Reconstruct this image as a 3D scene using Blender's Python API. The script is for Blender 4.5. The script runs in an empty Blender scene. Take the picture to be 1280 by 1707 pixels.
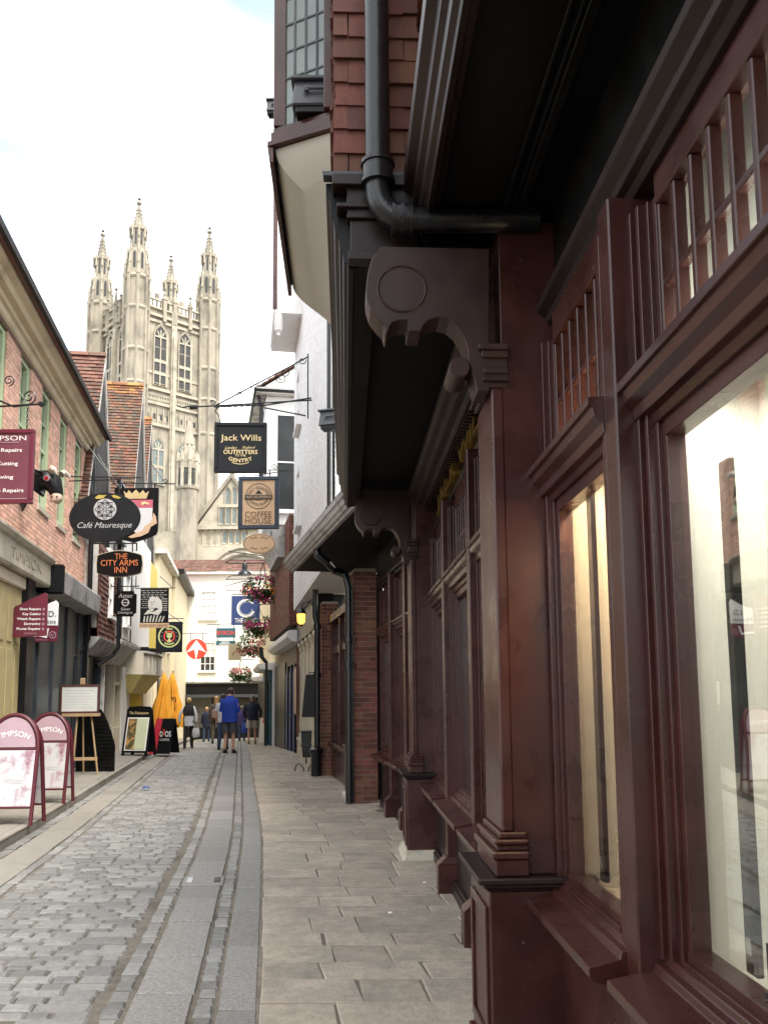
import bpy, bmesh, math, random
from mathutils import Vector, Matrix
random.seed(7)
sc = bpy.context.scene
col = sc.collection
# ---------------------------------------------------------------- camera
F_PX, CX, CY, CAM_H = 1450.0, 640.0, 985.0, 1.55      # focal length and principal point in photograph pixels
PITCH = math.atan((1160.0 - CY) / F_PX)
ROLL = math.radians(0.5)
_fw = Vector((0, math.cos(PITCH), math.sin(PITCH)))
_rt = Vector((1, 0, 0))
_up = _rt.cross(_fw)
_r2 = _rt * math.cos(ROLL) - _up * math.sin(ROLL)
_u2 = _up * math.cos(ROLL) + _rt * math.sin(ROLL)
CAM = Vector((0, 0, CAM_H))
cd = bpy.data.cameras.new('camera')
cam = bpy.data.objects.new('camera', cd)
col.objects.link(cam)
cam.matrix_world = Matrix(((_r2.x, _u2.x, -_fw.x, 0), (_r2.y, _u2.y, -_fw.y, 0), (_r2.z, _u2.z, -_fw.z, CAM_H), (0, 0, 0, 1)))
cd.sensor_fit = 'VERTICAL'
cd.sensor_height = 36.0
cd.lens = F_PX / 1707.0 * 36.0
cd.shift_y = (CY - 853.5) / 1707.0
cd.clip_start = 0.05
cd.clip_end = 5000
sc.camera = cam
sc.render.resolution_x, sc.render.resolution_y = 767, 1024
# ---------------------------------------------------------------- sky, sun, exposure
SUN_EL, SUN_ROT = math.radians(58), math.radians(144)
w = bpy.data.worlds.new('World')
sc.world = w
w.use_nodes = True
nt = w.node_tree
nt.nodes.clear()
N = nt.nodes.new
wo = N('ShaderNodeOutputWorld')
sky = N('ShaderNodeTexSky')
sky.sky_type = 'NISHITA'
sky.sun_disc = False
sky.sun_elevation = SUN_EL
sky.sun_rotation = SUN_ROT
b1 = N('ShaderNodeBackground')
b1.inputs[1].default_value = 0.08
nt.links.new(sky.outputs[0], b1.inputs[0])
tc = N('ShaderNodeTexCoord')
mp = N('ShaderNodeMapping')
mp.inputs['Scale'].default_value = (1.0, 1.0, 2.2)
mp.inputs['Location'].default_value = (0.35, 0.1, 0.62)
nz = N('ShaderNodeTexNoise')
nz.inputs['Scale'].default_value = 2.6
nz.inputs['Detail'].default_value = 6
nz.inputs['Roughness'].default_value = 0.5
rp = N('ShaderNodeValToRGB')
rp.color_ramp.elements[0].position = 0.30
rp.color_ramp.elements[0].color = (0.20, 0.20, 0.20, 1)
rp.color_ramp.elements[1].position = 0.50
rp.color_ramp.elements[1].color = (0.97, 0.97, 0.97, 1)
nt.links.new(tc.outputs['Generated'], mp.inputs['Vector'])
nt.links.new(mp.outputs[0], nz.inputs['Vector'])
nt.links.new(nz.outputs['Fac'], rp.inputs[0])
b2 = N('ShaderNodeBackground')
nz2 = N('ShaderNodeTexNoise')
nz2.inputs['Scale'].default_value = 3.4
nz2.inputs['Detail'].default_value = 5
mp2 = N('ShaderNodeMapping')
mp2.inputs['Location'].default_value = (2.1, 0.7, 0.2)
mp2.inputs['Scale'].default_value = (1.0, 1.0, 2.0)
nt.links.new(tc.outputs['Generated'], mp2.inputs['Vector'])
nt.links.new(mp2.outputs[0], nz2.inputs['Vector'])
rp2 = N('ShaderNodeValToRGB')
rp2.color_ramp.elements[0].position = 0.38
rp2.color_ramp.elements[0].color = (0.285, 0.325, 0.365, 1)
rp2.color_ramp.elements[1].position = 0.60
rp2.color_ramp.elements[1].color = (1.0, 0.985, 0.96, 1)
nt.links.new(nz2.outputs['Fac'], rp2.inputs[0])
nt.links.new(rp2.outputs[0], b2.inputs[0])
b2.inputs[1].default_value = 0.70
mx = N('ShaderNodeMixShader')
nt.links.new(rp.outputs[0], mx.inputs[0])
nt.links.new(b1.outputs[0], mx.inputs[1])
nt.links.new(b2.outputs[0], mx.inputs[2])
nt.links.new(mx.outputs[0], wo.inputs[0])
sd = bpy.data.lights.new('sun', 'SUN')
sun = bpy.data.objects.new('sun', sd)
col.objects.link(sun)
sd.energy = 1.25
sd.angle = math.radians(28)
sd.color = (1.0, 0.95, 0.87)
_sdir = Vector((math.sin(SUN_ROT) * math.cos(SUN_EL), math.cos(SUN_ROT) * math.cos(SUN_EL), math.sin(SUN_EL)))
sun.rotation_euler = _sdir.to_track_quat('Z', 'Y').to_euler()
sc.view_settings.view_transform = 'Standard'
sc.view_settings.look = 'None'
sc.view_settings.gamma = 1
sc.view_settings.use_curve_mapping = False
sc.view_settings.exposure = 2.36
sc.cycles.max_bounces = 6
sc.cycles.diffuse_bounces = 3
sc.cycles.glossy_bounces = 3
sc.cycles.transparent_max_bounces = 8
sc.cycles.caustics_reflective = False
sc.cycles.caustics_refractive = False

# ---------------------------------------------------------------- measuring helpers
def ray(px, py):
    return _r2 * ((px - CX) / F_PX) + _u2 * ((CY - py) / F_PX) + _fw
def at(px, py, Y):
    d = ray(px, py)
    return CAM + d * (Y / d.y)
def gz(Y):
    return 0.0 if Y < 24 else -0.03 * (Y - 24)
def gp(px, py, h=0.0):
    d = ray(px, py)
    lo, hi = 1.0, 80.0
    for _ in range(50):
        m = (lo + hi) / 2
        if (CAM + d * (m / d.y)).z > gz(m) + h: lo = m
        else: hi = m
    return CAM + d * (lo / d.y)

# ---------------------------------------------------------------- materials
MATS = {}
def mat(name, c, rough=0.6, ns=6.0, na=0.15, bump=0.0, bs=None, rnd=0.0, spec=0.5, metal=0.0, c2=None, c2s=1.5, c2lo=0.5, c2hi=0.7,
        emit=0.0, coat=0.0, stretch=None, rv=0.0, spots=None):
    """procedural principled material: base colour with noise variation, optional second colour in patches, random tone per piece"""
    if name in MATS: return MATS[name]
    m = bpy.data.materials.new(name)
    m.use_nodes = True
    t = m.node_tree
    b = t.nodes['Principled BSDF']
    n = t.nodes.new
    L = t.links.new
    b.inputs['Metallic'].default_value = metal
    b.inputs['Specular IOR Level'].default_value = spec
    if coat: b.inputs['Coat Weight'].default_value = coat
    tcx = n('ShaderNodeTexCoord')
    src = tcx.outputs['Object']
    if stretch:
        mpp = n('ShaderNodeMapping')
        mpp.inputs['Scale'].default_value = stretch
        L(src, mpp.inputs[0])
        src = mpp.outputs[0]
    if rnd:       # every piece carries its own cut of the pattern
        g0_ = n('ShaderNodeNewGeometry'); o0_ = n('ShaderNodeObjectInfo')
        a0_ = n('ShaderNodeMath'); a0_.operation = 'ADD'
        L(g0_.outputs['Random Per Island'], a0_.inputs[0]); L(o0_.outputs['Random'], a0_.inputs[1])
        m0_ = n('ShaderNodeMath'); m0_.operation = 'MULTIPLY'; m0_.inputs[1].default_value = 41.0
        L(a0_.outputs[0], m0_.inputs[0])
        v0_ = n('ShaderNodeVectorMath'); v0_.operation = 'ADD'
        L(src, v0_.inputs[0]); L(m0_.outputs[0], v0_.inputs[1])
        src = v0_.outputs[0]
    noi = n('ShaderNodeTexNoise')
    noi.inputs['Scale'].default_value = ns
    noi.inputs['Detail'].default_value = 3
    noi.inputs['Roughness'].default_value = 0.6
    L(src, noi.inputs['Vector'])
    cur = None
    rgb = n('ShaderNodeRGB')
    rgb.outputs[0].default_value = (*c, 1)
    cur = rgb.outputs[0]
    if c2:
        n2 = n('ShaderNodeTexNoise')
        n2.inputs['Scale'].default_value = c2s
        n2.inputs['Detail'].default_value = 4
        n2.inputs['Roughness'].default_value = 0.65
        L(src, n2.inputs['Vector'])
        mr = n('ShaderNodeMapRange')
        mr.inputs['From Min'].default_value = c2lo
        mr.inputs['From Max'].default_value = c2hi
        L(n2.outputs['Fac'], mr.inputs['Value'])
        mix = n('ShaderNodeMix')
        mix.data_type = 'RGBA'
        mix.inputs['B'].default_value = (*c2, 1)
        L(mr.outputs[0], mix.inputs['Factor'])
        L(cur, mix.inputs['A'])
        cur = mix.outputs['Result']
    if spots:     # scattered small marks such as trodden gum: (scale, radius, colour)
        vo = n('ShaderNodeTexVoronoi')
        vo.inputs['Scale'].default_value = spots[0]
        L(src, vo.inputs['Vector'])
        ms = n('ShaderNodeMapRange')
        ms.inputs['From Min'].default_value = spots[1]
        ms.inputs['From Max'].default_value = spots[1] * 0.7
        L(vo.outputs['Distance'], ms.inputs['Value'])
        mix = n('ShaderNodeMix')
        mix.data_type = 'RGBA'
        mix.inputs['B'].default_value = (*spots[2], 1)
        L(ms.outputs[0], mix.inputs['Factor'])
        L(cur, mix.inputs['A'])
        cur = mix.outputs['Result']
    hsv = n('ShaderNodeHueSaturation')
    L(cur, hsv.inputs['Color'])
    mr = n('ShaderNodeMapRange')
    mr.inputs['From Min'].default_value = 0.3
    mr.inputs['From Max'].default_value = 0.7
    mr.inputs['To Min'].default_value = 1 - na
    mr.inputs['To Max'].default_value = 1 + na
    L(noi.outputs['Fac'], mr.inputs['Value'])
    val = mr.outputs[0]
    if rnd:
        g = n('ShaderNodeNewGeometry')
        oi = n('ShaderNodeObjectInfo')
        ad = n('ShaderNodeMath'); ad.operation = 'ADD'
        L(g.outputs['Random Per Island'], ad.inputs[0])
        L(oi.outputs['Random'], ad.inputs[1])
        fr = n('ShaderNodeMath'); fr.operation = 'FRACT'
        L(ad.outputs[0], fr.inputs[0])
        m2 = n('ShaderNodeMapRange')
        m2.inputs['To Min'].default_value = 1 - rnd
        m2.inputs['To Max'].default_value = 1 + rnd
        L(fr.outputs[0], m2.inputs['Value'])
        mu = n('ShaderNodeMath'); mu.operation = 'MULTIPLY'
        L(val, mu.inputs[0])
        L(m2.outputs[0], mu.inputs[1])
        val = mu.outputs[0]
        m3 = n('ShaderNodeMath'); m3.operation = 'MULTIPLY_ADD'
        m3.inputs[1].default_value = 7.31
        m3.inputs[2].default_value = 0.2
        L(fr.outputs[0], m3.inputs[0])
        f3 = n('ShaderNodeMath'); f3.operation = 'FRACT'
        L(m3.outputs[0], f3.inputs[0])
        m4 = n('ShaderNodeMapRange')
        m4.inputs['To Min'].default_value = 0.5 - 0.018 * min(1, rnd * 3)
        m4.inputs['To Max'].default_value = 0.5 + 0.018 * min(1, rnd * 3)
        L(f3.outputs[0], m4.inputs['Value'])
        L(m4.outputs[0], hsv.inputs['Hue'])
    L(val, hsv.inputs['Value'])
    L(hsv.outputs[0], b.inputs['Base Color'])
    rr = n('ShaderNodeMapRange')
    rr.inputs['To Min'].default_value = max(0.02, rough - 0.1 - rv)
    rr.inputs['To Max'].default_value = min(1, rough + 0.1 + rv)
    L(noi.outputs['Fac'], rr.inputs['Value'])
    L(rr.outputs[0], b.inputs['Roughness'])
    if bump:
        nb = n('ShaderNodeTexNoise')
        nb.inputs['Scale'].default_value = bs or ns * 4
        nb.inputs['Detail'].default_value = 2
        L(src, nb.inputs['Vector'])
        bp = n('ShaderNodeBump')
        bp.inputs['Strength'].default_value = min(1, bump)
        bp.inputs['Distance'].default_value = 0.01 if bump <= 1 else 0.01 * bump
        L(nb.outputs['Fac'], bp.inputs['Height'])
        L(bp.outputs[0], b.inputs['Normal'])
    if emit:
        b.inputs['Emission Color'].default_value = (*c, 1)
        b.inputs['Emission Strength'].default_value = emit
    MATS[name] = m
    return m
def glass_mat(name, tint=(1, 1, 1), ior=1.5, rough=0.0, gain=1.6):
    m = bpy.data.materials.new(name)
    m.use_nodes = True
    t = m.node_tree
    t.nodes.clear()
    n = t.nodes.new
    o = n('ShaderNodeOutputMaterial')
    tr = n('ShaderNodeBsdfTransparent'); tr.inputs[0].default_value = (*tint, 1)
    gl = n('ShaderNodeBsdfGlossy'); gl.inputs['Roughness'].default_value = rough
    lw = n('ShaderNodeLayerWeight'); lw.inputs[0].default_value = 0.5
    pw = n('ShaderNodeMath'); pw.operation = 'POWER'; pw.inputs[1].default_value = 4.0
    mu = n('ShaderNodeMath'); mu.operation = 'MULTIPLY_ADD'; mu.use_clamp = True; mu.inputs[1].default_value = 0.55 * gain; mu.inputs[2].default_value = 0.03 * gain
    nn = n('ShaderNodeTexNoise'); nn.inputs['Scale'].default_value = 1.6
    tcx = n('ShaderNodeTexCoord')
    bp = n('ShaderNodeBump'); bp.inputs['Strength'].default_value = 0.06; bp.inputs['Distance'].default_value = 0.05
    t.links.new(tcx.outputs['Object'], nn.inputs['Vector'])
    t.links.new(nn.outputs['Fac'], bp.inputs['Height'])
    t.links.new(bp.outputs[0], gl.inputs['Normal'])
    mx = n('ShaderNodeMixShader')
    t.links.new(lw.outputs['Facing'], pw.inputs[0])
    t.links.new(pw.outputs[0], mu.inputs[0])
    t.links.new(mu.outputs[0], mx.inputs[0])
    t.links.new(tr.outputs[0], mx.inputs[1])
    t.links.new(gl.outputs[0], mx.inputs[2])
    t.links.new(mx.outputs[0], o.inputs[0])
    MATS[name] = m
    return m
M_MAROON = mat('maroon_paint', (0.049, 0.0158, 0.0128), 0.29, 3.5, 0.28, 0.04, 90, rv=0.09, spots=(4.5, 0.028, (0.16, 0.12, 0.10)), c2=(0.062, 0.0160, 0.0115), c2s=1.3, c2lo=0.52, c2hi=0.75, spec=0.5)
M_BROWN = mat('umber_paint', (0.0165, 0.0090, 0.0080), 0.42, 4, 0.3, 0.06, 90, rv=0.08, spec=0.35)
M_BRKT = mat('bracket_paint', (0.034, 0.0175, 0.0150), 0.42, 4, 0.3, 0.06, 90, rv=0.08, spec=0.35)
M_BLACKWOOD = mat('black_paint', (0.0042, 0.004, 0.0039), 0.45, 3, 0.3, 0.1, 40, c2=(0.010, 0.0096, 0.0092), c2s=3, spec=0.28)
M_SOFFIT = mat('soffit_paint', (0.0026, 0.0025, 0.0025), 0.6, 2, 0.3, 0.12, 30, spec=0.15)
M_IRON = mat('black_iron', (0.008, 0.0088, 0.0105), 0.3, 8, 0.25, 0.1, 60)
M_GREYMETAL = mat('grey_metal', (0.05, 0.055, 0.062), 0.45, 8, 0.15)
M_TILE = mat('clay_tile', (0.135, 0.05, 0.033), 0.8, 9, 0.18, 0.3, 50, rnd=0.22, c2=(0.10, 0.042, 0.03), c2s=4)
M_ROOF = mat('old_roof_tile', (0.17, 0.08, 0.056), 0.85, 3, 0.2, 0.2, 30, rnd=0.3, c2=(0.12, 0.085, 0.065), c2s=0.9, c2lo=0.45, c2hi=0.65)
M_ROOF2 = mat('mossy_roof_tile', (0.17, 0.075, 0.045), 0.85, 3, 0.2, 0.2, 30, rnd=0.3, c2=(0.10, 0.08, 0.06), c2s=0.9, c2lo=0.42, c2hi=0.6)
M_LICHEN = mat('lichen_tile', (0.31, 0.15, 0.06), 0.9, 3, 0.25, 0.2, 30, rnd=0.35, c2=(0.2, 0.1, 0.05), c2s=1.4)
M_DARKTILE = mat('dark_eaves_tile', (0.035, 0.031, 0.03), 0.85, 5, 0.2, rnd=0.25)
M_BRICK = mat('red_brick', (0.165, 0.058, 0.037), 0.85, 14, 0.18, 0.35, 60, rnd=0.35, c2=(0.12, 0.055, 0.04), c2s=5)
M_BRICKS = mat('salmon_brick', (0.76, 0.46, 0.345), 0.85, 10, 0.12, 0.3, 50, rnd=0.16, c2=(0.52, 0.33, 0.25), c2s=2.2)
M_MORTAR = mat('mortar', (0.30, 0.25, 0.20), 0.95, 20, 0.15, 0.3)
M_MORTARS = mat('pale_mortar', (0.55, 0.42, 0.34), 0.95, 20, 0.12, 0.3)
M_WHITE = mat('white_paint', (0.78, 0.77, 0.75), 0.55, 4, 0.05, 0.05)
M_WHITEBRICK = mat('white_painted_brick', (0.85, 0.845, 0.84), 0.6, 5, 0.06, 0.2, 30, rnd=0.03)
M_DIRTYWHITE = mat('weathered_white', (0.58, 0.56, 0.52), 0.7, 4, 0.12, 0.1, c2=(0.28, 0.24, 0.19), c2s=3, c2lo=0.5, c2hi=0.7)
M_GREYWHITE = mat('grey_render', (0.36, 0.35, 0.34), 0.7, 4, 0.12, 0.1, c2=(0.12, 0.11, 0.1), c2s=3, c2lo=0.5, c2hi=0.72)
M_CREAM = mat('cream_render', (0.70, 0.60, 0.40), 0.75, 3, 0.06, 0.15)
M_CREAMP = mat('cream_paint', (0.66, 0.58, 0.44), 0.55, 4, 0.08)
M_OCHRE = mat('ochre_paint', (0.47, 0.39, 0.20), 0.5, 4, 0.08)
M_YELLOW = mat('yellow_paint', (0.62, 0.46, 0.03), 0.5, 4, 0.08)
M_STONECORN = mat('cornice_stone', (0.60, 0.51, 0.34), 0.7, 4, 0.1, 0.1, c2=(0.36, 0.30, 0.2), c2s=2)
M_FASCIA = mat('pale_fascia_stone', (0.50, 0.45, 0.36), 0.7, 4, 0.1, 0.1, c2=(0.30, 0.26, 0.2), c2s=2.5)
M_GREEN = mat('pale_green_paint', (0.50, 0.60, 0.38), 0.5, 4, 0.08)
M_COVE = mat('cream_cove', (0.40, 0.365, 0.30), 0.7, 2, 0.05)
M_SLATE = mat('slate_blue_paint', (0.035, 0.043, 0.05), 0.4, 3, 0.2)
M_BLUE = mat('blue_door_paint', (0.02, 0.055, 0.20), 0.4, 3, 0.15)
M_TEAL = mat('teal_paint', (0.006, 0.085, 0.125), 0.4, 3, 0.15)
M_PAVE = mat('york_stone', (0.385, 0.325, 0.258), 0.8, 16, 0.15, 0.5, 45, rnd=0.13, spots=(2.6, 0.045, (0.17, 0.15, 0.125)), c2=(0.285, 0.248, 0.202), c2s=2.6, c2lo=0.40, c2hi=0.62)
M_GRANITE = mat('granite', (0.222, 0.213, 0.198), 0.75, 60, 0.36, 0.3, 120, rnd=0.15, c2=(0.22, 0.208, 0.19), c2s=2.0)
M_SETT = mat('granite_sett', (0.195, 0.19, 0.178), 0.6, 30, 0.18, 0.5, 40, rnd=0.28, c2=(0.18, 0.17, 0.15), c2s=2.6)
M_JOINT = mat('joint_dirt', (0.15, 0.13, 0.105), 0.95, 12, 0.25, 0.6, 40, c2=(0.06, 0.055, 0.04), c2s=1.3)
M_LSLAB = mat('worn_slab', (0.225, 0.205, 0.175), 0.8, 9, 0.1, 0.3, 60, rnd=0.08, c2=(0.2, 0.18, 0.155), c2s=1.5)
M_STONE = mat('cathedral_stone', (0.355, 0.315, 0.245), 0.85, 0.8, 0.16, 0.5, 1.2, c2=(0.19, 0.17, 0.135), c2s=0.42, c2lo=0.45, c2hi=0.66, stretch=(1, 1, 0.45))
M_STONEL = mat('pale_cathedral_stone', (0.45, 0.405, 0.315), 0.85, 1.2, 0.12, 0.3, 2, c2=(0.29, 0.26, 0.20), c2s=0.5, c2lo=0.5, c2hi=0.7)
M_LEAD = mat('lead_roof', (0.42, 0.45, 0.50), 0.5, 1.5, 0.12)
M_LOUVRE = mat('dark_louvre', (0.05, 0.05, 0.048), 0.7, 3, 0.1)
M_CGLASS = mat('leaded_glass', (0.16, 0.19, 0.18), 0.3, 2, 0.25)
M_DARKGLASS = mat('dark_window', (0.03, 0.033, 0.036), 0.08, 2, 0.2)
M_PALEGLASS = mat('net_curtain_window', (0.62, 0.61, 0.58), 0.25, 3, 0.1)
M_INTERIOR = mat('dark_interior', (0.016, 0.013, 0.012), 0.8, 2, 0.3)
M_PANEL = mat('display_panel', (0.82, 0.79, 0.73), 0.7, 1.5, 0.03)
M_GOLD = mat('gold_leaf', (0.46, 0.30, 0.075), 0.32, 6, 0.15, metal=0.85)
M_GOLDP = mat('gold_print', (0.75, 0.58, 0.30), 0.5, 6, 0.05)
M_PRINTW = mat('white_print', (0.82, 0.81, 0.79), 0.5, 6, 0.03)
M_PRINTK = mat('black_print', (0.02, 0.02, 0.022), 0.5, 6, 0.1)
M_SIGNBLACK = mat('black_sign', (0.007, 0.0072, 0.008), 0.34, 3, 0.15, spec=0.25)
M_SIGNGREY = mat('charcoal_sign', (0.014, 0.015, 0.018), 0.45, 3, 0.15, spec=0.25)
M_TAN = mat('tan_sign', (0.62, 0.42, 0.26), 0.6, 3, 0.05)
M_NAVYF = mat('navy_frame', (0.025, 0.038, 0.062), 0.4, 3, 0.1)
M_MSIGN = mat('maroon_sign', (0.125, 0.015, 0.032), 0.4, 3, 0.1)
M_MFRAME = mat('maroon_frame', (0.085, 0.011, 0.02), 0.3, 3, 0.1)
M_MSIGNL = mat('maroon_sign_face', (0.15, 0.045, 0.068), 0.35, 3, 0.08)
M_PINKARCH = mat('washed_pink', (0.36, 0.245, 0.285), 0.4, 3, 0.1)
M_POSTER = mat('glare_poster', (0.48, 0.465, 0.485), 0.22, 2.2, 0.06, c2=(0.27, 0.13, 0.17), c2s=3.1, c2lo=0.52, c2hi=0.64)  # pale base paints glare over the poster, pinkish print in patches
M_PAPER = mat('paper', (0.68, 0.68, 0.64), 0.6, 6, 0.04)
M_WOOD = mat('pale_wood', (0.42, 0.28, 0.15), 0.55, 8, 0.15, stretch=(1, 1, 0.2))
M_REDWOOD = mat('mahogany', (0.10, 0.035, 0.02), 0.4, 6, 0.2)
M_OASIS = mat('oasis_blue', (0.035, 0.062, 0.20), 0.5, 3, 0.06)
M_BTEAL = mat('byron_teal', (0.035, 0.13, 0.17), 0.5, 3, 0.06)
M_RED = mat('sign_red', (0.80, 0.075, 0.045), 0.5, 3, 0.05)
M_ORANGE = mat('orange_print', (0.72, 0.22, 0.08), 0.5, 3, 0.05)
M_PINK = mat('shield_pink', (0.50, 0.12, 0.17), 0.5, 3, 0.05)
M_LIME = mat('lime_print', (0.60, 0.64, 0.28), 0.5, 3, 0.05)
M_GREY = mat('grey_print', (0.45, 0.45, 0.46), 0.5, 3, 0.05)
M_CANVAS = mat('yellow_canvas', (0.78, 0.36, 0.03), 0.8, 5, 0.1, 0.2)
M_LEAF = mat('basket_leaf', (0.07, 0.13, 0.03), 0.6, 5, 0.3, rnd=0.5)
M_PETAL = mat('magenta_petal', (0.50, 0.03, 0.17), 0.6, 5, 0.2, rnd=0.35)
M_PETAL2 = mat('pink_petal', (0.62, 0.22, 0.22), 0.6, 5, 0.2, rnd=0.35)
M_PETAL3 = mat('orange_petal', (0.70, 0.22, 0.04), 0.6, 5, 0.2, rnd=0.25)
M_PETAL4 = mat('cream_petal', (0.66, 0.58, 0.42), 0.6, 5, 0.2, rnd=0.25)
M_AMBER = mat('amber_glow', (1.0, 0.5, 0.06), 0.3, 5, 0.1, emit=0.7)
M_SKIN = mat('skin', (0.52, 0.28, 0.19), 0.55, 9, 0.06)
M_GLASS = glass_mat('shop_glass', (0.95, 0.965, 0.935), 1.5, 0.0, 3.0)
M_PANE = glass_mat('pane_glass', (0.85, 0.88, 0.86), 1.5, 0.02, 1.8)
# ---------------------------------------------------------------- mesh helpers
SGN = {}
class MB:
    """collects shapes and links them as one mesh object"""
    def __init__(s):
        s.v = []; s.f = []; s.mi = []; s.k = 0
    def add(s, vs, fs):
        o = len(s.v)
        s.v += [tuple(p) for p in vs]
        s.f += [tuple(i + o for i in f) for f in fs]
        s.mi += [s.k] * len(fs)
        return s
    def box(s, x0, x1, y0, y1, z0, z1):
        return s.add([(x0, y0, z0), (x1, y0, z0), (x1, y1, z0), (x0, y1, z0), (x0, y0, z1), (x1, y0, z1), (x1, y1, z1), (x0, y1, z1)],
                     [(0, 3, 2, 1), (4, 5, 6, 7), (0, 1, 5, 4), (1, 2, 6, 5), (2, 3, 7, 6), (3, 0, 4, 7)])
    def hexa(s, p):      # eight corners, bottom four then top four
        return s.add(p, [(0, 3, 2, 1), (4, 5, 6, 7), (0, 1, 5, 4), (1, 2, 6, 5), (2, 3, 7, 6), (3, 0, 4, 7)])
    def slab(s, q, z0, z1, inset=0.006):   # paving piece: four (x,y) corners, chamfered top
        c = (sum(p[0] for p in q) / 4, sum(p[1] for p in q) / 4)
        def sh(p, d):
            dx, dy = c[0] - p[0], c[1] - p[1]
            l = math.hypot(dx, dy) or 1
            return (p[0] + dx / l * d, p[1] + dy / l * d)
        a = [(p[0], p[1], z0) for p in q]
        b = [(p[0], p[1], z1 - inset) for p in q]
        t = [(*sh(p, inset * 1.6), z1) for p in q]
        vs = a + b + t
        fs = [(0, 3, 2, 1)]
        for k in range(2):
            for i in range(4):
                j = (i + 1) % 4
                fs.append((k * 4 + i, k * 4 + j, k * 4 + 4 + j, k * 4 + 4 + i))
        fs.append((8, 9, 10, 11))
        return s.add(vs, fs)
    def prof(s, pts, x0, x1):   # (y,z) outline swept along x
        n = len(pts)
        vs = [(x0, p[0], p[1]) for p in pts] + [(x1, p[0], p[1]) for p in pts]
        fs = [tuple(range(n - 1, -1, -1)), tuple(range(n, 2 * n))]
        for i in range(n):
            j = (i + 1) % n
            fs.append((i, j, n + j, n + i))
        return s.add(vs, fs)
    def plate(s, pts, y0, y1):  # (x,z) outline with thickness in y
        n = len(pts)
        vs = [(p[0], y0, p[1]) for p in pts] + [(p[0], y1, p[1]) for p in pts]
        fs = [tuple(range(n)), tuple(range(2 * n - 1, n - 1, -1))]
        for i in range(n):
            j = (i + 1) % n
            fs.append((i, n + i, n + j, j))
        return s.add(vs, fs)
    def vplate(s, pts, x0, x1): # (y,z) outline, alias
        return s.prof(pts, x0, x1)
    def hplate(s, pts, z0, z1):
        n = len(pts)
        vs = [(p[0], p[1], z0) for p in pts] + [(p[0], p[1], z1) for p in pts]
        fs = [tuple(range(n - 1, -1, -1)), tuple(range(n, 2 * n))]
        for i in range(n):
            j = (i + 1) % n
            fs.append((i, j, n + j, n + i))
        return s.add(vs, fs)
    def tube(s, path, r, n=8, closed=False):
        P = [Vector(p) for p in path]
        m = len(P)
        R = r if isinstance(r, (list, tuple)) else [r] * m
        rings = []
        prev = None
        for i in range(m):
            if i == 0: d = P[1] - P[0]
            elif i == m - 1: d = P[-1] - P[-2]
            else: d = (P[i + 1] - P[i]).normalized() + (P[i] - P[i - 1]).normalized()
            if d.length < 1e-9: d = Vector((0, 0, 1))
            d.normalize()
            if prev is None:
                a = Vector((0, 0, 1)) if abs(d.z) < 0.9 else Vector((1, 0, 0))
                x = a.cross(d).normalized()
            else:
                x = (prev - d * prev.dot(d))
                x = x.normalized() if x.length > 1e-6 else d.orthogonal().normalized()
            prev = x
            y = d.cross(x)
            rings.append([P[i] + (x * math.cos(2 * math.pi * k / n) + y * math.sin(2 * math.pi * k / n)) * R[i] for k in range(n)])
        vs = [p for rg in rings for p in rg]
        fs = [tuple(range(n - 1, -1, -1)), tuple(range((m - 1) * n, m * n))]
        for i in range(m - 1):
            for k in range(n):
                l = (k + 1) % n
                fs.append((i * n + k, i * n + l, (i + 1) * n + l, (i + 1) * n + k))
        return s.add(vs, fs)
    def lathe(s, pr, c=(0, 0, 0), n=16, sx=1.0, sy=1.0, rot=0.0):  # (r,z) profile round the z axis
        m = len(pr)
        vs = []
        for r, z in pr:
            for k in range(n):
                a = 2 * math.pi * k / n + rot
                vs.append((c[0] + r * sx * math.cos(a), c[1] + r * sy * math.sin(a), c[2] + z))
        fs = [tuple(range(n - 1, -1, -1)), tuple(range((m - 1) * n, m * n))]
        for i in range(m - 1):
            for k in range(n):
                l = (k + 1) % n
                fs.append((i * n + k, i * n + l, (i + 1) * n + l, (i + 1) * n + k))
        return s.add(vs, fs)
    def loft(s, rings, n=12):   # rings: (cx,cy,cz,rx,ry)
        vs = []
        m = len(rings)
        for cx, cy, cz, rx, ry in rings:
            for k in range(n):
                a = 2 * math.pi * k / n
                vs.append((cx + rx * math.cos(a), cy + ry * math.sin(a), cz))
        fs = [tuple(range(n - 1, -1, -1)), tuple(range((m - 1) * n, m * n))]
        for i in range(m - 1):
            for k in range(n):
                l = (k + 1) % n
                fs.append((i * n + k, i * n + l, (i + 1) * n + l, (i + 1) * n + k))
        return s.add(vs, fs)
    def quad(s, a, b, c, d):
        return s.add([a, b, c, d], [(0, 1, 2, 3)])
    def mesh(s, name, mats, sg=1, recalc=True, smooth=False):
        me = bpy.data.meshes.new(name)
        vs = s.v if sg == 1 else [(-a, b, c) for a, b, c in s.v]
        me.from_pydata(vs, [], s.f)
        ms = mats if isinstance(mats, (list, tuple)) else [mats]
        for m in ms: me.materials.append(m)
        if len(ms) > 1:
            me.polygons.foreach_set('material_index', s.mi)
        if recalc:
            bm = bmesh.new()
            bm.from_mesh(me)
            bmesh.ops.recalc_face_normals(bm, faces=bm.faces)
            bm.to_mesh(me)
            bm.free()
        if smooth:
            me.polygons.foreach_set('use_smooth', [True] * len(me.polygons))
        me.update()
        return me
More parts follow.
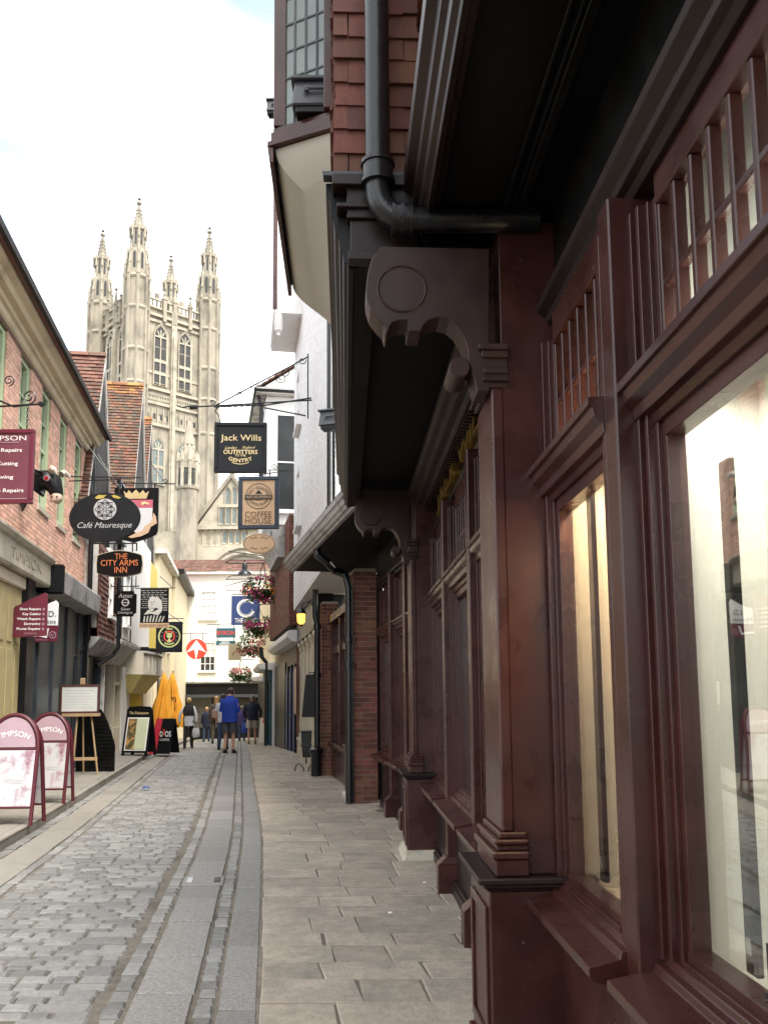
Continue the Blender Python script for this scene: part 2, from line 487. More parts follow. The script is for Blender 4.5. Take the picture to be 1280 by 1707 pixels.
    def build(s, name, mats, parent=None, bevel=0.0, smooth=False, recalc=True, seg=1, loc=None, auto=None):
        sg = SGN.get(parent.name, 1) if parent else 1
        o = bpy.data.objects.new(name, s.mesh(name, mats, sg, recalc, smooth))
        col.objects.link(o)
        if parent:
            o.parent = parent
            SGN[o.name] = sg
        if loc: o.location = loc
        if bevel:
            b = o.modifiers.new('bevel', 'BEVEL')
            b.width = bevel
            b.segments = seg
            b.limit_method = 'ANGLE'
            b.angle_limit = math.radians(40)
        if smooth:
            try: o.data.set_sharp_from_angle(angle=math.radians(38))
            except Exception: pass
        return o
def tag(o, label=None, cat=None, group=None, kind=None):
    if label: o['label'] = label
    if cat: o['category'] = cat
    if group: o['group'] = group
    if kind: o['kind'] = kind
    return o
def empty(name, loc=(0, 0, 0), rz=0.0, label=None, cat=None, group=None, sg=1):
    o = bpy.data.objects.new(name, None)
    o.empty_display_size = 0.2
    col.objects.link(o)
    o.location = loc
    o.rotation_euler = (0, 0, rz)
    tag(o, label, cat, group)
    SGN[o.name] = sg
    return o
class Frame:
    """a facade line: origin on the ground, forward slope dX/dY; u runs forward along it, w outward to the street, v up"""
    def __init__(s, X0, Y0, m, side):
        s.o = Vector((X0, Y0)); s.side = side
        l = math.hypot(m, 1)
        s.d = Vector((m / l, 1 / l))
        s.n = Vector((-s.d.y, s.d.x)) if side > 0 else Vector((s.d.y, -s.d.x))
        s.rz = math.atan2(s.d.y, s.d.x) if side > 0 else math.atan2(-s.d.y, -s.d.x)
    def root(s, name, label, cat, u=0.0, group=None):
        p = s.o + s.d * u
        return empty(name, (p.x, p.y, 0), s.rz, label, cat, group, 1 if s.side > 0 else -1)
    def pos(s, u, w, v):
        p = s.o + s.d * u + s.n * w
        return Vector((p.x, p.y, v))
    def uv(s, px, py, w=0.0):
        r = ray(px, py)
        o = s.o + s.n * w
        t = ((o - Vector((CAM.x, CAM.y))).dot(s.n)) / (Vector((r.x, r.y)).dot(s.n))
        p = CAM + r * t
        return ((Vector((p.x, p.y)) - o).dot(s.d), p.z)
    def u_at(s, px, w=0.0):
        return s.uv(px, 1160, w)[0]
    def uY(s, Y, w=0.0):
        return (Y - s.o.y - s.n.y * w) / s.d.y
TEXTS = []
def text(s, parent, cx, cz, wd, ht, mt, y=-0.02, arc=0.0, shear=0.0, bold=0.0, name='lettering', face='-y', ext=0.0):
    TEXTS.append((s, parent, cx, cz, wd, ht, mt, y, arc, shear, bold, name, face, ext))
def flush_texts():
    obs = []
    for t in TEXTS:
        cu = bpy.data.curves.new('t', 'FONT')
        cu.body = t[0]
        cu.align_x = 'CENTER'
        cu.shear = t[9]
        cu.offset = t[10]
        cu.resolution_u = 3
        cu.extrude = t[13]
        o = bpy.data.objects.new('t', cu)
        col.objects.link(o)
        obs.append(o)
    bpy.context.view_layer.update()
    dg = bpy.context.evaluated_depsgraph_get()
    for o, t in zip(obs, TEXTS):
        s, parent, cx, cz, wd, ht, mt, y, arc, shear, bold, name, face, ext = t
        me = bpy.data.meshes.new_from_object(o.evaluated_get(dg))
        if not me.vertices: continue
        xs = [v.co.x for v in me.vertices]; ys = [v.co.y for v in me.vertices]
        x0, x1, y0, y1 = min(xs), max(xs), min(ys), max(ys)
        kx, ky = wd / max(1e-6, x1 - x0), ht / max(1e-6, y1 - y0)
        for v in me.vertices:
            X = (v.co.x - (x0 + x1) / 2) * kx
            Z = (v.co.y - (y0 + y1) / 2) * ky
            if arc:      # arc > 0: letters on top of a circle of that radius; < 0: along the bottom
                a = X / abs(arc)
                if arc > 0: X, Z = math.sin(a) * (arc + Z), math.cos(a) * (arc + Z) - arc
                else: X, Z = math.sin(a) * (-arc - Z), -math.cos(a) * (-arc - Z) - arc
            if face == '-y': v.co = (cx + X, y - v.co.z, cz + Z)
            else: v.co = (cx - X, y, cz + Z)
        me.materials.clear()
        me.materials.append(mt)
        n = bpy.data.objects.new(name, me)
        col.objects.link(n)
        n.parent = parent
        bpy.data.objects.remove(o)
def sash(parent, u0, u1, v0, v1, w, mframe, mpane, nx=2, ny=4, fr=0.06, name='window', sill=True, msill=None, deep=0.08, bars=0.025, mid=True):
    """sash window on a facade: frame > pane (each), sill"""
    m = MB()
    m.box(u0, u0 + fr, w - deep, w + 0.02, v0, v1); m.box(u1 - fr, u1, w - deep, w + 0.02, v0, v1)
    m.box(u0 + fr, u1 - fr, w - deep, w + 0.018, v1 - fr, v1); m.box(u0 + fr, u1 - fr, w - deep, w + 0.018, v0, v0 + fr)
    a0, a1, c0, c1 = u0 + fr, u1 - fr, v0 + fr, v1 - fr
    vm = (c0 + c1) / 2
    for i in range(1, nx):
        x = a0 + (a1 - a0) * i / nx
        m.box(x - bars / 2, x + bars / 2, w - deep + 0.02, w - 0.012, c0, c1)
    for j in range(1, ny):
        z = c0 + (c1 - c0) * j / ny
        t = bars if not (mid and ny % 2 == 0 and j == ny // 2) else bars * 1.8
        m.box(a0, a1, w - deep + 0.02, w - 0.009, z - t / 2, z + t / 2)
    o = m.build(name, mframe, parent)
    for i in range(nx):
        for j in range(ny):
            p = MB()
            xa, xb = a0 + (a1 - a0) * i / nx, a0 + (a1 - a0) * (i + 1) / nx
            za, zb = c0 + (c1 - c0) * j / ny, c0 + (c1 - c0) * (j + 1) / ny
            p.box(xa + bars * 0.3, xb - bars * 0.3, w - deep + 0.005, w - deep + 0.03, za + bars * 0.3, zb - bars * 0.3)
            p.build('pane', mpane, o)
    if sill:
        MB().box(u0 - 0.06, u1 + 0.06, w - deep, w + 0.09, v0 - 0.08, v0 - 0.002).build('sill', msill or mframe, o)
    return o
def brick_sheet(m, u0, u1, v0, v1, w, bl=0.225, bh=0.075, holes=(), t=0.012, joint=0.01, depth=0.02):
    """running-bond bricks proud of the plane w, added to the MB m"""
    r = 0
    v = v0
    while v < v1 - 0.02:
        vb = min(v + bh - joint, v1)
        off = 0 if r % 2 == 0 else -bl / 2
        u = u0 + off
        while u < u1 - 0.01:
            a, b = max(u, u0), min(u + bl - joint, u1)
            if b - a > 0.03:
                segs = [(a, b)]
                for h in holes:
                    if h[2] < vb and h[3] > v:
                        ns = []
                        for p, q in segs:
                            if q <= h[0] or p >= h[1]: ns.append((p, q))
                            else:
                                if p < h[0] - 0.02: ns.append((p, h[0]))
                                if q > h[1] + 0.02: ns.append((h[1], q))
                        segs = ns
                for p, q in segs:
                    m.box(p, q, w - depth, w + t * random.uniform(0.6, 1.0), v, vb)
            u += bl
        v += bh
        r += 1
    return m
def wall_with_holes(m, u0, u1, v0, v1, w0, w1, holes):
    """solid wall slab from w0 to w1 with rectangular openings (assumed not to overlap in u)"""
    hs = sorted(holes)
    u = u0
    for a, b, c, d in hs:
        if a > u: m.box(u, a, w0, w1, v0, v1)
        if c > v0: m.box(a, b, w0, w1, v0, c)
        if d < v1: m.box(a, b, w0, w1, d, v1)
        u = b
    if u < u1: m.box(u, u1, w0, w1, v0, v1)
    return m
def spiral(cx, cz, r0, r1, a0, turns, n=22):
    """(x,z) points of a scroll from radius r0 at angle a0 winding inwards to r1"""
    out = []
    for i in range(n + 1):
        t = i / n
        a = a0 + turns * 2 * math.pi * t
        r = r0 + (r1 - r0) * t
        out.append((cx + r * math.cos(a), cz + r * math.sin(a)))
    return out
# ================================================================ the ground
def RX(t, Y):
    c = -0.16 * (max(0.0, 10.6 - Y) / 6.2) ** 1.3
    return t - 0.165 * Y + c
def strip(name, t0, t1, z, mt, kind='structure', Y0=-3.0, Y1=62.0, step=1.0, x0=None):
    m = MB()
    ys = []
    y = Y0
    while y < Y1 + 0.01:
        ys.append(y); y += step
    vs = []
    for y in ys:
        vs += [(RX(t0, y), y, gz(y) + z), (RX(t1, y), y, gz(y) + z)]
    fs = [(2 * i, 2 * i + 1, 2 * i + 3, 2 * i + 2) for i in range(len(ys) - 1)]
    m.add(vs, fs)
    o = m.build(name, mt, recalc=False)
    tag(o, kind=kind)
    return o
g = MB()
ys = [-400, -6, 24, 60, 400, 1500]
g.add([(x, y, (gz(y) if y <= 60 else gz(60)) - 0.06) for y in ys for x in (-1500, 1500)], [(2 * i, 2 * i + 1, 2 * i + 3, 2 * i + 2) for i in range(5)])
tag(g.build('ground', M_JOINT, recalc=False), kind='structure')
T_A, T_K, T_G1, T_W, T_G2, T_S, T_S2, T_LK, T_LK2 = 0.26, 0.06, -0.07, -0.39, -0.53, -1.77, -1.90, -2.42, -2.54
M_PJOINT = mat('pavement_joint', (0.20, 0.17, 0.135), 0.95, 12, 0.25, 0.5, 40, c2=(0.10, 0.09, 0.07), c2s=1.1)
road = strip('road', T_S2, T_G2, 0.0, M_JOINT)
gutter = strip('gutter', T_G2 - 0.001, T_K, -0.001, M_JOINT)
lroad = strip('road_margin', T_LK, T_S2 + 0.001, -0.012, M_JOINT)
pave = strip('pavement', T_K - 0.001, 4.0, 0.038, M_PJOINT)
lpave = strip('pavement', -6.0, T_LK, 0.096, M_PJOINT, Y0=2.0)
# kerb side face under the left pavement
def piece(name, mt, parent, t0, t1, Y0, Y1, z, gap=0.008, h=0.05, jz=0.003, inset=0.006, jt=0.0, join=None):
    dz = random.uniform(-jz, jz)
    q = []
    for (t, y) in ((t0 + gap, Y0 + gap), (t1 - gap, Y0 + gap), (t1 - gap, Y1 - gap), (t0 + gap, Y1 - gap)):
        q.append((RX(t, y) + random.uniform(-jt, jt), y + random.uniform(-jt, jt)))
    ym = (Y0 + Y1) / 2
    zz = gz(ym) + z + dz
    m = join or MB()
    m.slab(q, zz - h, zz, inset)
    if join is None: return m.build(name, mt, parent, recalc=False)
# granite kerb slabs beside the right pavement
y = 3.2
while y < 47:
    l = random.uniform(0.5, 1.1)
    piece('kerb_stone', M_GRANITE, pave, T_K, T_A, y, y + l, 0.045, gap=0.007, h=0.06, jt=0.004)
    y += l
# wheeler slabs in the gutter
y = 3.3
k = 0
while y < 47:
    l = random.uniform(0.42, 0.95)
    if 7.75 < y + l and y < 7.9 and k == 0:
        # drain slot set between the slabs
        d = piece('drain_cover', M_GRANITE, gutter, T_W - 0.02, T_G1 + 0.02, y, y + 0.36, 0.012, h=0.05)
        tag(d, 'flat pale drain cover in the granite gutter')
        for tt in (T_W + 0.02, T_G1 - 0.07):
            s_ = MB(); q = [(RX(tt, y + .09), y + .09), (RX(tt + 0.05, y + .09), y + .09), (RX(tt + 0.05, y + .27), y + .27), (RX(tt, y + .27), y + .27)]
            s_.slab(q, 0.0, 0.018, 0.003); s_.build('drain_slot', M_PRINTK if tt > T_W + .1 else M_GREY, d, recalc=False)
        y += 0.36; k = 1
        continue
    piece('granite_slab', M_GRANITE, gutter, T_W, T_G1, y, y + l, 0.012, gap=0.009, h=0.05, jt=0.005)
    y += l
# setts in the two gutter rows
for (ta, tb) in ((T_G2 + 0.012, T_W - 0.012), (T_G1 + 0.008, T_K - 0.012)):
    y = 3.3
    far = MB()
    cnt = 0
    while y < 47:
        l = random.uniform(0.10, 0.19)
        if cnt < 120: piece('sett', M_SETT, gutter, ta, tb, y, y + l, 0.008, gap=0.008, h=0.05, jz=0.006, inset=0.012, jt=0.007)
        else: piece('', None, None, ta, tb, y, y + l, 0.008, gap=0.008, h=0.05, jz=0.006, inset=0.012, jt=0.007, join=far)
        y += l; cnt += 1
    tag(far.build('setts', M_SETT, gutter, recalc=False), kind='stuff')
# setts of the lane: rows laid across the street
y = 3.6
far = MB()
cnt = 0
row = 0
while y < 48:
    dep = random.uniform(0.085, 0.125)
    t = T_S + random.uniform(-0.02, 0.02)
    end = T_G2 - 0.05
    while t < end - 0.05:
        wd = random.uniform(0.12, 0.26)
        if t + wd > end - 0.09: wd = end - t + random.uniform(-.02, .03)
        nearx = (RX(t, y) / max(y, .1)) > -0.47
        if nearx:
            if cnt < 298 and y > 4.2:
                piece('sett', M_SETT, road, t, t + wd, y, y + dep, 0.012, gap=random.uniform(0.004, 0.009), h=0.05, jz=0.004, inset=0.010, jt=0.005)
                cnt += 1
            else:
                piece('', None, None, t, t + wd, y, y + dep, 0.012, gap=random.uniform(0.004, 0.009), h=0.05, jz=0.004, inset=0.010, jt=0.005, join=far)
        t += wd
    y += dep
    row += 1
tag(far.build('setts', M_SETT, road, recalc=False), kind='stuff')
# edge row of setts and smooth slabs on the left side of the lane
y = 6.0
far = MB()
while y < 40:
    l = random.uniform(0.16, 0.34)
    piece('', None, None, T_S2 + 0.005, T_S - 0.02, y, y + l, 0.008, gap=0.009, h=0.05, jz=0.006, inset=0.01, jt=0.008, join=far)
    y += l
tag(far.build('edge_setts', M_SETT, lroad, recalc=False), kind='stuff')
y = 6.0
while y < 40:
    l = random.uniform(0.6, 1.3)
    b = random.uniform(0.32, 0.38)
    piece('road_slab', M_LSLAB, lroad, T_LK + 0.14, T_S2 - 0.005, y, y + l, 0.006, gap=0.008, jt=0.01)
    y += l
y = 6.0
far = MB()
while y < 40:
    l = random.uniform(0.14, 0.3)
    piece('', None, None, T_LK, T_LK + 0.135, y, y + l, 0.002, gap=0.008, jz=0.006, jt=0.008, join=far)
    y += l
tag(far.build('channel_setts', M_SETT, lroad, recalc=False), kind='stuff')
y = 5.5
while y < 44:
    l = random.uniform(0.7, 1.2)
    piece('kerb_stone', M_LSLAB, lpave, T_LK2, T_LK, y, y + l, 0.105, gap=0.005, h=0.2, jt=0.006, inset=0.012)
    y += l
# left pavement flags
y = 7.0
while y < 40:
    dep = random.uniform(0.42, 0.7)
    t = -3.7
    while t < T_LK2 - 0.01:
        wd = random.uniform(0.4, 0.7)
        if t + wd > T_LK2 - 0.2: wd = T_LK2 - t
        piece('flagstone', M_LSLAB, lpave, t, t + wd, y, y + dep, 0.105, gap=0.006, jt=0.006)
        t += wd
    y += dep
# right pavement flags
y = 3.1
far = MB()
while y < 46:
    dep = random.uniform(0.25, 0.46)
    t = T_A + 0.012
    lim = 1.9 if y < 9 else 1.75
    while t < lim:
        wd = random.uniform(0.30, 0.74)
        arg = (t, t + wd, y + random.uniform(-.01, .01), y + dep, 0.048)
        kw = dict(gap=random.uniform(0.0028, 0.0065), jz=0.004, jt=0.009, inset=0.005)
        if y < 26: piece('flagstone', M_PAVE, pave, *arg, **kw)
        else: piece('', None, None, *arg, join=far, **kw)
        t += wd
    y += dep
tag(far.build('flagstones', M_PAVE, pave, recalc=False), kind='stuff')
# scraps of litter on the stones
for px, py, mt, lb in ((243, 1319, M_OASIS, 'scrap of blue wrapper lying on the setts'), (897, 0, None, ''), (707, 1482, M_PRINTW, 'white speck of litter beside the shopfront plinth'), (650, 1534, M_PRINTW, 'white scrap of litter in the middle of the flagstones')):
    if mt is None: continue
    p = gp(px, py)
    m = MB()
    s_ = 0.055 if mt is M_OASIS else 0.012
    m.loft([(0, 0, 0.0, s_ * 1.3, s_), (0.01, 0, s_ * .35, s_, s_ * .8), (0.0, 0.006, s_ * .6, s_ * .4, s_ * .3)], 7)
    o = m.build('litter', mt, loc=(p.x, p.y, p.z + 0.05))
    tag(o, lb, 'litter')
# ================================================================ right: the maroon shop with the jettied tile-hung storey
FR = Frame(0.95, 0.0, -0.045, 1)
R1 = FR.root('shop_building', 'maroon timber shopfront with scroll brackets under a tile-hung jettied storey, filling the right side', 'building')
def block_stack(parent, name, u0, u1, w0, steps, mt, bevel=0.004):
    """stack of square mouldings: steps = (v0, v1, overhang, w_front)"""
    m = MB()
    for v0, v1, oh, wf in steps:
        m.box(u0 - oh, u1 + oh, w0, wf + oh, v0, v1)
    return m.build(name, mt, parent, bevel=bevel)
def pilaster(parent, u0, u1, vtop, w_ped=0.38, w_sh=0.32, base_white=False):
    p = MB(); p.box(u0, u1, -0.05, w_ped, 0.10, 0.775)
    p.box(u0 - 0.02, u1 + 0.02, -0.05, w_ped + 0.02, 0.0, 0.10)
    pd = p.build('pedestal', M_MAROON, parent, bevel=0.006)
    # sunk panel edge on the street face
    q = MB(); q.box(u0 + 0.05, u1 - 0.05, w_ped, w_ped + 0.012, 0.16, 0.20); q.box(u0 + 0.05, u1 - 0.05, w_ped, w_ped + 0.012, 0.66, 0.70)
    q.box(u0 + 0.05, u0 + 0.085, w_ped, w_ped + 0.012, 0.2, 0.66); q.box(u1 - 0.085, u1 - 0.05, w_ped, w_ped + 0.012, 0.2, 0.66)
    q.build('panel_moulding', M_MAROON, pd, bevel=0.003)
    c = MB()
    c.box(u0 - 0.012, u1 + 0.012, -0.05, w_ped + 0.012, 0.775, 0.787)
    c.box(u0 - 0.026, u1 + 0.026, -0.05, w_ped + 0.026, 0.787, 0.806)
    c.box(u0 - 0.05, u1 + 0.05, -0.05, w_ped + 0.05, 0.806, 0.83)
    c.build('pedestal_cap', M_BROWN, pd, bevel=0.005)
    if base_white:
        MB().hexa([(u0 - .06, -.05, 0), (u1 + .06, -.05, 0), (u1 + .06, w_ped + .07, 0), (u0 - .06, w_ped + .07, 0), (u0 - .02, -.05, .13), (u1 + .02, -.05, .13), (u1 + .02, w_ped + .025, .13), (u0 - .02, w_ped + .025, .13)]).build('stone_foot', M_FASCIA, pd, bevel=0.02)
    b = MB()
    for v0, v1, oh in ((0.832, 0.90, 0.040), (0.90, 0.93, 0.055), (0.93, 0.955, 0.03), (0.955, 0.975, 0.042), (0.975, 1.0, 0.015)):
        b.box(u0 + 0.02 - oh, u1 - 0.1 + oh, w_sh - 0.10, w_sh + oh * 0.9, v0, v1)
    b.build('pilaster_base', M_MAROON, parent, bevel=0.006)
    s = MB(); s.box(u0 + 0.02, u1 - 0.1, w_sh - 0.05, w_sh, 1.0, vtop)
    s.build('pilaster_shaft', M_MAROON, parent, bevel=0.007)
    # broad side board behind the shaft, facing along the street
    MB().box(u0 + 0.027, u1 - 0.08, -0.06, w_sh - 0.048, 0.832, 3.62).build('side_board', M_MAROON, parent, bevel=0.003)
    return pd
pilaster(R1, 3.60, 4.12, 2.86)
pilaster(R1, 8.30, 8.86, 2.86, base_white=True)
pilaster(R1, -1.2, -0.7, 2.86)
def ledge_profile(w, v, s=1.0):
    return [(-0.04, v - 0.15 * s), (w - 0.085, v - 0.15 * s), (w - 0.075, v - 0.125 * s), (w - 0.05, v - 0.118 * s), (w - 0.045, v - 0.085 * s), (w - 0.02, v - 0.062 * s), (w - 0.014, v - 0.034 * s), (w, v - 0.028 * s), (w, v), (-0.04, v + 0.012)]
class MBo(MB):
    def __init__(s, dw):
        MB.__init__(s); s.dw = dw
    def mesh(s, *a, **k):
        s.v = [(x, y + s.dw, z) for x, y, z in s.v]
        return MB.mesh(s, *a, **k)
def shop_bay(u0, u1, npan, post_u=None, lit=None, back=0.22, panes_lit=True, sillw=0.21, dark=False, plinth=True, ledge=2.50, top=3.05, dw=0.0):
    """one glazed bay: window frame > glass, sill, transom ledge, little panes"""
    def MB(): return MBo(dw)
    m = MB()     # stepped architrave round the glass
    for i, (a, wf) in enumerate(((0.0, 0.055), (0.028, 0.035), (0.05, 0.045), (0.072, 0.022), (0.095, 0.008))):
        b = a + (0.028, 0.022, 0.022, 0.023, 0.03)[i]
        m.box(u0 + a, u0 + b, -0.05, wf, 0.80, top)
        m.box(u1 - b, u1 - a, -0.05, wf, 0.80, top)
    fr = 0.125
    m.box(u0 + fr, u1 - fr, -0.05, 0.02, 0.80, 0.85)
    m.box(u0 + fr, u1 - fr, -0.05, 0.035, 0.80, 0.825)
    m.box(u0 + fr, u1 - fr, -0.05, 0.012, ledge - 0.20, ledge - 0.12)
    bay = m.build('shop_window', M_MAROON, R1, bevel=0.002)
    MB().prof([(-0.04, 0.66), (sillw - 0.06, 0.66), (sillw - 0.05, 0.69), (sillw - 0.01, 0.70), (sillw, 0.715), (sillw, 0.742), (0.075, 0.765), (0.07, 0.785), (0.045, 0.79), (0.04, 0.808), (-0.04, 0.81)], u0 + 0.001, u1 - 0.001).build('sill', M_MAROON, bay, bevel=0.003)
    MB().prof(ledge_profile(0.11, ledge), u0 + 0.001, u1 - 0.001).build('transom_ledge', M_MAROON, bay, bevel=0.002)
    MB().box(u0 + fr - 0.01, u1 - fr + 0.01, -0.028, -0.020, 0.845, ledge - 0.19).build('glass', M_GLASS, bay)
    # top lights
    a, b = u0 + fr, u1 - fr
    t = MB(); t.box(a, b, -0.05, 0.01, top - 0.03, top + 0.12); t.build('transom_rail', M_MAROON, bay, bevel=0.003)
    t = MB(); t.box(a, b, -0.05, 0.012, ledge, ledge + 0.05); t.build('transom_rail', M_MAROON, bay, bevel=0.003)
    zmid = (ledge + 0.05 + top - 0.03) / 2 - 0.02
    for i in range(npan + 1):
        x = a + (b - a) * i / npan
        g_ = MB(); g_.box(x - 0.012, x + 0.012, -0.033, 0.004, ledge + 0.05, top - 0.03)
        g_.build('glazing_bar', M_MAROON, bay, bevel=0.004)
    g_ = MB(); g_.box(a, b, -0.032, 0.0, zmid - 0.012, zmid + 0.012); g_.build('glazing_bar', M_MAROON, bay, bevel=0.004)
    for i in range(npan):
        for (z0, z1) in ((ledge + 0.05, zmid), (zmid, top - 0.03)):
            x0, x1 = a + (b - a) * i / npan, a + (b - a) * (i + 1) / npan
            MB().box(x0 + 0.008, x1 - 0.008, -0.030, -0.026, z0 + 0.004, z1 - 0.004).build('pane', M_PANE, bay)
    # stall riser with panel mould and plinth
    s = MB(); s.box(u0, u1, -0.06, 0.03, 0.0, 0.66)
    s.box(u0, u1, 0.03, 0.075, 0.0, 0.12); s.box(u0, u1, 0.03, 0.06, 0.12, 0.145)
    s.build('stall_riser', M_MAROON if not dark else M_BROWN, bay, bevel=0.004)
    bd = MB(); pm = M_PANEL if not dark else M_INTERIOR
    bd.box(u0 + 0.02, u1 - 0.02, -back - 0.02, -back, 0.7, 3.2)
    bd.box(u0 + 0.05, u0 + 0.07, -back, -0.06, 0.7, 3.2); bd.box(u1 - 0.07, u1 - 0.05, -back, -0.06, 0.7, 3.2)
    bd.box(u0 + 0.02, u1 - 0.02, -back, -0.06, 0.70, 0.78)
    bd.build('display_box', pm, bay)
    MB().box(u0 + 0.08, u1 - 0.08, -0.165, -0.15, ledge - 0.02, 3.62).build('valance', pm, bay)
    return bay
bay1 = shop_bay(0.9, 2.605, 12, back=0.30)
bay2 = shop_bay(2.715, 3.66, 6, back=0.32, dw=0.06, sillw=0.17)
bay0 = shop_bay(-0.70, 0.80, 10, back=0.36)
bay3 = shop_bay(4.04, 5.44, 9, dark=True, back=0.5, dw=0.07)
bay4 = shop_bay(5.56, 6.90, 9, dark=True, back=0.5, dw=0.07)
bay5 = shop_bay(7.02, 8.33, 9, dark=True, back=0.5, dw=0.07)
def post(u0, u1, w=0.115, vt=3.12, foot=0.19, m=M_MAROON, parent=R1):
    p = MB(); p.box(u0, u1, -0.06, w, 0.30, vt); o = p.build('post', m, parent, bevel=0.006)
    b = MB(); b.box(u0 - 0.012, u1 + 0.012, -0.06, w + 0.075, 0.0, 0.26); b.hexa([(u0 - .012, -.06, .26), (u1 + .012, -.06, .26), (u1 + .012, w + .075, .26), (u0 - .012, w + .075, .26), (u0 - .004, -.06, .32), (u1 + .004, -.06, .32), (u1 + .004, w + .008, .32), (u0 - .004, w + .008, .32)])
    b.build('post_foot', m, o, bevel=0.005)
    return o
post(2.605, 2.715); post(0.80, 0.90); post(5.44, 5.56, 0.17); post(6.90, 7.02, 0.17)
# black pull bars hanging inside the two near windows
for (px, pyt, pyb, par, wb) in ((1228, 760, 1618, bay1, -0.06), (992, 800, 1470, bay2, 0.01)):
    ut, vt = FR.uv(px - 14, pyt, wb)
    ub, vb = FR.uv(px + 12, pyb, wb)
    u = (ut + ub) / 2
    b = MB(); b.box(u - 0.03, u + 0.03, wb - 0.02, wb, vb, min(vt, 2.36))
    o = b.build('window_bar', M_SIGNBLACK, par, bevel=0.003)
    MB().box(u - 0.012, u + 0.012, wb + .002, wb + .005, vb + 0.05, vb + 0.09).build('bar_label', M_GREY, par)
# lettering on the near pane (only its first letter falls inside the picture)
uj, vj = FR.uv(1271, 1615, -0.012)
JE = empty('window_lettering', FR.pos(uj - 0.30, -0.012, vj), FR.rz - math.pi, 'black window lettering low on the nearest shop pane', 'lettering')
text('Jack Wills', JE, 0.01, 0.0, 0.62, 0.13, M_PRINTK, y=0.0, name='letters')
# strip lamps behind the transom rail; neutral one and both uplights added for brightness
for (u, ln, e, c) in ((3.17, 0.6, 5.6, (1.0, 0.70, 0.42)), (1.78, 1.4, 4.6, (1.0, 0.96, 0.86))):
    ld = bpy.data.lights.new('display_light', 'AREA'); ld.shape = 'RECTANGLE'; ld.size = ln; ld.size_y = 0.06; ld.energy = e; ld.color = c
    lo = bpy.data.objects.new('display_light', ld); col.objects.link(lo); lo.location = FR.pos(u, -0.09, 2.44); lo.rotation_euler = (0, 0, FR.rz)
    l2 = bpy.data.lights.new('added_valance_light', 'AREA'); l2.shape = 'RECTANGLE'; l2.size = ln; l2.size_y = 0.04; l2.energy = e * 0.4; l2.color = c  # added upward light that brightens the valance
    lo = bpy.data.objects.new('added_valance_light', l2); col.objects.link(lo); lo.location = FR.pos(u, -0.09, 2.56); lo.rotation_euler = (math.pi, 0, FR.rz)
# dark fascia over bays 1-2 with its cornice
f = MB(); f.box(-1.4, 3.62, -0.05, 0.03, 3.165, 3.66)
f.build('fascia_board', M_BLACKWOOD, R1, bevel=0.003)
MB().prof([(-0.04, 3.115), (0.03, 3.115), (0.045, 3.14), (0.07, 3.15), (0.075, 3.175), (0.11, 3.20), (0.115, 3.23), (0.03, 3.245), (-0.04, 3.245)], -1.4, 3.625).build('cornice', M_BROWN, R1, bevel=0.002)
f = MB(); f.box(4.04, 8.32, -0.05, 0.06, 3.165, 3.60)
f.build('fascia_board', M_BLACKWOOD, R1, bevel=0.003)
MB().prof([(-0.04, 3.10), (0.05, 3.10), (0.06, 3.13), (0.09, 3.14), (0.10, 3.17), (-0.04, 3.175)], 4.05, 8.31).build('cornice', M_BROWN, R1, bevel=0.002)
MB().prof([(0.06, 3.36), (0.18, 3.36), (0.20, 3.39), (0.25, 3.40), (0.27, 3.43), (0.31, 3.44), (0.335, 3.47), (0.34, 3.50), (0.06, 3.51)], 4.05, 8.31).build('sign_cornice', M_BROWN, R1, bevel=0.002)
for k in range(60):
    u = 4.12 + k * 0.07
    if u > 8.25: break
    MB().box(u, u + 0.035, 0.062, 0.17, 3.315, 3.358).build('dentil', M_BROWN, R1)
GL = empty('fascia_lettering', FR.pos(6.2, 0.065, 3.235), FR.rz - math.pi, 'gilded letters on the dark fascia under the jetty', 'lettering')
text('JACK WILLS', GL, 0.0, 0.02, 3.0, 0.21, M_GOLD, y=-0.03, ext=0.03, bold=0.02, name='letters')
# scroll bracket: outline measured on the face that looks along the street
BR = [(635, 425), (619, 445), (612, 470), (609, 495), (610, 512), (616, 530), (628, 545), (638, 555), (641, 568), (645, 568), (648, 556), (653, 549), (665, 546), (678, 546), (678, 564), (699, 564), (703, 554), (714, 543), (730, 539), (746, 543), (759, 554), (770, 572), (776, 590), (777, 606), (792, 660), (812, 660), (812, 425)]
def bracket(u, th, parent, mirror=None):
    pts = []
    for px, py in BR:
        P_ = at(px, py, 3.66)
        q = Vector((P_.x, P_.y)) - FR.o
        pts.append((q.dot(FR.n), P_.z))
    pts = [(w_, min(v_, 3.56)) for w_, v_ in pts]
    m = MB(); m.prof(pts, u, u + th)
    o = m.build('scroll_bracket', M_BRKT, parent, bevel=0.004)
    P_ = at(762, 622, 3.66); q = Vector((P_.x, P_.y)) - FR.o
    cw, cv = q.dot(FR.n), P_.z
    r = 0.044
    m = MB(); m.prof([(cw + r * math.cos(a * math.pi / 10), cv + r * math.sin(a * math.pi / 10)) for a in range(20)], u - 0.012, u + th + 0.04)
    m.build('scroll_roll', M_BRKT, o, bevel=0.004)
    P_ = at(668, 495, 3.66); q = Vector((P_.x, P_.y)) - FR.o
    cw, cv = q.dot(FR.n), P_.z
    n = 28
    vs = []
    for k, rr in enumerate((0.098, 0.104, 0.110)):
        for a in range(n):
            vs.append((u - (0.0, 0.007, 0.0)[k], cw + rr * math.cos(a * 2 * math.pi / n), cv + rr * math.sin(a * 2 * math.pi / n)))
    fs = [(k * n + a, k * n + (a + 1) % n, (k + 1) * n + (a + 1) % n, (k + 1) * n + a) for k in range(2) for a in range(n)]
    mm = MB(); mm.add(vs, fs); mm.build('roundel', M_BRKT, o)
    return o
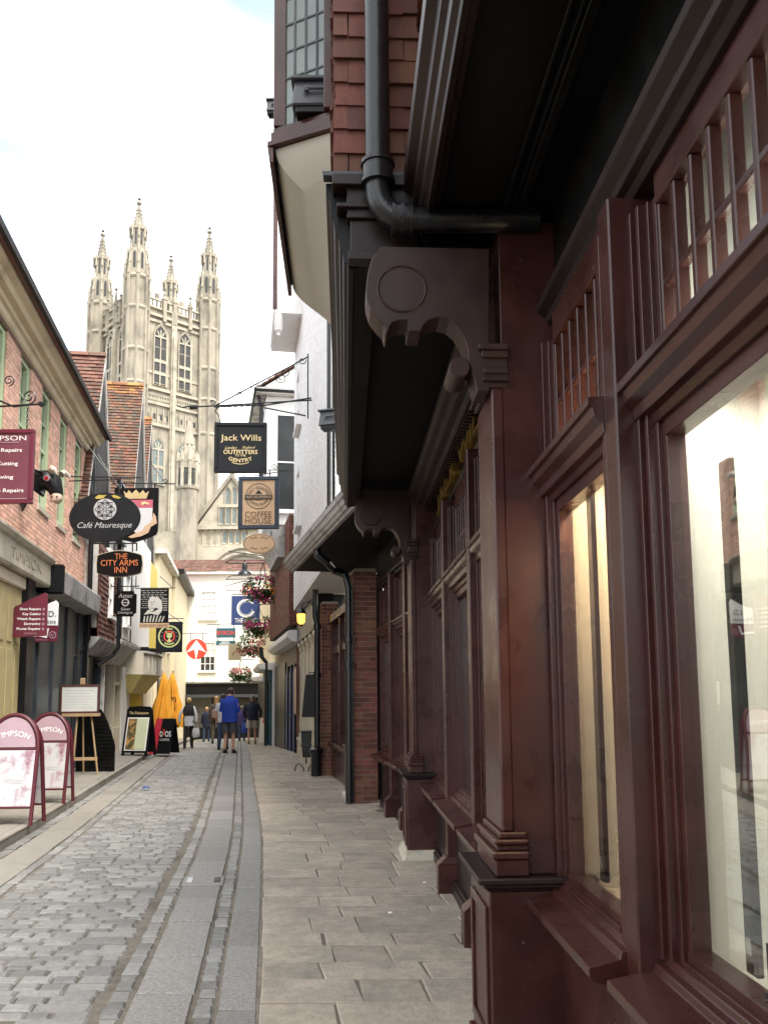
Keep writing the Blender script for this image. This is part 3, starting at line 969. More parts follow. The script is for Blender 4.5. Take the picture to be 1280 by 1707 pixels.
bracket(3.62, 0.16, R1)
bracket(8.34, 0.16, R1)
for ub in (3.62, 8.32):
    c = MB()
    for v0, v1, oh in ((2.86, 2.885, 0.0), (2.885, 2.90, 0.02), (2.92, 2.945, 0.012), (2.99, 3.02, 0.02), (3.02, 3.045, 0.035)):
        c.box(ub - oh, ub + 0.36 + oh, 0.245, 0.34 + oh, v0, v1)
    c.box(ub, ub + 0.36, 0.245, 0.335, 2.885, 3.02)
    c.build('capital', M_BRKT, R1, bevel=0.004)
    MB().prof([(0.34 + 0.03 * math.cos(a * math.pi / 8), 2.955 + 0.045 * math.sin(a * math.pi / 8)) for a in range(16)], ub + 0.05, ub + 0.31).build('capital_roll', M_BRKT, R1)
# soffits
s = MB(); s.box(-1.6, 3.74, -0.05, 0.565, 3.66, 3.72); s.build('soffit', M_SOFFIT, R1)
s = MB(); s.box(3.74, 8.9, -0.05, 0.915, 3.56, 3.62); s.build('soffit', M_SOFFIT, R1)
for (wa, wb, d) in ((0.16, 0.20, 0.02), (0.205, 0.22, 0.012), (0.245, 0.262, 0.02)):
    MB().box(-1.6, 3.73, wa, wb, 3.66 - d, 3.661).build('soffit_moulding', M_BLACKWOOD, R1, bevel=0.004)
# beam at the edge of the near soffit, moulded
MB().prof([(a_ - .075, b_) for a_, b_ in ((0.60, 3.66), (0.61, 3.645), (0.635, 3.64), (0.64, 3.62), (0.665, 3.615), (0.67, 3.64), (0.69, 3.66), (0.695, 3.70), (0.715, 3.72), (0.72, 3.76), (0.755, 3.79), (0.76, 3.84), (0.60, 3.85))], -1.6, 3.72).build('jetty_beam', M_BROWN, R1, bevel=0.002)
# upper wall over the near bays, tile hung on battens
up = MB(); up.box(-1.6, 3.74, 0.475, 0.585, 3.84, 6.2); up1 = up.build('tile_hanging', M_BROWN, R1)
# the forward jetty: moulded fascia, end board, wall behind the tiles
MB().prof([(0.80, 3.62), (0.80, 3.47), (0.90, 3.455), (0.905, 3.45), (0.93, 3.45), (0.935, 3.475), (0.95, 3.48), (0.955, 3.53), (0.968, 3.54), (0.972, 3.60), (0.99, 3.62), (0.995, 3.68), (1.01, 3.70), (1.012, 3.78), (1.03, 3.80), (1.03, 3.86), (0.80, 3.87)], 3.745, 8.72).build('jetty_fascia', M_BLACKWOOD, R1, bevel=0.002)
e = MB(); e.box(3.68, 3.742, 0.64, 0.935, 3.66, 3.85); e.box(3.66, 3.742, 0.66, 0.98, 3.70, 3.72); e.box(3.65, 3.742, 0.66, 1.0, 3.80, 3.85); e.box(3.67, 3.742, 0.62, 0.93, 3.46, 3.50); e.box(3.70, 3.742, 0.62, 0.92, 3.50, 3.66)
e.build('end_board', M_BROWN, R1, bevel=0.003)
up = MB(); up.box(3.746, 8.70, 0.55, 0.975, 3.872, 6.2); up2 = up.build('tile_hanging', M_BROWN, R1)
MB().prof([(0.60, 3.865), (1.04, 3.865), (1.045, 3.885), (0.60, 3.89)], 3.69, 3.745).build('lead_flashing', M_GREYMETAL, R1)
def tile_mesh(wd=0.165, ht=0.155, th=0.013, kick=0.028):
    m = MB()
    m.hexa([(0, kick - th, 0), (wd, kick - th, 0), (wd, kick, 0), (0, kick, 0), (0, 0, ht), (wd, 0, ht), (wd, th, ht), (0, th, ht)])
    return m.mesh('tile', M_TILE)
TM = [tile_mesh(0.160 + 0.004 * i, 0.150 + 0.003 * i, 0.013, 0.026 + 0.003 * i) for i in range(4)]
def hang_tiles(parent, p0, ax, out, length, v0, v1, gauge=0.105, tw=0.168):
    """rows of plain tiles: p0 local start, ax unit along the wall, out unit outward"""
    rz = math.atan2(ax[1], ax[0])
    v = v0; r = 0
    while v < v1:
        u = (-tw / 2 if r % 2 else 0)
        while u < length - 0.02:
            if u < -0.001: a = 0.0; sx = 0.5
            elif u + tw > length + 0.001: a = u; sx = max(0.15, (length - u) / tw)
            else: a = u; sx = 1
            o = bpy.data.objects.new('tile', random.choice(TM))
            col.objects.link(o); o.parent = parent
            o.location = (p0[0] + ax[0] * a + out[0] * random.uniform(0, .004), p0[1] + ax[1] * a + out[1] * random.uniform(0, .004), v + random.uniform(-.004, .004))
            o.rotation_euler = (random.uniform(-.02, .02), 0, rz)
            o.scale = (sx, 1, 1)
            u += tw
        v += gauge; r += 1
# return wall of the jetty (looks along the street): tiles run along local y
hang_tiles(up2, (3.742, 0.59, 0), (0, 1), (-1, 0), 0.405, 3.875, 4.75, gauge=0.115, tw=0.17)
def tile_strip(parent, u0, u1, w, v0, v1, gauge=0.115, tw=0.17):
    """street-facing tiles joined into one sheet (seen edge-on)"""
    m = MB(); v = v0; r = 0
    while v < v1:
        u = u0 - (tw / 2 if r % 2 else 0)
        while u < u1:
            k = random.uniform(0.02, 0.036)
            a, b = max(u, u0) + 0.002, min(u + tw, u1) - 0.002
            if b - a > 0.02:
                dv = random.uniform(-.004, .004)
                m.hexa([(a, w + k - .013, v + dv), (b, w + k - .013, v + dv), (b, w + k, v + dv), (a, w + k, v + dv), (a, w, v + .15), (b, w, v + .15), (b, w + .013, v + .15), (a, w + .013, v + .15)])
            u += tw
        v += gauge; r += 1
    o = m.build('tiles', M_TILE, parent); tag(o, kind='stuff')
tile_strip(up1, 0.4, 3.66, 0.587, 3.86, 6.2)
tile_strip(up2, 3.75, 8.68, 0.977, 3.88, 6.2)
# iron downpipe in the angle of the jetty
DPm = MB()
pu, pw, pr = 3.60, 0.80, 0.055
path = [(pu, pw, 6.1), (pu, pw, 3.86)]
DPm.tube(path, pr, 18)
DP = DPm.build('downpipe', M_IRON, R1, smooth=True)
E_ = MB()
bend = []
cx_, cz_ = pw - 0.135, 3.74
for k in range(9):
    a = k / 8 * math.pi / 2
    bend.append((pu, cx_ + 0.135 * math.cos(a), cz_ - 0.135 * math.sin(a)))
E_.tube([(pu, pw, 3.80)] + bend + [(pu, 0.60, cz_ - 0.135)], pr * 1.02, 18)
E_.build('pipe_bend', M_IRON, DP, smooth=True)
E_ = MB(); E_.tube([(pu, pw, 3.775), (pu, pw, 3.86)], pr * 1.22, 18)
for z in (3.775, 3.862): E_.tube([(pu, pw, z - .008), (pu, pw, z + .008)], pr * 1.36, 18)
E_.build('pipe_collar', M_IRON, DP, smooth=True)
E_ = MB(); E_.tube([(pu, 0.63, cz_ - .135), (pu, 0.10, cz_ - .125)], pr * 0.98, 18)
E_.tube([(pu, 0.735, cz_ - .135), (pu, 0.65, cz_ - .135)], pr * 1.22, 18)
for y_ in (0.735, 0.70, 0.66): E_.tube([(pu, y_ - .007, cz_ - .135), (pu, y_ + .007, cz_ - .135)], pr * 1.36, 18)
E_.build('pipe_run', M_IRON, DP, smooth=True)
# oriel with leaded lights on the forward jetty
UO0, UO1, WO, VO = 4.46, 6.0, 1.33, 4.50
FOOT = [(UO0 - 0.17, 0.985), (UO0, WO), (UO1, WO), (UO1 + 0.17, 0.985)]
def grow(pts, d):
    return [(pts[0][0] - d, pts[0][1]), (pts[1][0] - d * .7, pts[1][1] + d), (pts[2][0] + d * .7, pts[2][1] + d), (pts[3][0] + d, pts[3][1])]
o_ = MB()
for d, z0, z1 in ((.03, 0, .03), (.012, .03, .09), (.0, .09, .12)): o_.hplate(grow(FOOT, d), VO + z0, VO + z1)
ori = o_.build('oriel_window', M_MAROON, R1, bevel=0.003)
o_ = MB()
for (u, w_) in ((UO0 - .15, 1.02), (UO0 + .01, WO - .035), (UO1 - .01, WO - .035), (UO0 + .52, WO - .035), (UO0 + 1.03, WO - .035)):
    o_.box(u - .03, u + .03, w_ - .035, w_ + .033, VO + 0.121, 6.1)
o_.build('oriel_frame', M_MAROON, ori, bevel=0.004)
gA, gB = Vector((UO0 - .135, 1.03, 0)), Vector((UO0 - .005, WO - .055, 0))
MB().hexa([(gA.x, gA.y, VO + .121), (gA.x + .012, gA.y - .004, VO + .121), (gB.x + .012, gB.y - .004, VO + .121), (gB.x, gB.y, VO + .121), (gA.x, gA.y, 6.1), (gA.x + .012, gA.y - .004, 6.1), (gB.x + .012, gB.y - .004, 6.1), (gB.x, gB.y, 6.1)]).build('glass', M_CGLASS, ori)
MB().box(UO0 + 0.04, UO1 - 0.04, WO - 0.045, WO - 0.035, VO + 0.121, 6.1).build('glass', M_CGLASS, ori)
for k in range(1, 4):
    p_ = gA.lerp(gB, k / 4)
    MB().box(p_.x - .008, p_.x + .002, p_.y - .005, p_.y + .005, VO + .121, 6.1).build('lead_came', M_GREYMETAL, ori)
for k in range(9):
    z_ = VO + 0.24 + k * 0.16
    MB().hexa([(gA.x - .007, gA.y, z_ - .005), (gA.x + .003, gA.y, z_ - .005), (gB.x + .003, gB.y, z_ - .005), (gB.x - .007, gB.y, z_ - .005), (gA.x - .007, gA.y, z_ + .005), (gA.x + .003, gA.y, z_ + .005), (gB.x + .003, gB.y, z_ + .005), (gB.x - .007, gB.y, z_ + .005)]).build('lead_came', M_GREYMETAL, ori)
# plastered cove under the oriel
vs = []; n_ = 14
for k in range(n_ + 1):
    t = k / n_
    f_ = 1 - (0.5 - 0.5 * math.cos(math.pi * t)) * .97
    for (u, w_) in FOOT: vs.append((u + (.08 if u < UO0 + .5 else -.08) * (1 - f_), .985 + (w_ - .985) * f_ - (.0 if w_ < 1 else .012), VO - .003 - .46 * t))
MB().add(vs, [(k * 4 + i, k * 4 + i + 1, k * 4 + 5 + i, k * 4 + 4 + i) for k in range(n_) for i in range(3)]).build('oriel_cove', M_COVE, ori, smooth=True, recalc=True)
MB().prof([(WO - 0.005, VO - 0.09), (WO + 0.018, VO - 0.09), (WO + 0.03, VO - 0.001), (WO - 0.005, VO - 0.001)], UO0 - 0.02, UO1 + 0.02).build('oriel_apron', M_MAROON, ori, bevel=0.003)
def floodlight(name, p, rz, sc_=1.0, label=''):
    fl = empty(name, p, rz, label, 'floodlight')
    MB().hexa([(-.10, -.07, 0), (.10, -.07, 0), (.10, .07, 0), (-.10, .07, 0), (-.085, -.05, .15), (.085, -.05, .15), (.085, .05, .15), (-.085, .05, .15)]).build('lamp_housing', M_GREYMETAL, fl, bevel=0.008)
    MB().box(-.105, .105, -.075, .075, .145, .165).build('lamp_lid', M_GREYMETAL, fl, bevel=0.004)
    MB().box(-.08, .08, -.055, .055, -.035, .0).build('lamp_hood', M_SIGNBLACK, fl, bevel=0.004)
    b = MB(); b.tube([(-.02, -.078, .085), (.13, -.078, .085)], 0.009, 8); b.tube([(-.02, -.084, .085), (-.02, -.07, .085)], 0.016, 10); b.build('lamp_arm', M_GREYMETAL, fl)
    fl.scale = (sc_, sc_, sc_)
    return fl
p = FR.pos(4.38, 1.12, 4.66)
floodlight('floodlight', p, 0.0, 1.0, 'grey box floodlight beside the leaded oriel and hanging tiles')
p = FR.pos(6.2, 1.47, 5.95)
floodlight('floodlight', p, 0.0, 0.6, 'small grey box lamp showing past the outer edge of the oriel')
# far bays of the shop, on the line of the street
FB = Frame(0.52, 8.88, -0.15, 1)
# (parts of the same building, built in its own frame through the shared root)
FBr = FB.root('shop_wing', 'far maroon shop windows between the white-footed pedestal and the brick pier', 'shopfront')
_keepR1 = R1
R1 = FBr
shop_bay(0.02, 1.15, 8, dark=True, back=0.4)
shop_bay(1.27, 2.25, 8, dark=True, back=0.4)
shop_bay(2.37, 3.62, 8, dark=True, back=0.4)
post(1.15, 1.27, 0.12, parent=FBr); post(2.25, 2.37, 0.12, parent=FBr)
f = MB(); f.box(0.0, 3.7, -0.05, 0.06, 3.165, 3.60); f.build('fascia_board', M_BLACKWOOD, FBr)
MB().prof([(-0.04, 3.10), (0.05, 3.10), (0.06, 3.13), (0.09, 3.14), (0.10, 3.17), (-0.04, 3.175)], 0.0, 3.7).build('cornice', M_BROWN, FBr, bevel=0.002)
R1 = _keepR1
# warehouse mass behind the shop so that nothing shows through
MB().box(-1.6, 8.9, -6.0, -0.60, 0.0, 6.2).build('shop_interior', M_INTERIOR, R1)
MB().box(-1.6, 8.9, -0.60, 0.55, 3.73, 6.2).build('upper_floor', M_BROWN, R1)
MB().box(0.02, 3.7, -6.0, -0.46, 0.0, 3.6).build('shop_interior', M_INTERIOR, FBr)
# ================================================================ right: the white painted brick house over brick piers, and the inn
F2 = Frame(-0.433, 12.54, -0.172, 1)
R2 = F2.root('white_brick_house', 'white painted brick house over dark shop windows and red brick piers', 'building')
BM_ = [MB().box(0, 0.215, 0, 0.1025, 0, 0.062).mesh('brick', M_BRICK), MB().box(0, 0.1025, 0, 0.1025, 0, 0.062).mesh('brick', M_BRICK)]
def brick_pier(parent, u0, w1, nu, v1, z0=0.0, label=None, wdt=0.33):
    """pier of single bricks; front at w1, running nu bricks along the street"""
    L_ = nu * 0.225
    core = MB().box(u0 + 0.008, u0 + L_ - 0.018, w1 - wdt + 0.01, w1 - 0.007, z0, v1).build('brick_pier', M_MORTAR, parent)
    n = int((v1 - z0) / 0.073)
    for c in range(n):
        z = z0 + c * 0.073 + 0.004
        # street face
        hd = c % 2
        u = u0
        row = []
        # face that looks along the street: a stretcher and a header, alternating
        sizes = (0.215, 0.1025) if hd else (0.1025, 0.215)
        wv = w1 - wdt
        for s_ in sizes:
            o = bpy.data.objects.new('brick', BM_[0] if s_ > 0.2 else BM_[1])
            col.objects.link(o); o.parent = core
            if s_ > 0.2:
                o.rotation_euler = (0, 0, math.pi / 2)
                o.location = (u0 + 0.1025 + random.uniform(-.003, .003), wv, z)
            else:
                o.location = (u0 + random.uniform(-.003, .003), wv, z)
            wv += s_ + 0.01
        ua = u0 + (0.1125 if hd else 0.1125)
        k = 0
        while ua < u0 + L_ - 0.03:
            s_ = 0.215 if ua + 0.215 < u0 + L_ + 0.01 else 0.1025
            o = bpy.data.objects.new('brick', BM_[0] if s_ > 0.2 else BM_[1])
            col.objects.link(o); o.parent = core
            o.location = (ua, w1 - 0.1025 + random.uniform(-.003, .003), z)
            ua += s_ + 0.01
    return core
brick_pier(R2, 0.0, 0.0, 2, 3.4)
brick_pier(R2, 4.50, 0.02, 2, 3.4)
# recessed shop window between the piers
m = MB(); m.box(0.45, 4.5, -0.5, -0.42, 0, 3.4); m.build('shop_interior', M_INTERIOR, R2)
sw = MB()
sw.box(0.45, 4.5, -0.30, -0.16, 0, 0.62); sw.box(0.45, 4.5, -0.30, -0.08, 0.62, 0.70); sw.box(0.45, 4.5, -0.3, -0.17, 2.35, 2.5); sw.box(0.45, 4.5, -0.30, -0.10, 2.95, 3.1)
for u in (0.5, 1.7, 2.9, 4.2): sw.box(u, u + 0.10, -0.29, -0.13, 0.70, 2.95)
sw = sw.build('shop_window', M_MAROON, R2, bevel=0.005)
MB().box(0.5, 4.3, -0.26, -0.25, 0.7, 2.95).build('glass', M_DARKGLASS, sw)
pd = MB(); pd.box(0.62, 1.0, -0.3, 0.02, 0.12, 0.78); pd.box(0.58, 1.04, -0.3, 0.05, 0.78, 0.82); pd.box(0.66, 0.95, -0.3, -0.02, 0.82, 2.9); pd.box(0.64, 0.97, -0.3, 0.01, 0.82, 0.95); pd.box(.64, .97, -.3, .0, .97, 1.0)
pd = pd.build('pilaster', M_MAROON, R2, bevel=0.006)
MB().box(0.57, 1.05, -0.3, 0.06, 0.0, 0.12).build('stone_foot', M_DIRTYWHITE, pd, bevel=0.02)
# canopy: moulded cornice running from the jetty to the inn
FC = Frame(-0.255, 8.70, -0.245, 1)
cn = FC.root('shop_canopy', 'moulded pale-edged canopy over the dark shop windows leading to the inn', 'canopy')
cl = 5.6
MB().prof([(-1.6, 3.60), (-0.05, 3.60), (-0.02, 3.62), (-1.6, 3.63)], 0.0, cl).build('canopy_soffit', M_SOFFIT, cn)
MB().prof([(-0.12, 3.60), (-0.11, 3.575), (-0.06, 3.57), (-0.05, 3.595), (-0.02, 3.60), (0.0, 3.63), (0.02, 3.64), (0.04, 3.69), (0.06, 3.70), (0.07, 3.75), (0.05, 3.77), (-0.3, 3.80)], 0.01, cl).build('canopy_cornice', M_GREYWHITE, cn, bevel=0.003)
MB().prof([(-1.7, 4.06), (0.05, 3.775), (0.05, 3.79), (-1.7, 4.08)], 0.0, cl).build('canopy_roof', M_GREYMETAL, cn)
# white brick upper wall
WU = 0.30
m = MB(); m.box(-0.3, 8.6, -0.5, WU, 3.62, 11.7); wu = m.build('upper_wall', M_WHITE, R2)
m = MB(); brick_sheet(m, -0.3, 8.6, 3.70, 11.5, WU, t=0.008, joint=0.012)
tag(m.build('bricks', M_WHITEBRICK, wu), kind='stuff')
# open casements on the white wall
for (ua, va, vb) in ((F2.uv(503, 800, WU)[0], 5.3, 6.6), (F2.uv(503, 560, WU)[0], 7.6, 8.9)):
    wn = sash(R2, ua, ua + 0.95, va, vb, WU + 0.03, M_WHITE, M_DARKGLASS, 2, 3)
# upper jetty of the house with a turned pendant at its corner
uj2 = F2.uY(18.6)
m = MB(); m.box(uj2, uj2 + 2.2, -0.5, 0.92, 10.1, 14.0); m.build('upper_jetty', M_WHITE, R2)
MB().box(uj2 - 0.03, uj2 + 2.2, 0.3, 0.90, 10.02, 10.098).build('jetty_board', M_WHITE, R2)
b = MB(); b.box(uj2 - 0.04, uj2 - 0.002, 0.86, 0.95, 10.1, 14.0); b.build('corner_board', M_MAROON, R2)
pn = MB(); pn.lathe([(0.01, -0.80), (0.05, -0.77), (0.03, -0.72), (0.085, -0.66), (0.085, -0.62), (0.095, -0.6), (0.09, 0.0), (0.09, 0.2)], (uj2 + 0.06, 0.82, 10.3), 14)
pn.build('pendant', M_WHITE, R2, smooth=True)
# two downpipes
def pipe(parent, pts, r, name='downpipe', mt=M_IRON, collars=()):
    m = MB(); m.tube(pts, r, 12); o = m.build(name, mt, parent, smooth=True)
    for c in collars:
        MB().tube([(c[0], c[1], c[2] - 0.04), (c[0], c[1], c[2] + 0.04)], r * 1.35, 12).build('pipe_collar', mt, o, smooth=True)
    return o
uu = F2.u_at(551, WU + 0.07)
pipe(R2, [(uu, WU + 0.06, 12), (uu, WU + 0.06, 3.95), (uu - 0.2, WU + 0.2, 3.75), (uu - 0.3, 0.60, 3.66), (uu - 0.32, 0.58, 3.5), (uu - .3, .45, 3.40), (0.1, 0.28, 3.38), (0.0, 0.12, 3.30), (-0.005, 0.075, 3.1), (-0.005, 0.075, 0.06)], 0.06, collars=((uu, WU + 0.06, 4.2), (-0.005, .075, 2.35), (-0.005, .075, 2.0)))
m = MB(); m.box(uu - 0.14, uu + 0.10, WU + 0.02, WU + 0.26, 3.72, 3.92); m.build('hopper', M_IRON, R2, bevel=0.02)
floodlight('floodlight', F2.pos(F2.u_at(540, WU + .3), WU + 0.22, F2.uv(540, 740, WU + .22)[1]), -0.3, 1.3, 'dark box floodlight on the white brick wall near the long downpipe')
# ---- the inn: cream pilasters, dark glazing
F3 = Frame(*F2.pos(5.0, 0, 0).to_tuple()[:2], -0.172, 1)
PUB = F3.root('inn_building', 'inn front with cream pilasters and dark glazing beyond the second brick pier', 'building')
m = MB(); m.box(0, 5.4, -4, -0.25, -0.1, 3.6); m.build('inn_wall', M_INTERIOR, PUB)
for u in (0.55, 1.6, 2.7, 3.8, 4.9):
    c = MB()
    c.box(u - .02, u + .30, -.25, .09, -0.1, .45); c.box(u - .04, u + .32, -.25, .11, .45, .52); c.box(u, u + .28, -.25, .05, .52, .62)
    c.box(u + .02, u + .26, -.25, .03, .62, 2.7); c.box(u, u + .28, -.25, .05, 2.7, 2.76); c.box(u - .03, u + .31, -.25, .09, 2.82, 2.92); c.box(u + .01, u + .27, -.25, .06, 2.76, 2.82)
    for k in range(3): c.box(u + .05 + k * .065, u + .09 + k * .065, .03, .045, .7, 2.62)
    c.build('pilaster', M_CREAMP, PUB, bevel=0.01)
for u in (0.85, 1.9, 3.0, 4.1):
    w_ = MB(); w_.box(u + .03, u + .72, -.2, -.1, 0, .55); w_.box(u + .03, u + .1, -.2, -.1, .55, 2.8); w_.box(u + .65, u + .72, -.2, -.1, .55, 2.8); w_.box(u + .03, u + .72, -.2, -.1, 2.2, 2.27)
    w_ = w_.build('window', M_SIGNBLACK, PUB, bevel=0.004)
    MB().box(u + .1, u + .65, -.16, -.15, .55, 2.8).build('pane', M_DARKGLASS, w_)
MB().box(0.0, 5.4, -.25, .10, 2.93, 4.75).build('inn_fascia', M_SIGNBLACK, PUB, bevel=0.01)  # fascia, carried higher in black to stand in for the canopy's dark underside
MB().box(0, 5.4, -3.5, -0.26, 3.6, 9.0).build('upper_wall', M_WHITE, PUB)
u2 = F3.u_at(529, 0.12)
pipe(PUB, [(u2, 0.16, 4.4), (u2, 0.16, 3.1), (u2, 0.12, 2.95), (u2, 0.12, 0.0)], 0.058, collars=((u2, .12, 1.95), (u2, .12, 2.9)))
MB().lathe([(0.10, 0), (0.10, .45), (0.13, .5), (0.13, .55), (0.06, .6)], (u2, .14, 0), 12).build('pipe_shoe', M_IRON, PUB, smooth=True)
# lantern with a lit amber glass
pL = at(502, 1030, 17.6)
LN = empty('wall_lantern', pL, 0, 'lit amber glass lantern on the inn, above the cream pilasters', 'lantern')
MB().lathe([(.03, -.13), (.075, -.09), (.085, .06), (.08, .08)], (0, 0, 0), 10).build('lantern_glass', M_AMBER, LN, smooth=True)
MB().lathe([(.11, .08), (.10, .1), (.07, .17), (.03, .2), (.015, .25)], (0, 0, 0), 10).build('lantern_cap', M_IRON, LN, smooth=True)
m = MB(); m.tube([(0, 0, .24), (.05, 0, .31), (.16, 0, .32), (.28, 0, .22)], .012, 6); m.lathe([(.04, -.17), (.03, -.13)], (0, 0, 0), 8); m.build('lantern_arm', M_IRON, LN)
# menu board hanging out from the inn, seen almost edge-on
pb = at(514, 1160, 17.4)
mb = empty('hanging_menu_board', pb, 0.0, 'dark hanging board leaning out between the lantern and black downpipe', 'board')
MB().hexa([(-.13, -.02, -.42), (.12, -.02, -.42), (.12, .03, -.42), (-.13, .03, -.42), (-.05, -.02, .42), (.14, -.02, .42), (.14, .03, .42), (-.05, .03, .42)]).build('board_panel', M_BLACKWOOD, mb, bevel=0.006)
m = MB(); m.tube([(.02, .0, .42), (.02, 0, .46), (.2, 0, .46)], .012, 6); m.build('board_hanger', M_IRON, mb)
# boot scraper and cast bollard-like pipe guard at the inn's foot
pc = gp(512, 1290)
bs = empty('iron_stand', (pc.x, pc.y, 0.048), 0, 'black iron stand with hooped feet at the foot of the inn pilaster', 'stand')
m = MB()
for x in (-.16, .12):
    m.tube([(x - .1, 0, 0), (x - .06, 0, .12), (x, 0, .16), (x + .06, 0, .12), (x + .1, 0, 0)], .012, 6)
m.tube([(-.02, 0, .16), (-.02, 0, .3)], .014, 6)
m.build('hoop_foot', M_IRON, bs)
m = MB(); m.hexa([(-.09, -.06, .28), (.07, -.06, .28), (.07, .06, .28), (-.09, .06, .28), (-.12, -.09, .78), (.09, -.09, .78), (.09, .09, .78), (-.12, .09, .78)]); m.box(-.13, .1, -.1, .1, .78, .82); m.box(-.13, .1, -.1, .1, .5, .53)
m.build('planter_box', M_IRON, bs, bevel=0.01)
# gilt framed notice on the brick beyond
F4 = Frame(*F3.pos(5.4, 0, 0).to_tuple()[:2], -0.205, 1)
BR4 = F4.root('brick_house', 'red brick house with white canopy and blue doors beyond the inn', 'building')
Z4 = -0.3
m = MB(); m.box(0, 8.5, -5, -0.02, Z4, 3.1); core = m.build('ground_wall', M_MORTAR, BR4)
m = MB(); brick_sheet(m, 0.0, 0.95, Z4, 3.1, 0.0, t=0.01); m2 = m
tag(m.build('bricks', M_BRICK, core), kind='stuff')
# face of that pier looking along the street
m = MB()
r = 0; v = Z4
while v < 3.1:
    off = 0 if r % 2 else 0.11
    w_ = -0.5 - off
    while w_ < 0:
        a, b = max(w_, -.5), min(w_ + .215, 0.0)
        if b - a > .03: m.box(-0.012, 0.02, a, b, v, v + .063)
        w_ += .225
    v += .075; r += 1
tag(m.build('end_bricks', M_BRICK, core), kind='stuff')
nb = F4.pos(-0.05, 0.05, 1.75)
nt_ = empty('framed_notice', F3.pos(5.28, 0.12, 1.7), F3.rz - math.pi, 'tan framed notice on the red brick beyond the inn', 'notice')
MB().box(-.36, .36, -.02, .03, -.62, .62).build('frame', M_REDWOOD, nt_, bevel=.01); MB().box(-.30, .30, -.03, -.02, -.57, .57).build('sheet', M_TAN, nt_)
for k, u in enumerate((1.0, 2.05, 3.1)):
    d = MB(); d.box(u, u + .95, -.02, .0, Z4, 2.35); d = d.build('door', M_BLUE, BR4)
    for q in range(4): MB().box(u + .06 + q * .22, u + .25 + q * .22, .0, .02, Z4 + .1, 2.25).build('door_plank', M_BLUE, d, bevel=.006)
    MB().lathe([(.02, 0), (.03, .02), (.02, .05)], (u + .85, .05, 1.0), 8).build('handle', M_GREYMETAL, d)
    MB().box(u - .05, u, -.02, .06, Z4, 2.45).build('door_post', M_SIGNBLACK, BR4)
MB().box(4.2, 8.4, -.02, .03, Z4, 2.6).build('dark_shutter', M_SIGNBLACK, BR4)
MB().box(8.2, 8.45, -.02, .10, Z4, 2.7).build('white_post', M_WHITE, BR4)
WJ = 0.30
MB().prof([(-.2, 2.95), (WJ - .08, 2.98), (WJ + .04, 3.08), (WJ + .06, 3.11), (WJ + .06, 3.24), (WJ, 3.27), (-.2, 3.30)], -0.12, 7.2).build('canopy', M_WHITE, BR4, bevel=.008)
MB().prof([(-.2, 3.30), (WJ, 3.275), (WJ, 3.285), (-.2, 3.42)], -0.12, 7.2).build('canopy_lead', M_GREYMETAL, BR4)
m = MB(); m.box(0.0, 7.0, -5, WJ - .02, 3.43, 6.4); core2 = m.build('upper_wall', M_MORTAR, BR4)
m = MB(); brick_sheet(m, 0.0, 7.0, 3.43, 6.4, WJ - .01, t=.01)
r = 0; v = 3.43
while v < 6.35:
    off = 0 if r % 2 else .11
    w_ = -1.5 - off
    while w_ < WJ:
        a, b = max(w_, -1.5), min(w_ + .215, WJ - .0)
        if b - a > .03: m.box(-.014, .02, a, b, v, v + .063)
        w_ += .225
    v += .075; r += 1
tag(m.build('bricks', M_BRICK, core2), kind='stuff')
# white oriel high on the brick house, its side looking along the street
bx_ = F4.uY(24.2)
W0_, W1_ = -0.9, 0.86
ob = MB(); ob.box(bx_, bx_ + 3.2, W0_, W1_, 6.35, 10.1)
ob = ob.build('bay_window', M_WHITE, BR4, bevel=.02)
cvp = [(W0_, 6.35), (W1_, 6.35)]
for k in range(1, 9):
    t = k / 8
    cvp.append((W1_ - (W1_ - .5) * (0.5 - .5 * math.cos(math.pi * t)), 6.35 - .9 * t))
cvp.append((W0_, 5.45))
MB().prof(cvp, bx_ + .02, bx_ + 3.1).build('bay_cove', M_GREYWHITE, BR4, smooth=True)
def side_sash(parent, u, w0, w1, v0, v1, mt, mp, nx, ny, fr=.06):
    m = MB()
    m.box(u - .03, u + .02, w0, w0 + fr, v0, v1); m.box(u - .03, u + .02, w1 - fr, w1, v0, v1); m.box(u - .028, u + .02, w0 + fr, w1 - fr, v0, v0 + fr); m.box(u - .028, u + .02, w0 + fr, w1 - fr, v1 - fr, v1)
    for i in range(1, nx): y_ = w0 + (w1 - w0) * i / nx; m.box(u - .02, u + .02, y_ - .012, y_ + .012, v0 + fr, v1 - fr)
    for j in range(1, ny): z_ = v0 + (v1 - v0) * j / ny; m.box(u - .022, u + .02, w0 + fr, w1 - fr, z_ - .02, z_ + .02)
    o = m.build('window', mt, parent)
    for i in range(nx):
        for j in range(ny):
            ya, yb = w0 + (w1 - w0) * i / nx, w0 + (w1 - w0) * (i + 1) / nx
            za, zb = v0 + (v1 - v0) * j / ny, v0 + (v1 - v0) * (j + 1) / ny
            MB().box(u - .01, u - .002, ya + .01, yb - .01, za + .01, zb - .01).build('pane', mp, o)
    MB().box(u - .08, u, w0 - .05, w1 + .05, v0 - .07, v0).build('sill', mt, o)
    return o
side_sash(BR4, bx_, -0.35, W1_ - .28, 6.75, 9.6, M_WHITE, M_DARKGLASS, 1, 2)
MB().box(bx_ - .25, bx_ + 3.4, W0_ - .1, W1_ + .28, 10.1, 10.22).build('eaves', M_DIRTYWHITE, BR4)
m = MB(); m.tube([(bx_ - .26, W0_, 10.2), (bx_ - .26, W1_ + .3, 10.2), (bx_ + 3.4, W1_ + .3, 10.2)], .07, 8); m.tube([(bx_ + .0, W1_ + .26, 10.2), (bx_ + .05, W1_ + .12, 9.8), (bx_ + .1, W1_ + .1, 6.5)], .055, 8)
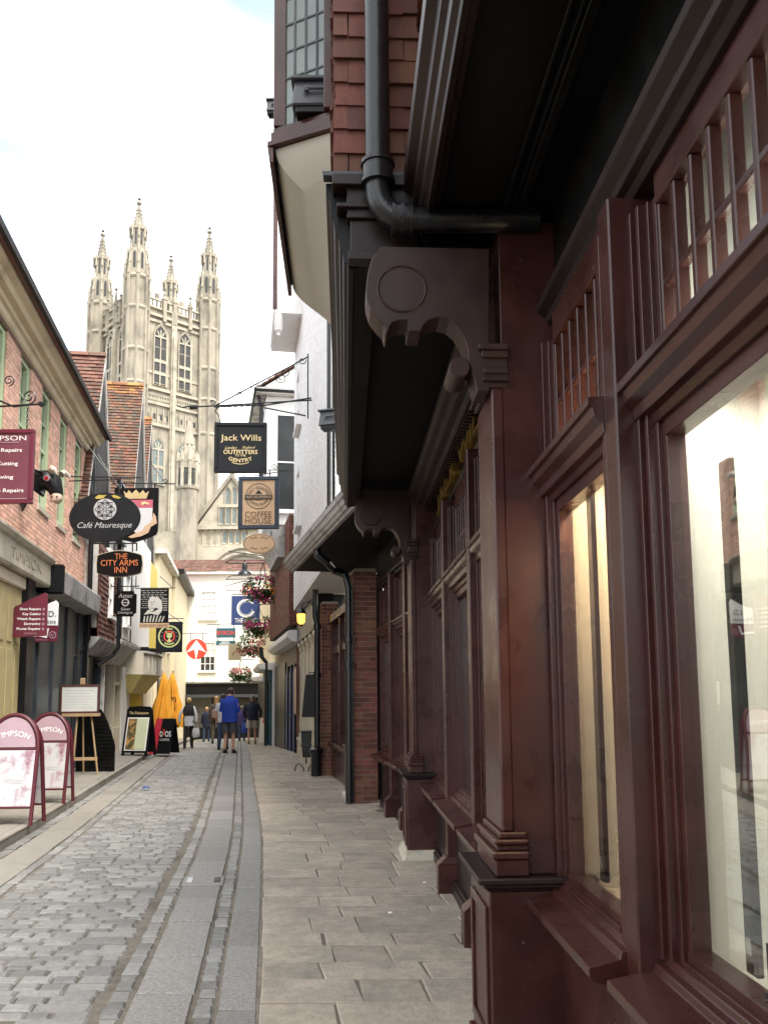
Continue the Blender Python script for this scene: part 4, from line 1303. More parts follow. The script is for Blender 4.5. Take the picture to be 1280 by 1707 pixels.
m.build('gutter', M_IRON, BR4, smooth=True)
MB().prof([(W1_ + .2, 10.23), (W0_, 11.6), (W0_, 10.23)], bx_ - .1, bx_ + 3.3).build('bay_roof', M_WHITE, BR4)
m = MB()
for k in range(12):
    t0, t1 = k / 12, (k + 1) / 12
    a = (W1_ + .28 + (W0_ - W1_ - .28) * t0, 10.24 + 1.42 * t0); b = (W1_ + .28 + (W0_ - W1_ - .28) * t1, 10.24 + 1.42 * t1)
    for q in range(20):
        u = bx_ - .2 + q * .18
        m.hexa([(u, a[0] + .02, a[1] + .02), (u + .172, a[0] + .02, a[1] + .02), (u + .172, a[0], a[1] + .06), (u, a[0], a[1] + .06), (u, b[0], b[1] + .0), (u + .172, b[0], b[1]), (u + .172, b[0], b[1] + .035), (u, b[0], b[1] + .035)])
tag(m.build('roof_tiles', M_ROOF, BR4), kind='stuff')
# ---- farther right: teal shop and pale houses down to the end of the street
F5 = Frame(*F4.pos(8.5, 0, 0).to_tuple()[:2], -0.185, 1)
TE = F5.root('teal_shop_house', 'pale house with a teal shopfront near the end of the street on the right', 'building')
MB().box(0, 14, -5, -.02, -0.9, 7.0).build('wall', M_CREAM, TE)
for u in (0.2, 1.6, 3.0, 4.4): MB().box(u, u + .22, -.02, .16, -0.9, 2.1).build('shop_post', M_TEAL, TE, bevel=.01)
MB().box(0.2, 4.6, -.02, .02, -0.9, 2.1).build('shop_glass', M_DARKGLASS, TE)
MB().box(0.1, 4.7, -.02, .22, 2.1, 2.5).build('shop_fascia', M_TEAL, TE, bevel=.01)
MB().prof([(-.1, 2.5), (.5, 2.52), (.62, 2.62), (.62, 2.72), (-.1, 2.80)], 0.0, 5.0).build('canopy', M_WHITE, TE, bevel=.01)
pipe(TE, [(.1, .5, 3.3), (.1, .45, 2.95), (.05, .3, 2.75), (.05, .3, -.4)], .07)
MB().prof([(-.1, 2.2), (.55, 2.22), (.65, 2.3), (.65, 2.4), (-.1, 2.45)], 6.0, 12.0).build('canopy', M_WHITE, TE, bevel=.01)
MB().box(5.2, 13.9, -.02, .05, -1, 2.2).build('dark_shopfront', M_SIGNBLACK, TE)
# ================================================================ the white house closing the street
YE = 50.0
pE0, pE1 = at(212, 1160, YE), at(452, 1160, YE)
EH = empty('end_house', (pE0.x, YE, 0), 0.0, 'white rendered house with red tiled roof and black shopfront closing the street', 'building')
wE = pE1.x - pE0.x
def zE(py): return at(320, py, YE).z
def xE(px): return at(px, 1160, YE).x - pE0.x
zt = zE(958)
hw = [(xE(332), xE(359), zE(1032), zE(986)), (xE(332.5), xE(358), zE(1119), zE(1070))]
m = MB()
m.box(0, wE, 0.1, 6, -1.2, zt)
# front skin with openings (both windows share a column)
fx0, fx1 = hw[0][0], hw[0][1]
m.box(0, fx0, 0, .099, zE(1140), zt); m.box(fx1, wE, 0, .099, zE(1140), zt)
m.box(fx0, fx1, 0, .099, zE(1140), hw[1][2]); m.box(fx0, fx1, 0, .099, hw[1][3], hw[0][2]); m.box(fx0, fx1, 0, .099, hw[0][3], zt)
m.build('wall', mat('white_render', (0.80, 0.775, 0.70), 0.8, 2, 0.04, 0.1), EH)
for i, (a, b, c, d) in enumerate(hw):
    mm = MB()
    def wb(x0, x1, z0, z1, y0=-.005, y1=.06): mm.box(x0, x1, y0, y1, z0, z1)
    wb(a, a + .05, c, d); wb(b - .05, b, c, d); wb(a + .05, b - .05, c, c + .05); wb(a + .05, b - .05, d - .05, d)
    for k in range(1, 3): x_ = a + (b - a) * k / 3; wb(x_ - .02, x_ + .02, c + .05, d - .05, .02)
    for k in range(1, 4): z_ = c + (d - c) * k / 4; wb(a + .05, b - .05, z_ - .02, z_ + .02, .018)
    wn = mm.build('window', M_WHITE, EH)
    for p_ in range(3):
        for q_ in range(4):
            xa, xb = a + (b - a) * p_ / 3, a + (b - a) * (p_ + 1) / 3
            za, zb = c + (d - c) * q_ / 4, c + (d - c) * (q_ + 1) / 4
            MB().box(xa + .02, xb - .02, .05, .07, za + .02, zb - .02).build('pane', M_PALEGLASS if (i == 0 or q_ > 1) else M_DARKGLASS, wn)
    MB().box(a - .08, b + .08, -.12, .05, c - .09, c - .003).build('sill', M_WHITE, wn)
MB().box(-.1, wE + .1, -.3, .1, zt, zt + .14).build('eaves', M_WHITE, EH)
m = MB()
for k in range(9):
    t0, t1 = k / 9, (k + 1) / 9
    for q in range(int(wE / .3) + 1):
        u = q * .3 - .1
        y0, y1 = -.35 + 1.9 * t0, -.35 + 1.9 * t1
        z0, z1 = zt + .14 + .95 * t0, zt + .14 + .95 * t1
        j = random.uniform(0, .03)
        m.hexa([(u, y0, z0 + j), (u + .285, y0, z0 + j), (u + .285, y0, z0 + .06 + j), (u, y0, z0 + .06 + j), (u, y1, z1), (u + .285, y1, z1), (u + .285, y1, z1 + .03), (u, y1, z1 + .03)])
tag(m.build('roof_tiles', M_ROOF, EH), kind='stuff')
sf = MB(); sf.box(0, wE, -.15, 0, zE(1160), zE(1143)); sf.box(0, wE, -.22, 0, zE(1143), zE(1139)); sf.box(0.0, wE, -.12, 0, -1.3, zE(1213))
for px in (297, 312, 356, 396, 430): sf.box(xE(px) - .06, xE(px) + .06, -.13, 0, zE(1213), zE(1160))
sf = sf.build('shopfront', M_SIGNBLACK, EH, bevel=.01)
MB().box(0, wE, -.06, -.01, zE(1213), zE(1160)).build('shop_glass', mat('shop_window_gloom', (0.06, 0.055, 0.045), .15, 1, .3), EH)
MB().box(0, wE, -.5, -.1, zE(1163), zE(1158)).build('awning_box', M_GREYMETAL, EH)
m = MB(); m.tube([(0, -.24, zE(1137)), (wE, -.24, zE(1137))], .06, 6); m.build('gutter', M_DIRTYWHITE, EH)
# ================================================================ left: salmon brick house with cornice and green sashes
FL = Frame(-6.604, 19.0, -0.163, -1)
L1 = FL.root('salmon_brick_house', 'salmon brick house with stone cornice and pale green sash windows at the left edge', 'building')
UL = -9.5
v_bot = FL.uv(136, 977)[1]
v_cor = FL.uv(141, 742, 0.05)[1]
wins = []
for (xa, xb, yt, yb) in ((11, 30, 0, 0), (50.5, 67, 0, 0), (83.5, 97, 0, 0), (111.5, 123, 0, 0)):
    ua, ub = FL.u_at(xa), FL.u_at(xb)
    wins.append((ua, ub, FL.uv(117, 893)[1], FL.uv(117, 712)[1]))
pitch = wins[1][0] - wins[0][0]
wins = [(wins[0][0] - pitch, wins[0][1] - pitch, wins[0][2], wins[0][3]), (wins[0][0] - 2 * pitch, wins[0][1] - 2 * pitch, wins[0][2], wins[0][3])] + wins
m = MB(); wall_with_holes(m, UL, 0, v_bot, v_cor, -0.32, -0.008, wins); c1 = m.build('brick_wall', M_MORTARS, L1)
m = MB(); brick_sheet(m, UL, 0, v_bot, v_cor, 0.0, holes=wins, t=0.008)
tag(m.build('bricks', M_BRICKS, c1), kind='stuff')
MB().box(UL, 0, -7, -0.33, 0, v_cor + 0.4).build('house_core', M_INTERIOR, L1)
for i, (a, b, c, d) in enumerate(wins):
    wn = sash(L1, a, b, c, d, -0.05, M_GREEN, M_DARKGLASS, 2, 4, fr=0.10, msill=M_FASCIA)
    # deep painted reveal lining
    m = MB(); m.box(a, a + .015, -.30, -.02, c, d); m.box(b - .015, b, -.30, -.02, c, d); m.build('window_lining', M_GREEN, wn)
# cornice, gutter board and eaves tiles
z = v_cor
MB().prof([(-.2, z), (.03, z), (.06, z + .03), (.07, z + .12), (.12, z + .14), (.13, z + .20), (.22, z + .22), (.25, z + .30), (.33, z + .34), (.34, z + .40), (-.2, z + .42)], UL, 0.12).build('cornice', M_STONECORN, L1, bevel=.004)
MB().box(UL, 0.02, 0.012, 0.02, z - .05, z - .005).build('cornice_shadow_strip', M_REDWOOD, L1)  # thin dark strip coloured in as the shadow line under the cornice
k = 0
u = UL
while u < 0.2:
    MB().hexa([(u + .005, -.1, z + .52), (u + .265, -.1, z + .52), (u + .265, .47, z + .385), (u + .005, .47, z + .385), (u + .005, -.1, z + .57), (u + .265, -.1, z + .57), (u + .265, .48, z + .47), (u + .005, .48, z + .47)]).build('eaves_tile', M_DARKTILE, L1)
    u += .27
MB().prof([(.40, z + .40), (-6, z + 2.6), (-6, z + .45)], UL, 0.1).build('roof', M_ROOF, L1)
# stone fascia and darker fascia of the shops below
vf1, vf0 = v_bot - 0.02, v_bot - 0.52
us = FL.u_at(80, .2)
MB().prof([(-.05, vf0), (.16, vf0), (.18, vf0 + .04), (.18, vf1 - .12), (.22, vf1 - .1), (.26, vf1 - .04), (.26, vf1), (-.05, vf1 + .03)], UL, us).build('stone_fascia', M_FASCIA, L1, bevel=.004)
FAS = empty('shop_fascia_lettering', FL.pos(us - 1.7, 0.182, (vf0 + vf1) / 2 - .03), FL.rz - math.pi, 'faint raised lettering on the pale stone fascia of the left shop', 'lettering')
text('TIMPSON', FAS, 0, 0, 1.9, .17, mat('worn_letter', (.40, .35, .27), .7, 4, .1), y=-.004, ext=.003, name='letters')
MB().prof([(-.05, vf0 - .12), (.35, vf0 - .05), (.38, vf0 + .3), (.36, vf0 + .34), (-.05, vf0 + .38)], us + .02, 0.0).build('lead_fascia', M_GREYWHITE, L1, bevel=.01)
MB().box(us - .02, us + .1, -.05, .40, vf0 - .1, vf0 + .42).build('fascia_bracket', M_SIGNBLACK, L1, bevel=.03)
# shopfronts at street level
MB().box(UL, 0, -.3, -.22, 0, vf0 + .1).build('shop_back', M_INTERIOR, L1)
ue = FL.u_at(28)
n = 9
for k in range(n):
    a = UL + (ue - UL) * k / n; b = UL + (ue - UL) * (k + 1) / n
    p = MB(); p.box(a, b, -.22, .02, .1, vf0)
    p = p.build('panelled_door', M_OCHRE, L1)
    for (z0, z1) in ((.25, 1.0), (1.1, 2.3), (2.4, 3.1)):
        q = MB(); q.box(a + .1, b - .1, .02, .035, z0, min(z1, vf0 - .08)); q.build('door_panel', M_OCHRE, p, bevel=.012)
MB().box(UL, ue, -.1, .08, vf0 - .2, vf0 - .002).build('door_head', M_CREAMP, L1, bevel=.02)
MB().box(ue, FL.u_at(40), -.2, .12, .1, vf0).build('shop_post', M_SIGNBLACK, L1, bevel=.01)
ua, ub = FL.u_at(41), -0.15
n = 8
for k in range(n):
    a = ua + (ub - ua) * k / n; b = ua + (ub - ua) * (k + 1) / n
    MB().box(a + .02, b - .02, -.22, .02 + .04 * (k % 2), .1, vf0 - .1).build('shopfront_board', M_SLATE, L1, bevel=.012)
MB().box(-.15, 0, -.2, .15, .1, vf0).build('shop_post', M_SIGNBLACK, L1, bevel=.01)
# downpipe at the corner of the house with its swan neck
pw_ = 0.14
pipe(L1, [(-.06, .1, z), (-.06, pw_, z - .4), (-.06, pw_, FL.uv(137, 1060, pw_)[1]), (-.08, .05, FL.uv(137, 1060, pw_)[1] - .2), (-.9, -.02, FL.uv(137, 1060, pw_)[1] - .45), (-1.1, -.02, 0)], .055)
# ---- houses beyond with steep tiled roofs, gables to the street
def tiled_slope(parent, ur, vr, ue, ve, w0, w1, mt, gauge=.115, tw=.18, lich=0, name='roof_tiles'):
    """roof slope whose ridge runs back from the street at (ur, vr) down to the eave at (ue, ve)"""
    L_ = math.hypot(ue - ur, ve - vr)
    n = int(L_ / gauge)
    m = MB()
    du, dv = (ur - ue) / L_, (vr - ve) / L_
    nu, nv = -dv * (1 if ue < ur else -1), abs(du)
    if ue < ur: nu, nv = -dv, du
    else: nu, nv = dv, -du
    for r in range(n):
        s0 = r * gauge
        a = (ue + du * s0, ve + dv * s0)
        s1 = s0 + gauge * 1.4
        b = (ue + du * s1, ve + dv * s1)
        m.k = 1 if (lich and r > n - lich) and random.random() < 0.9 else 0
        w = w0 - (tw / 2 if r % 2 else 0)
        while w < w1:
            p, q = max(w, w0), min(w + tw - .006, w1)
            if q - p > .02:
                j = random.uniform(0, .012)
                k0, k1 = .045 + j, .012
                if lich: m.k = 1 if (n - r) < lich * random.uniform(.3, 1.3) else 0
                m.hexa([(a[0] + nu * (k0 - .014), p, a[1] + nv * (k0 - .014)), (a[0] + nu * (k0 - .014), q, a[1] + nv * (k0 - .014)), (a[0] + nu * k0, q, a[1] + nv * k0), (a[0] + nu * k0, p, a[1] + nv * k0),
                        (b[0] - nu * .002, p, b[1] - nv * .002), (b[0] - nu * .002, q, b[1] - nv * .002), (b[0] + nu * k1, q, b[1] + nv * k1), (b[0] + nu * k1, p, b[1] + nv * k1)])
            w += tw
    o = m.build(name, [mt, M_LICHEN] if lich else mt, parent, recalc=True)
    tag(o, kind='stuff')
    return o
def gable_house(name, label, u0, u1, ur, vr, ve, wj, mt_wall, mt_roof, lich=0, w_verge=.35, depth=6.5, vj=3.1, hw=2.0, wfront=None):
    """house with its gable to the street: walls, gable, two roof slopes, bargeboards"""
    H_ = FL.root(name, label, 'building')
    b = MB(); b.box(u0, u1, -depth, -0.25, -1.0, ve - .3); b.build('house_core', M_INTERIOR, H_)
    g_ = MB()
    g_.plate([(u0, vj), (u1, vj), (u1, ve - .3), (ur + hw, ve - .3), (ur, vr - .1), (ur - hw, ve - .3), (u0, ve - .3)] if u1 > ur + hw else [(u0, vj), (ur + hw, vj), (ur + hw, ve - .3), (ur, vr - .1), (ur - hw, ve - .3), (u0, ve - .3)], -.24, wj)
    ue0, ue1 = ur - hw, ur + hw
    if wfront: MB().box(u0, u1, wj, wfront, vj, ve - .35).build('front_wall', mt_wall, H_)
    g_.build('gable_wall', mt_wall, H_)
    tiled_slope(H_, ur, vr, ue0 - .1, ve - .2, -depth, wj + w_verge, mt_roof, lich=lich)
    tiled_slope(H_, ur, vr, ue1 + .1, ve - .2, -depth, wj + w_verge, mt_roof, lich=lich)
    m = MB()
    m.plate([(ue0 - .1, ve - .24), (ur, vr - .06), (ue1 + .1, ve - .24), (ue1 + .02, ve - .28), (ur, vr - .3), (ue0 - .02, ve - .28)], wj + w_verge - .05, wj + w_verge)
    m.build('bargeboard', M_DIRTYWHITE, H_)
    m = MB()
    k = -depth
    while k < wj + w_verge:
        m.plate([(ur - .12, vr - .06), (ur - .08, vr + .03), (ur, vr + .07), (ur + .08, vr + .03), (ur + .12, vr - .06)], k, min(k + .4, wj + w_verge))
        k += .42
    m.build('ridge_tiles', M_LICHEN if lich else M_ROOF, H_)
    m = MB(); m.plate([(ue0 - .07, ve - .2), (ur, vr - .05), (ue1 + .07, ve - .2)], -depth, wj + .1); m.build('roof_boarding', M_INTERIOR, H_)
    return H_
u2a, u2b = 0.02, FL.u_at(187, .3)
ur2, vr2 = FL.uv(177, 592, .16)
L2 = gable_house('tile_hung_house', 'tile-hung house with a steep red tiled roof just past the salmon brick house', u2a, u2b, ur2, vr2, vr2 - 4.4, .02, M_DIRTYWHITE, M_ROOF, w_verge=.14, wfront=.29)
vb2 = FL.uv(160, 1060, .32)[1]
m = MB(); v = vb2; r = 0
while v < vr2 - 4.8:
    u = u2a + .02 - (.09 if r % 2 else 0)
    while u < u2b:
        a, b = max(u, u2a + .02), min(u + .174, u2b)
        if b - a > .02 and not (1.3 < (a + b) / 2 < 2.0 and v > vb2 + .5):
            k_ = random.uniform(.035, .055)
            m.hexa([(a, .30 + k_ - .02, v), (b, .30 + k_ - .02, v), (b, .30 + k_, v), (a, .30 + k_, v), (a, .30, v + .15), (b, .30, v + .15), (b, .32, v + .15), (a, .32, v + .15)])
        u += .18
    v += .115; r += 1
tag(m.build('hung_tiles', M_TILE, L2), kind='stuff')
sash(L2, 1.32, 1.98, vb2 + .6, vb2 + 2.2, .34, M_WHITE, M_PALEGLASS, 2, 4)
MB().prof([(-.24, vb2 - .35), (.05, vb2 - .35), (.2, vb2 - .25), (.36, vb2 - .05), (.38, vb2), (-.24, vb2 + .02)], u2a, u2b).build('jetty_cove', M_GREYWHITE, L2, bevel=.01)
# street level of the tile-hung house: fluted column, dark door, blue-grey boards
vg = vb2 - .36
uc0, uc1 = FL.u_at(121), FL.u_at(146)
c = MB(); c.box(uc0 + .4, uc1, -.2, .0, .1, vg)
for k in range(6): c.box(uc0 + .45 + k * (uc1 - uc0 - .5) / 6, uc0 + .45 + (k + .55) * (uc1 - uc0 - .5) / 6, .0, .03, .3, vg - .1)
c.build('fluted_pilaster', M_DIRTYWHITE, L2, bevel=.01)
d = MB(); d.box(uc1, FL.u_at(162), -.2, -.08, .1, vg); d.build('door', M_SIGNBLACK, L2)
n = 5; a_, b_ = FL.u_at(163), u2b
for k in range(n): MB().box(a_ + (b_ - a_) * k / n + .012, a_ + (b_ - a_) * (k + 1) / n - .012, -.2, .03, .1, vg - .05).build('shopfront_board', mat('blue_grey_paint', (0.045, 0.06, 0.085), .45, 3, .15), L2, bevel=.015)
MB().box(u2b - .03, u2b + .05, -.2, .12, .0, vg).build('corner_post', M_DIRTYWHITE, L2, bevel=.01)
vp3 = FL.uv(187, 1075, .4)[1]
pipe(L2, [(u2b, .38, vr2 - 4), (u2b, .42, vp3), (u2b - .05, .3, vp3 - .2), (u2b - .9, .05, vp3 - .5)], .05)
# ---- third house: white jettied front, mossy roof
u3a, u3b = u2b + .1, FL.u_at(224, .3)
ur3, vr3 = FL.uv(240, 642, .30)
L3 = gable_house('white_jettied_house', 'white jettied house under the lichen-topped tiled roof left of the tower', u3a, ur3 + 2.4, ur3, vr3, vr3 - 4.6, .14, M_WHITE, M_ROOF2, lich=4, w_verge=.16, wfront=.40)
vb3 = FL.uv(205, 1073, .4)[1]
MB().prof([(-.2, vb3 - .5), (.02, vb3 - .5), (.25, vb3 - .2), (.48, vb3 - .05), (.5, vb3 + .05), (.41, vb3 + .08), (-.2, vb3 + .08)], u3a, FL.u_at(222, .4)).build('jetty_cove', M_DIRTYWHITE, L3, bevel=.01)
sash(L3, FL.u_at(205, .44), FL.u_at(213, .44), vb3 + .5, vb3 + 1.9, .43, M_WHITE, M_PALEGLASS, 2, 3)
sash(L3, FL.u_at(192, .44), FL.u_at(199, .44), vb3 + 2.5, vb3 + 4.0, .43, M_SIGNBLACK, M_DARKGLASS, 2, 3)
for uu_ in (0.3, 2.2): MB().box(u3a + uu_, u3a + uu_ + .14, .40, .425, vb3 + .1, vr3 - 4.6).build('timber', M_SIGNBLACK, L3)
a_, b_ = FL.u_at(188), FL.u_at(199)
w_ = MB(); w_.box(a_, b_, -.2, .05, 0, .75); w_.box(a_, a_ + .1, -.2, .05, .75, vb3 - .5); w_.box(b_ - .1, b_, -.2, .05, .75, vb3 - .5); w_.box(a_ + .1, b_ - .1, -.2, .04, 1.9, 2.0)
w_ = w_.build('shop_window', M_CREAMP, L3, bevel=.008); MB().box(a_ + .1, b_ - .1, -.12, -.11, .75, vb3 - .5).build('pane', M_CGLASS, w_)
MB().box(b_, FL.u_at(212), -.2, .08, 0, vb3 - .5).build('white_pier', M_WHITE, L3, bevel=.01)
# ---- fourth house: yellow front with a bowed balcony
ur4, vr4 = FL.uv(254, 698, .30)
L4 = gable_house('yellow_shop_house', 'yellow shop with a bowed pale balcony over its door', ur3 + 2.5, ur4 + 2.6, ur4, vr4, vr4 - 4.6, .14, M_YELLOW, M_ROOF2, lich=5, w_verge=.16, wfront=.35)
a_, b_ = FL.u_at(212.5), FL.u_at(236)
YS = FL.root('yellow_shopfront', 'yellow panelled shopfront under the bowed balcony', 'shopfront')
sf = MB(); sf.box(a_, b_, -.2, .04, -.2, 2.9); sf = sf.build('shopfront', M_YELLOW, YS)
for k in range(9): MB().box(a_ + .1 + k * (b_ - a_ - .2) / 9, a_ + .1 + (k + .7) * (b_ - a_ - .2) / 9, .04, .07, .3, 2.7).build('panel', M_YELLOW, sf, bevel=.01)
MB().box(b_, FL.u_at(242), -.2, -.05, -.3, 2.9).build('door', M_SIGNBLACK, YS)
for k in range(4):
    pa = FL.u_at(243 + k * 4.5)
    MB().box(pa, pa + .35, -.2, .05, -.5, 2.9).build('cream_post', M_CREAMP, YS, bevel=.01)
# bowed balcony
u0_, u1_ = FL.u_at(222, .3), FL.u_at(262, .5)
zb0, zb1 = FL.uv(255, 1128, .6)[1], FL.uv(255, 1095, .6)[1]
pts = [(u0_, -.2)]
for k in range(13):
    t = k / 12
    pts.append((u0_ + (u1_ - u0_) * t, .30 + .55 * math.sin(math.pi * min(1, .12 + t * .88)) ** .7))
pts.append((u1_, -.2))
bal = MB(); bal.hplate(pts, zb0, zb1); bal = bal.build('bowed_balcony', mat('pale_balcony', (.66, .60, .48), .7, 4, .1, c2=(.5, .44, .33), c2s=2), L4, bevel=.01)
MB().hplate([(p[0], p[1] + .05) for p in pts], zb1 + .002, zb1 + .07).build('balcony_rail', M_DIRTYWHITE, bal)
rings = MB()
low = [(u0_ + (p[0] - u0_) * .9 + .3, max(-.2, p[1] * .35)) for p in pts]
n = len(pts)
rings.add([(p[0], p[1] - .02, zb0 - .001) for p in pts] + [(p[0], p[1], zb0 - .55) for p in low], [(i, (i + 1) % n, n + (i + 1) % n, n + i) for i in range(n)] + [tuple(range(n, 2 * n))])
rings.build('balcony_cove', mat('pale_yellow_paint', (.66, .55, .20), .6, 4, .1), bal, smooth=True)
for k in range(1, 12): MB().box(pts[k + 1][0] - .03, pts[k + 1][0] + .03, pts[k + 1][1], pts[k + 1][1] + .02, zb0 + .05, zb1 - .02).build('balcony_batten', M_DIRTYWHITE, bal)
for k in range(16):
    t = k / 15
    uu_ = u0_ + (u1_ - u0_) * t
    yy_ = .30 + .55 * math.sin(math.pi * min(1, .12 + t * .88)) ** .7
    if k % 2: MB().box(uu_ - .12, uu_ + .12, yy_ - .2, yy_ + .04, zb1 + .072, zb1 + .2).build('string_light_tray', M_SIGNBLACK, bal, bevel=.02)
# ---- fifth: tall cream house and its neighbour closing the left side
u5 = FL.u_at(263, .2)
L5 = FL.root('cream_house', 'tall cream rendered house beyond the yellow shop on the left', 'building')
MB().box(u5, u5 + 6.5, -5, .15, -1.0, FL.uv(270, 930, .15)[1]).build('wall', M_CREAM, L5)
MB().box(u5 - .2, u5 + 6.6, -5, .45, FL.uv(270, 930, .15)[1], FL.uv(270, 930, .15)[1] + .2).build('eaves', M_DIRTYWHITE, L5)
MB().box(u5 + .3, u5 + 6, .15, .2, -.9, 2.3).build('shopfront', M_SIGNBLACK, L5)
for k in range(3): sash(L5, u5 + .6 + k * 2, u5 + 1.5 + k * 2, 3.6, 5.2, .17, M_WHITE, M_DARKGLASS, 2, 4)
u6 = u5 + 6.7
L6 = FL.root('low_cream_house', 'lower cream house with dark eaves beside the white end house', 'building')
zz6 = FL.uv(290, 964, .1)[1]
MB().box(u6, u6 + 12, -4, .3, -1.2, zz6).build('wall', M_CREAM, L6)
MB().box(u6 - .2, u6 + 12, -4, .7, zz6, zz6 + .25).build('eaves', M_BLACKWOOD, L6)
m = MB(); m.prof([(.7, zz6 + .25), (-3, zz6 + 2.4), (-4, zz6 + .25)], u6 - .2, u6 + 12); m.build('roof', M_ROOF, L6)
# ================================================================ the cathedral
YN = 130.0
pN = at(229, 470, YN)
e2 = Vector((pN.x, pN.y)).normalized()
l2 = Vector((e2.y, -e2.x))
TH = math.radians(26.6)
xr = l2 * math.cos(TH) + e2 * math.sin(TH)
ST = 12.9
def zT(py, Yd=YN): return at(229, py, Yd).z
CT = empty('cathedral_tower', (pN.x, pN.y, 0), math.atan2(xr.y, xr.x), 'tall pale stone cathedral tower with four pinnacled corner turrets', 'tower')
S = ST
z_par, z_str, z_s2, z_w0, z_w1 = zT(502), zT(516), zT(640), zT(632), zT(531)
m = MB(); m.box(0, S, .35, S, 0, z_par - 1.2); m.build('tower_core', M_STONE, CT)
def ogive(cx, w, z0, z1, n=7):
    """pointed arch outline (x,z)"""
    sp = z1 - w * 0.95
    pts = [(cx - w / 2, z0), (cx + w / 2, z0), (cx + w / 2, sp)]
    for k in range(1, n):
        t = k / n
        a = t * math.radians(62)
        pts.append((cx + w / 2 - w * 1.1 * (1 - math.cos(a)) * .95, sp + w * 1.06 * math.sin(a)))
    pts.append((cx, z1))
    for p in reversed(pts[3:-1]): pts.append((2 * cx - p[0], p[1]))
    pts.append((cx - w / 2, sp))
    return pts
def face_window(par, cx, w, z0, z1, side, dark=M_LOUVRE, lights=2, trans=2):
    """recessed pointed window with mullion, transoms and a moulded hood, on face y=0 (side 0) or x=0 (side 1)"""
    def map_(m):
        if side == 1: m.v = [(b, a, c) for a, b, c in m.v]
        return m
    o = MB(); o.plate(ogive(cx, w, z0, z1), -.02, .10); o = map_(o).build('window', dark, par)
    h = MB()
    out = ogive(cx, w * 1.28, z0 - .1, z1 + w * .28); inn = ogive(cx, w * 1.0, z0, z1)
    n = len(out)
    for yy0, yy1, A, B in ((-.28, -.0, out, inn),):
        vs = [(p[0], yy0, p[1]) for p in A] + [(p[0], yy1 - .1, p[1]) for p in B] + [(p[0], .1, p[1]) for p in A]
        fs = [(i, (i + 1) % n, n + (i + 1) % n, n + i) for i in range(n)] + [(i, 2 * n + i, 2 * n + (i + 1) % n, (i + 1) % n) for i in range(n)]
        h.add(vs, fs)
    map_(h).build('hood_mould', M_STONEL, o, recalc=True)
    b = MB()
    for k in range(1, lights): x_ = cx - w / 2 + w * k / lights; b.box(x_ - .09, x_ + .09, -.16, .05, z0, z1 - w * .35)
    for k in range(1, trans): z_ = z0 + (z1 - w * .9 - z0) * k / trans; b.box(cx - w / 2, cx + w / 2, -.13, .05, z_ - .3, z_ + .12)
    z_ = z1 - w * .95; b.box(cx - w / 2, cx + w / 2, -.13, .05, z_ - .1, z_ + .15)
    for sgn in (-1, 1):
        b.add([(cx + sgn * w * .02, -.12, z_), (cx + sgn * w * .13, -.12, z_), (cx + sgn * w * .34, -.12, z_ + w * .45), (cx + sgn * w * .25, -.12, z_ + w * .5)], [(0, 1, 2, 3)])
    map_(b).build('tracery', M_STONEL, o)
    for k in range(8):
        z_ = z0 + .25 + k * (z1 - w - z0) / 8
        if k % 2 == 0:
            q = MB(); q.box(cx - w / 2 + .05, cx + w / 2 - .05, -.06, .0, z_, z_ + .12); map_(q).build('louvre', M_STONE, o)
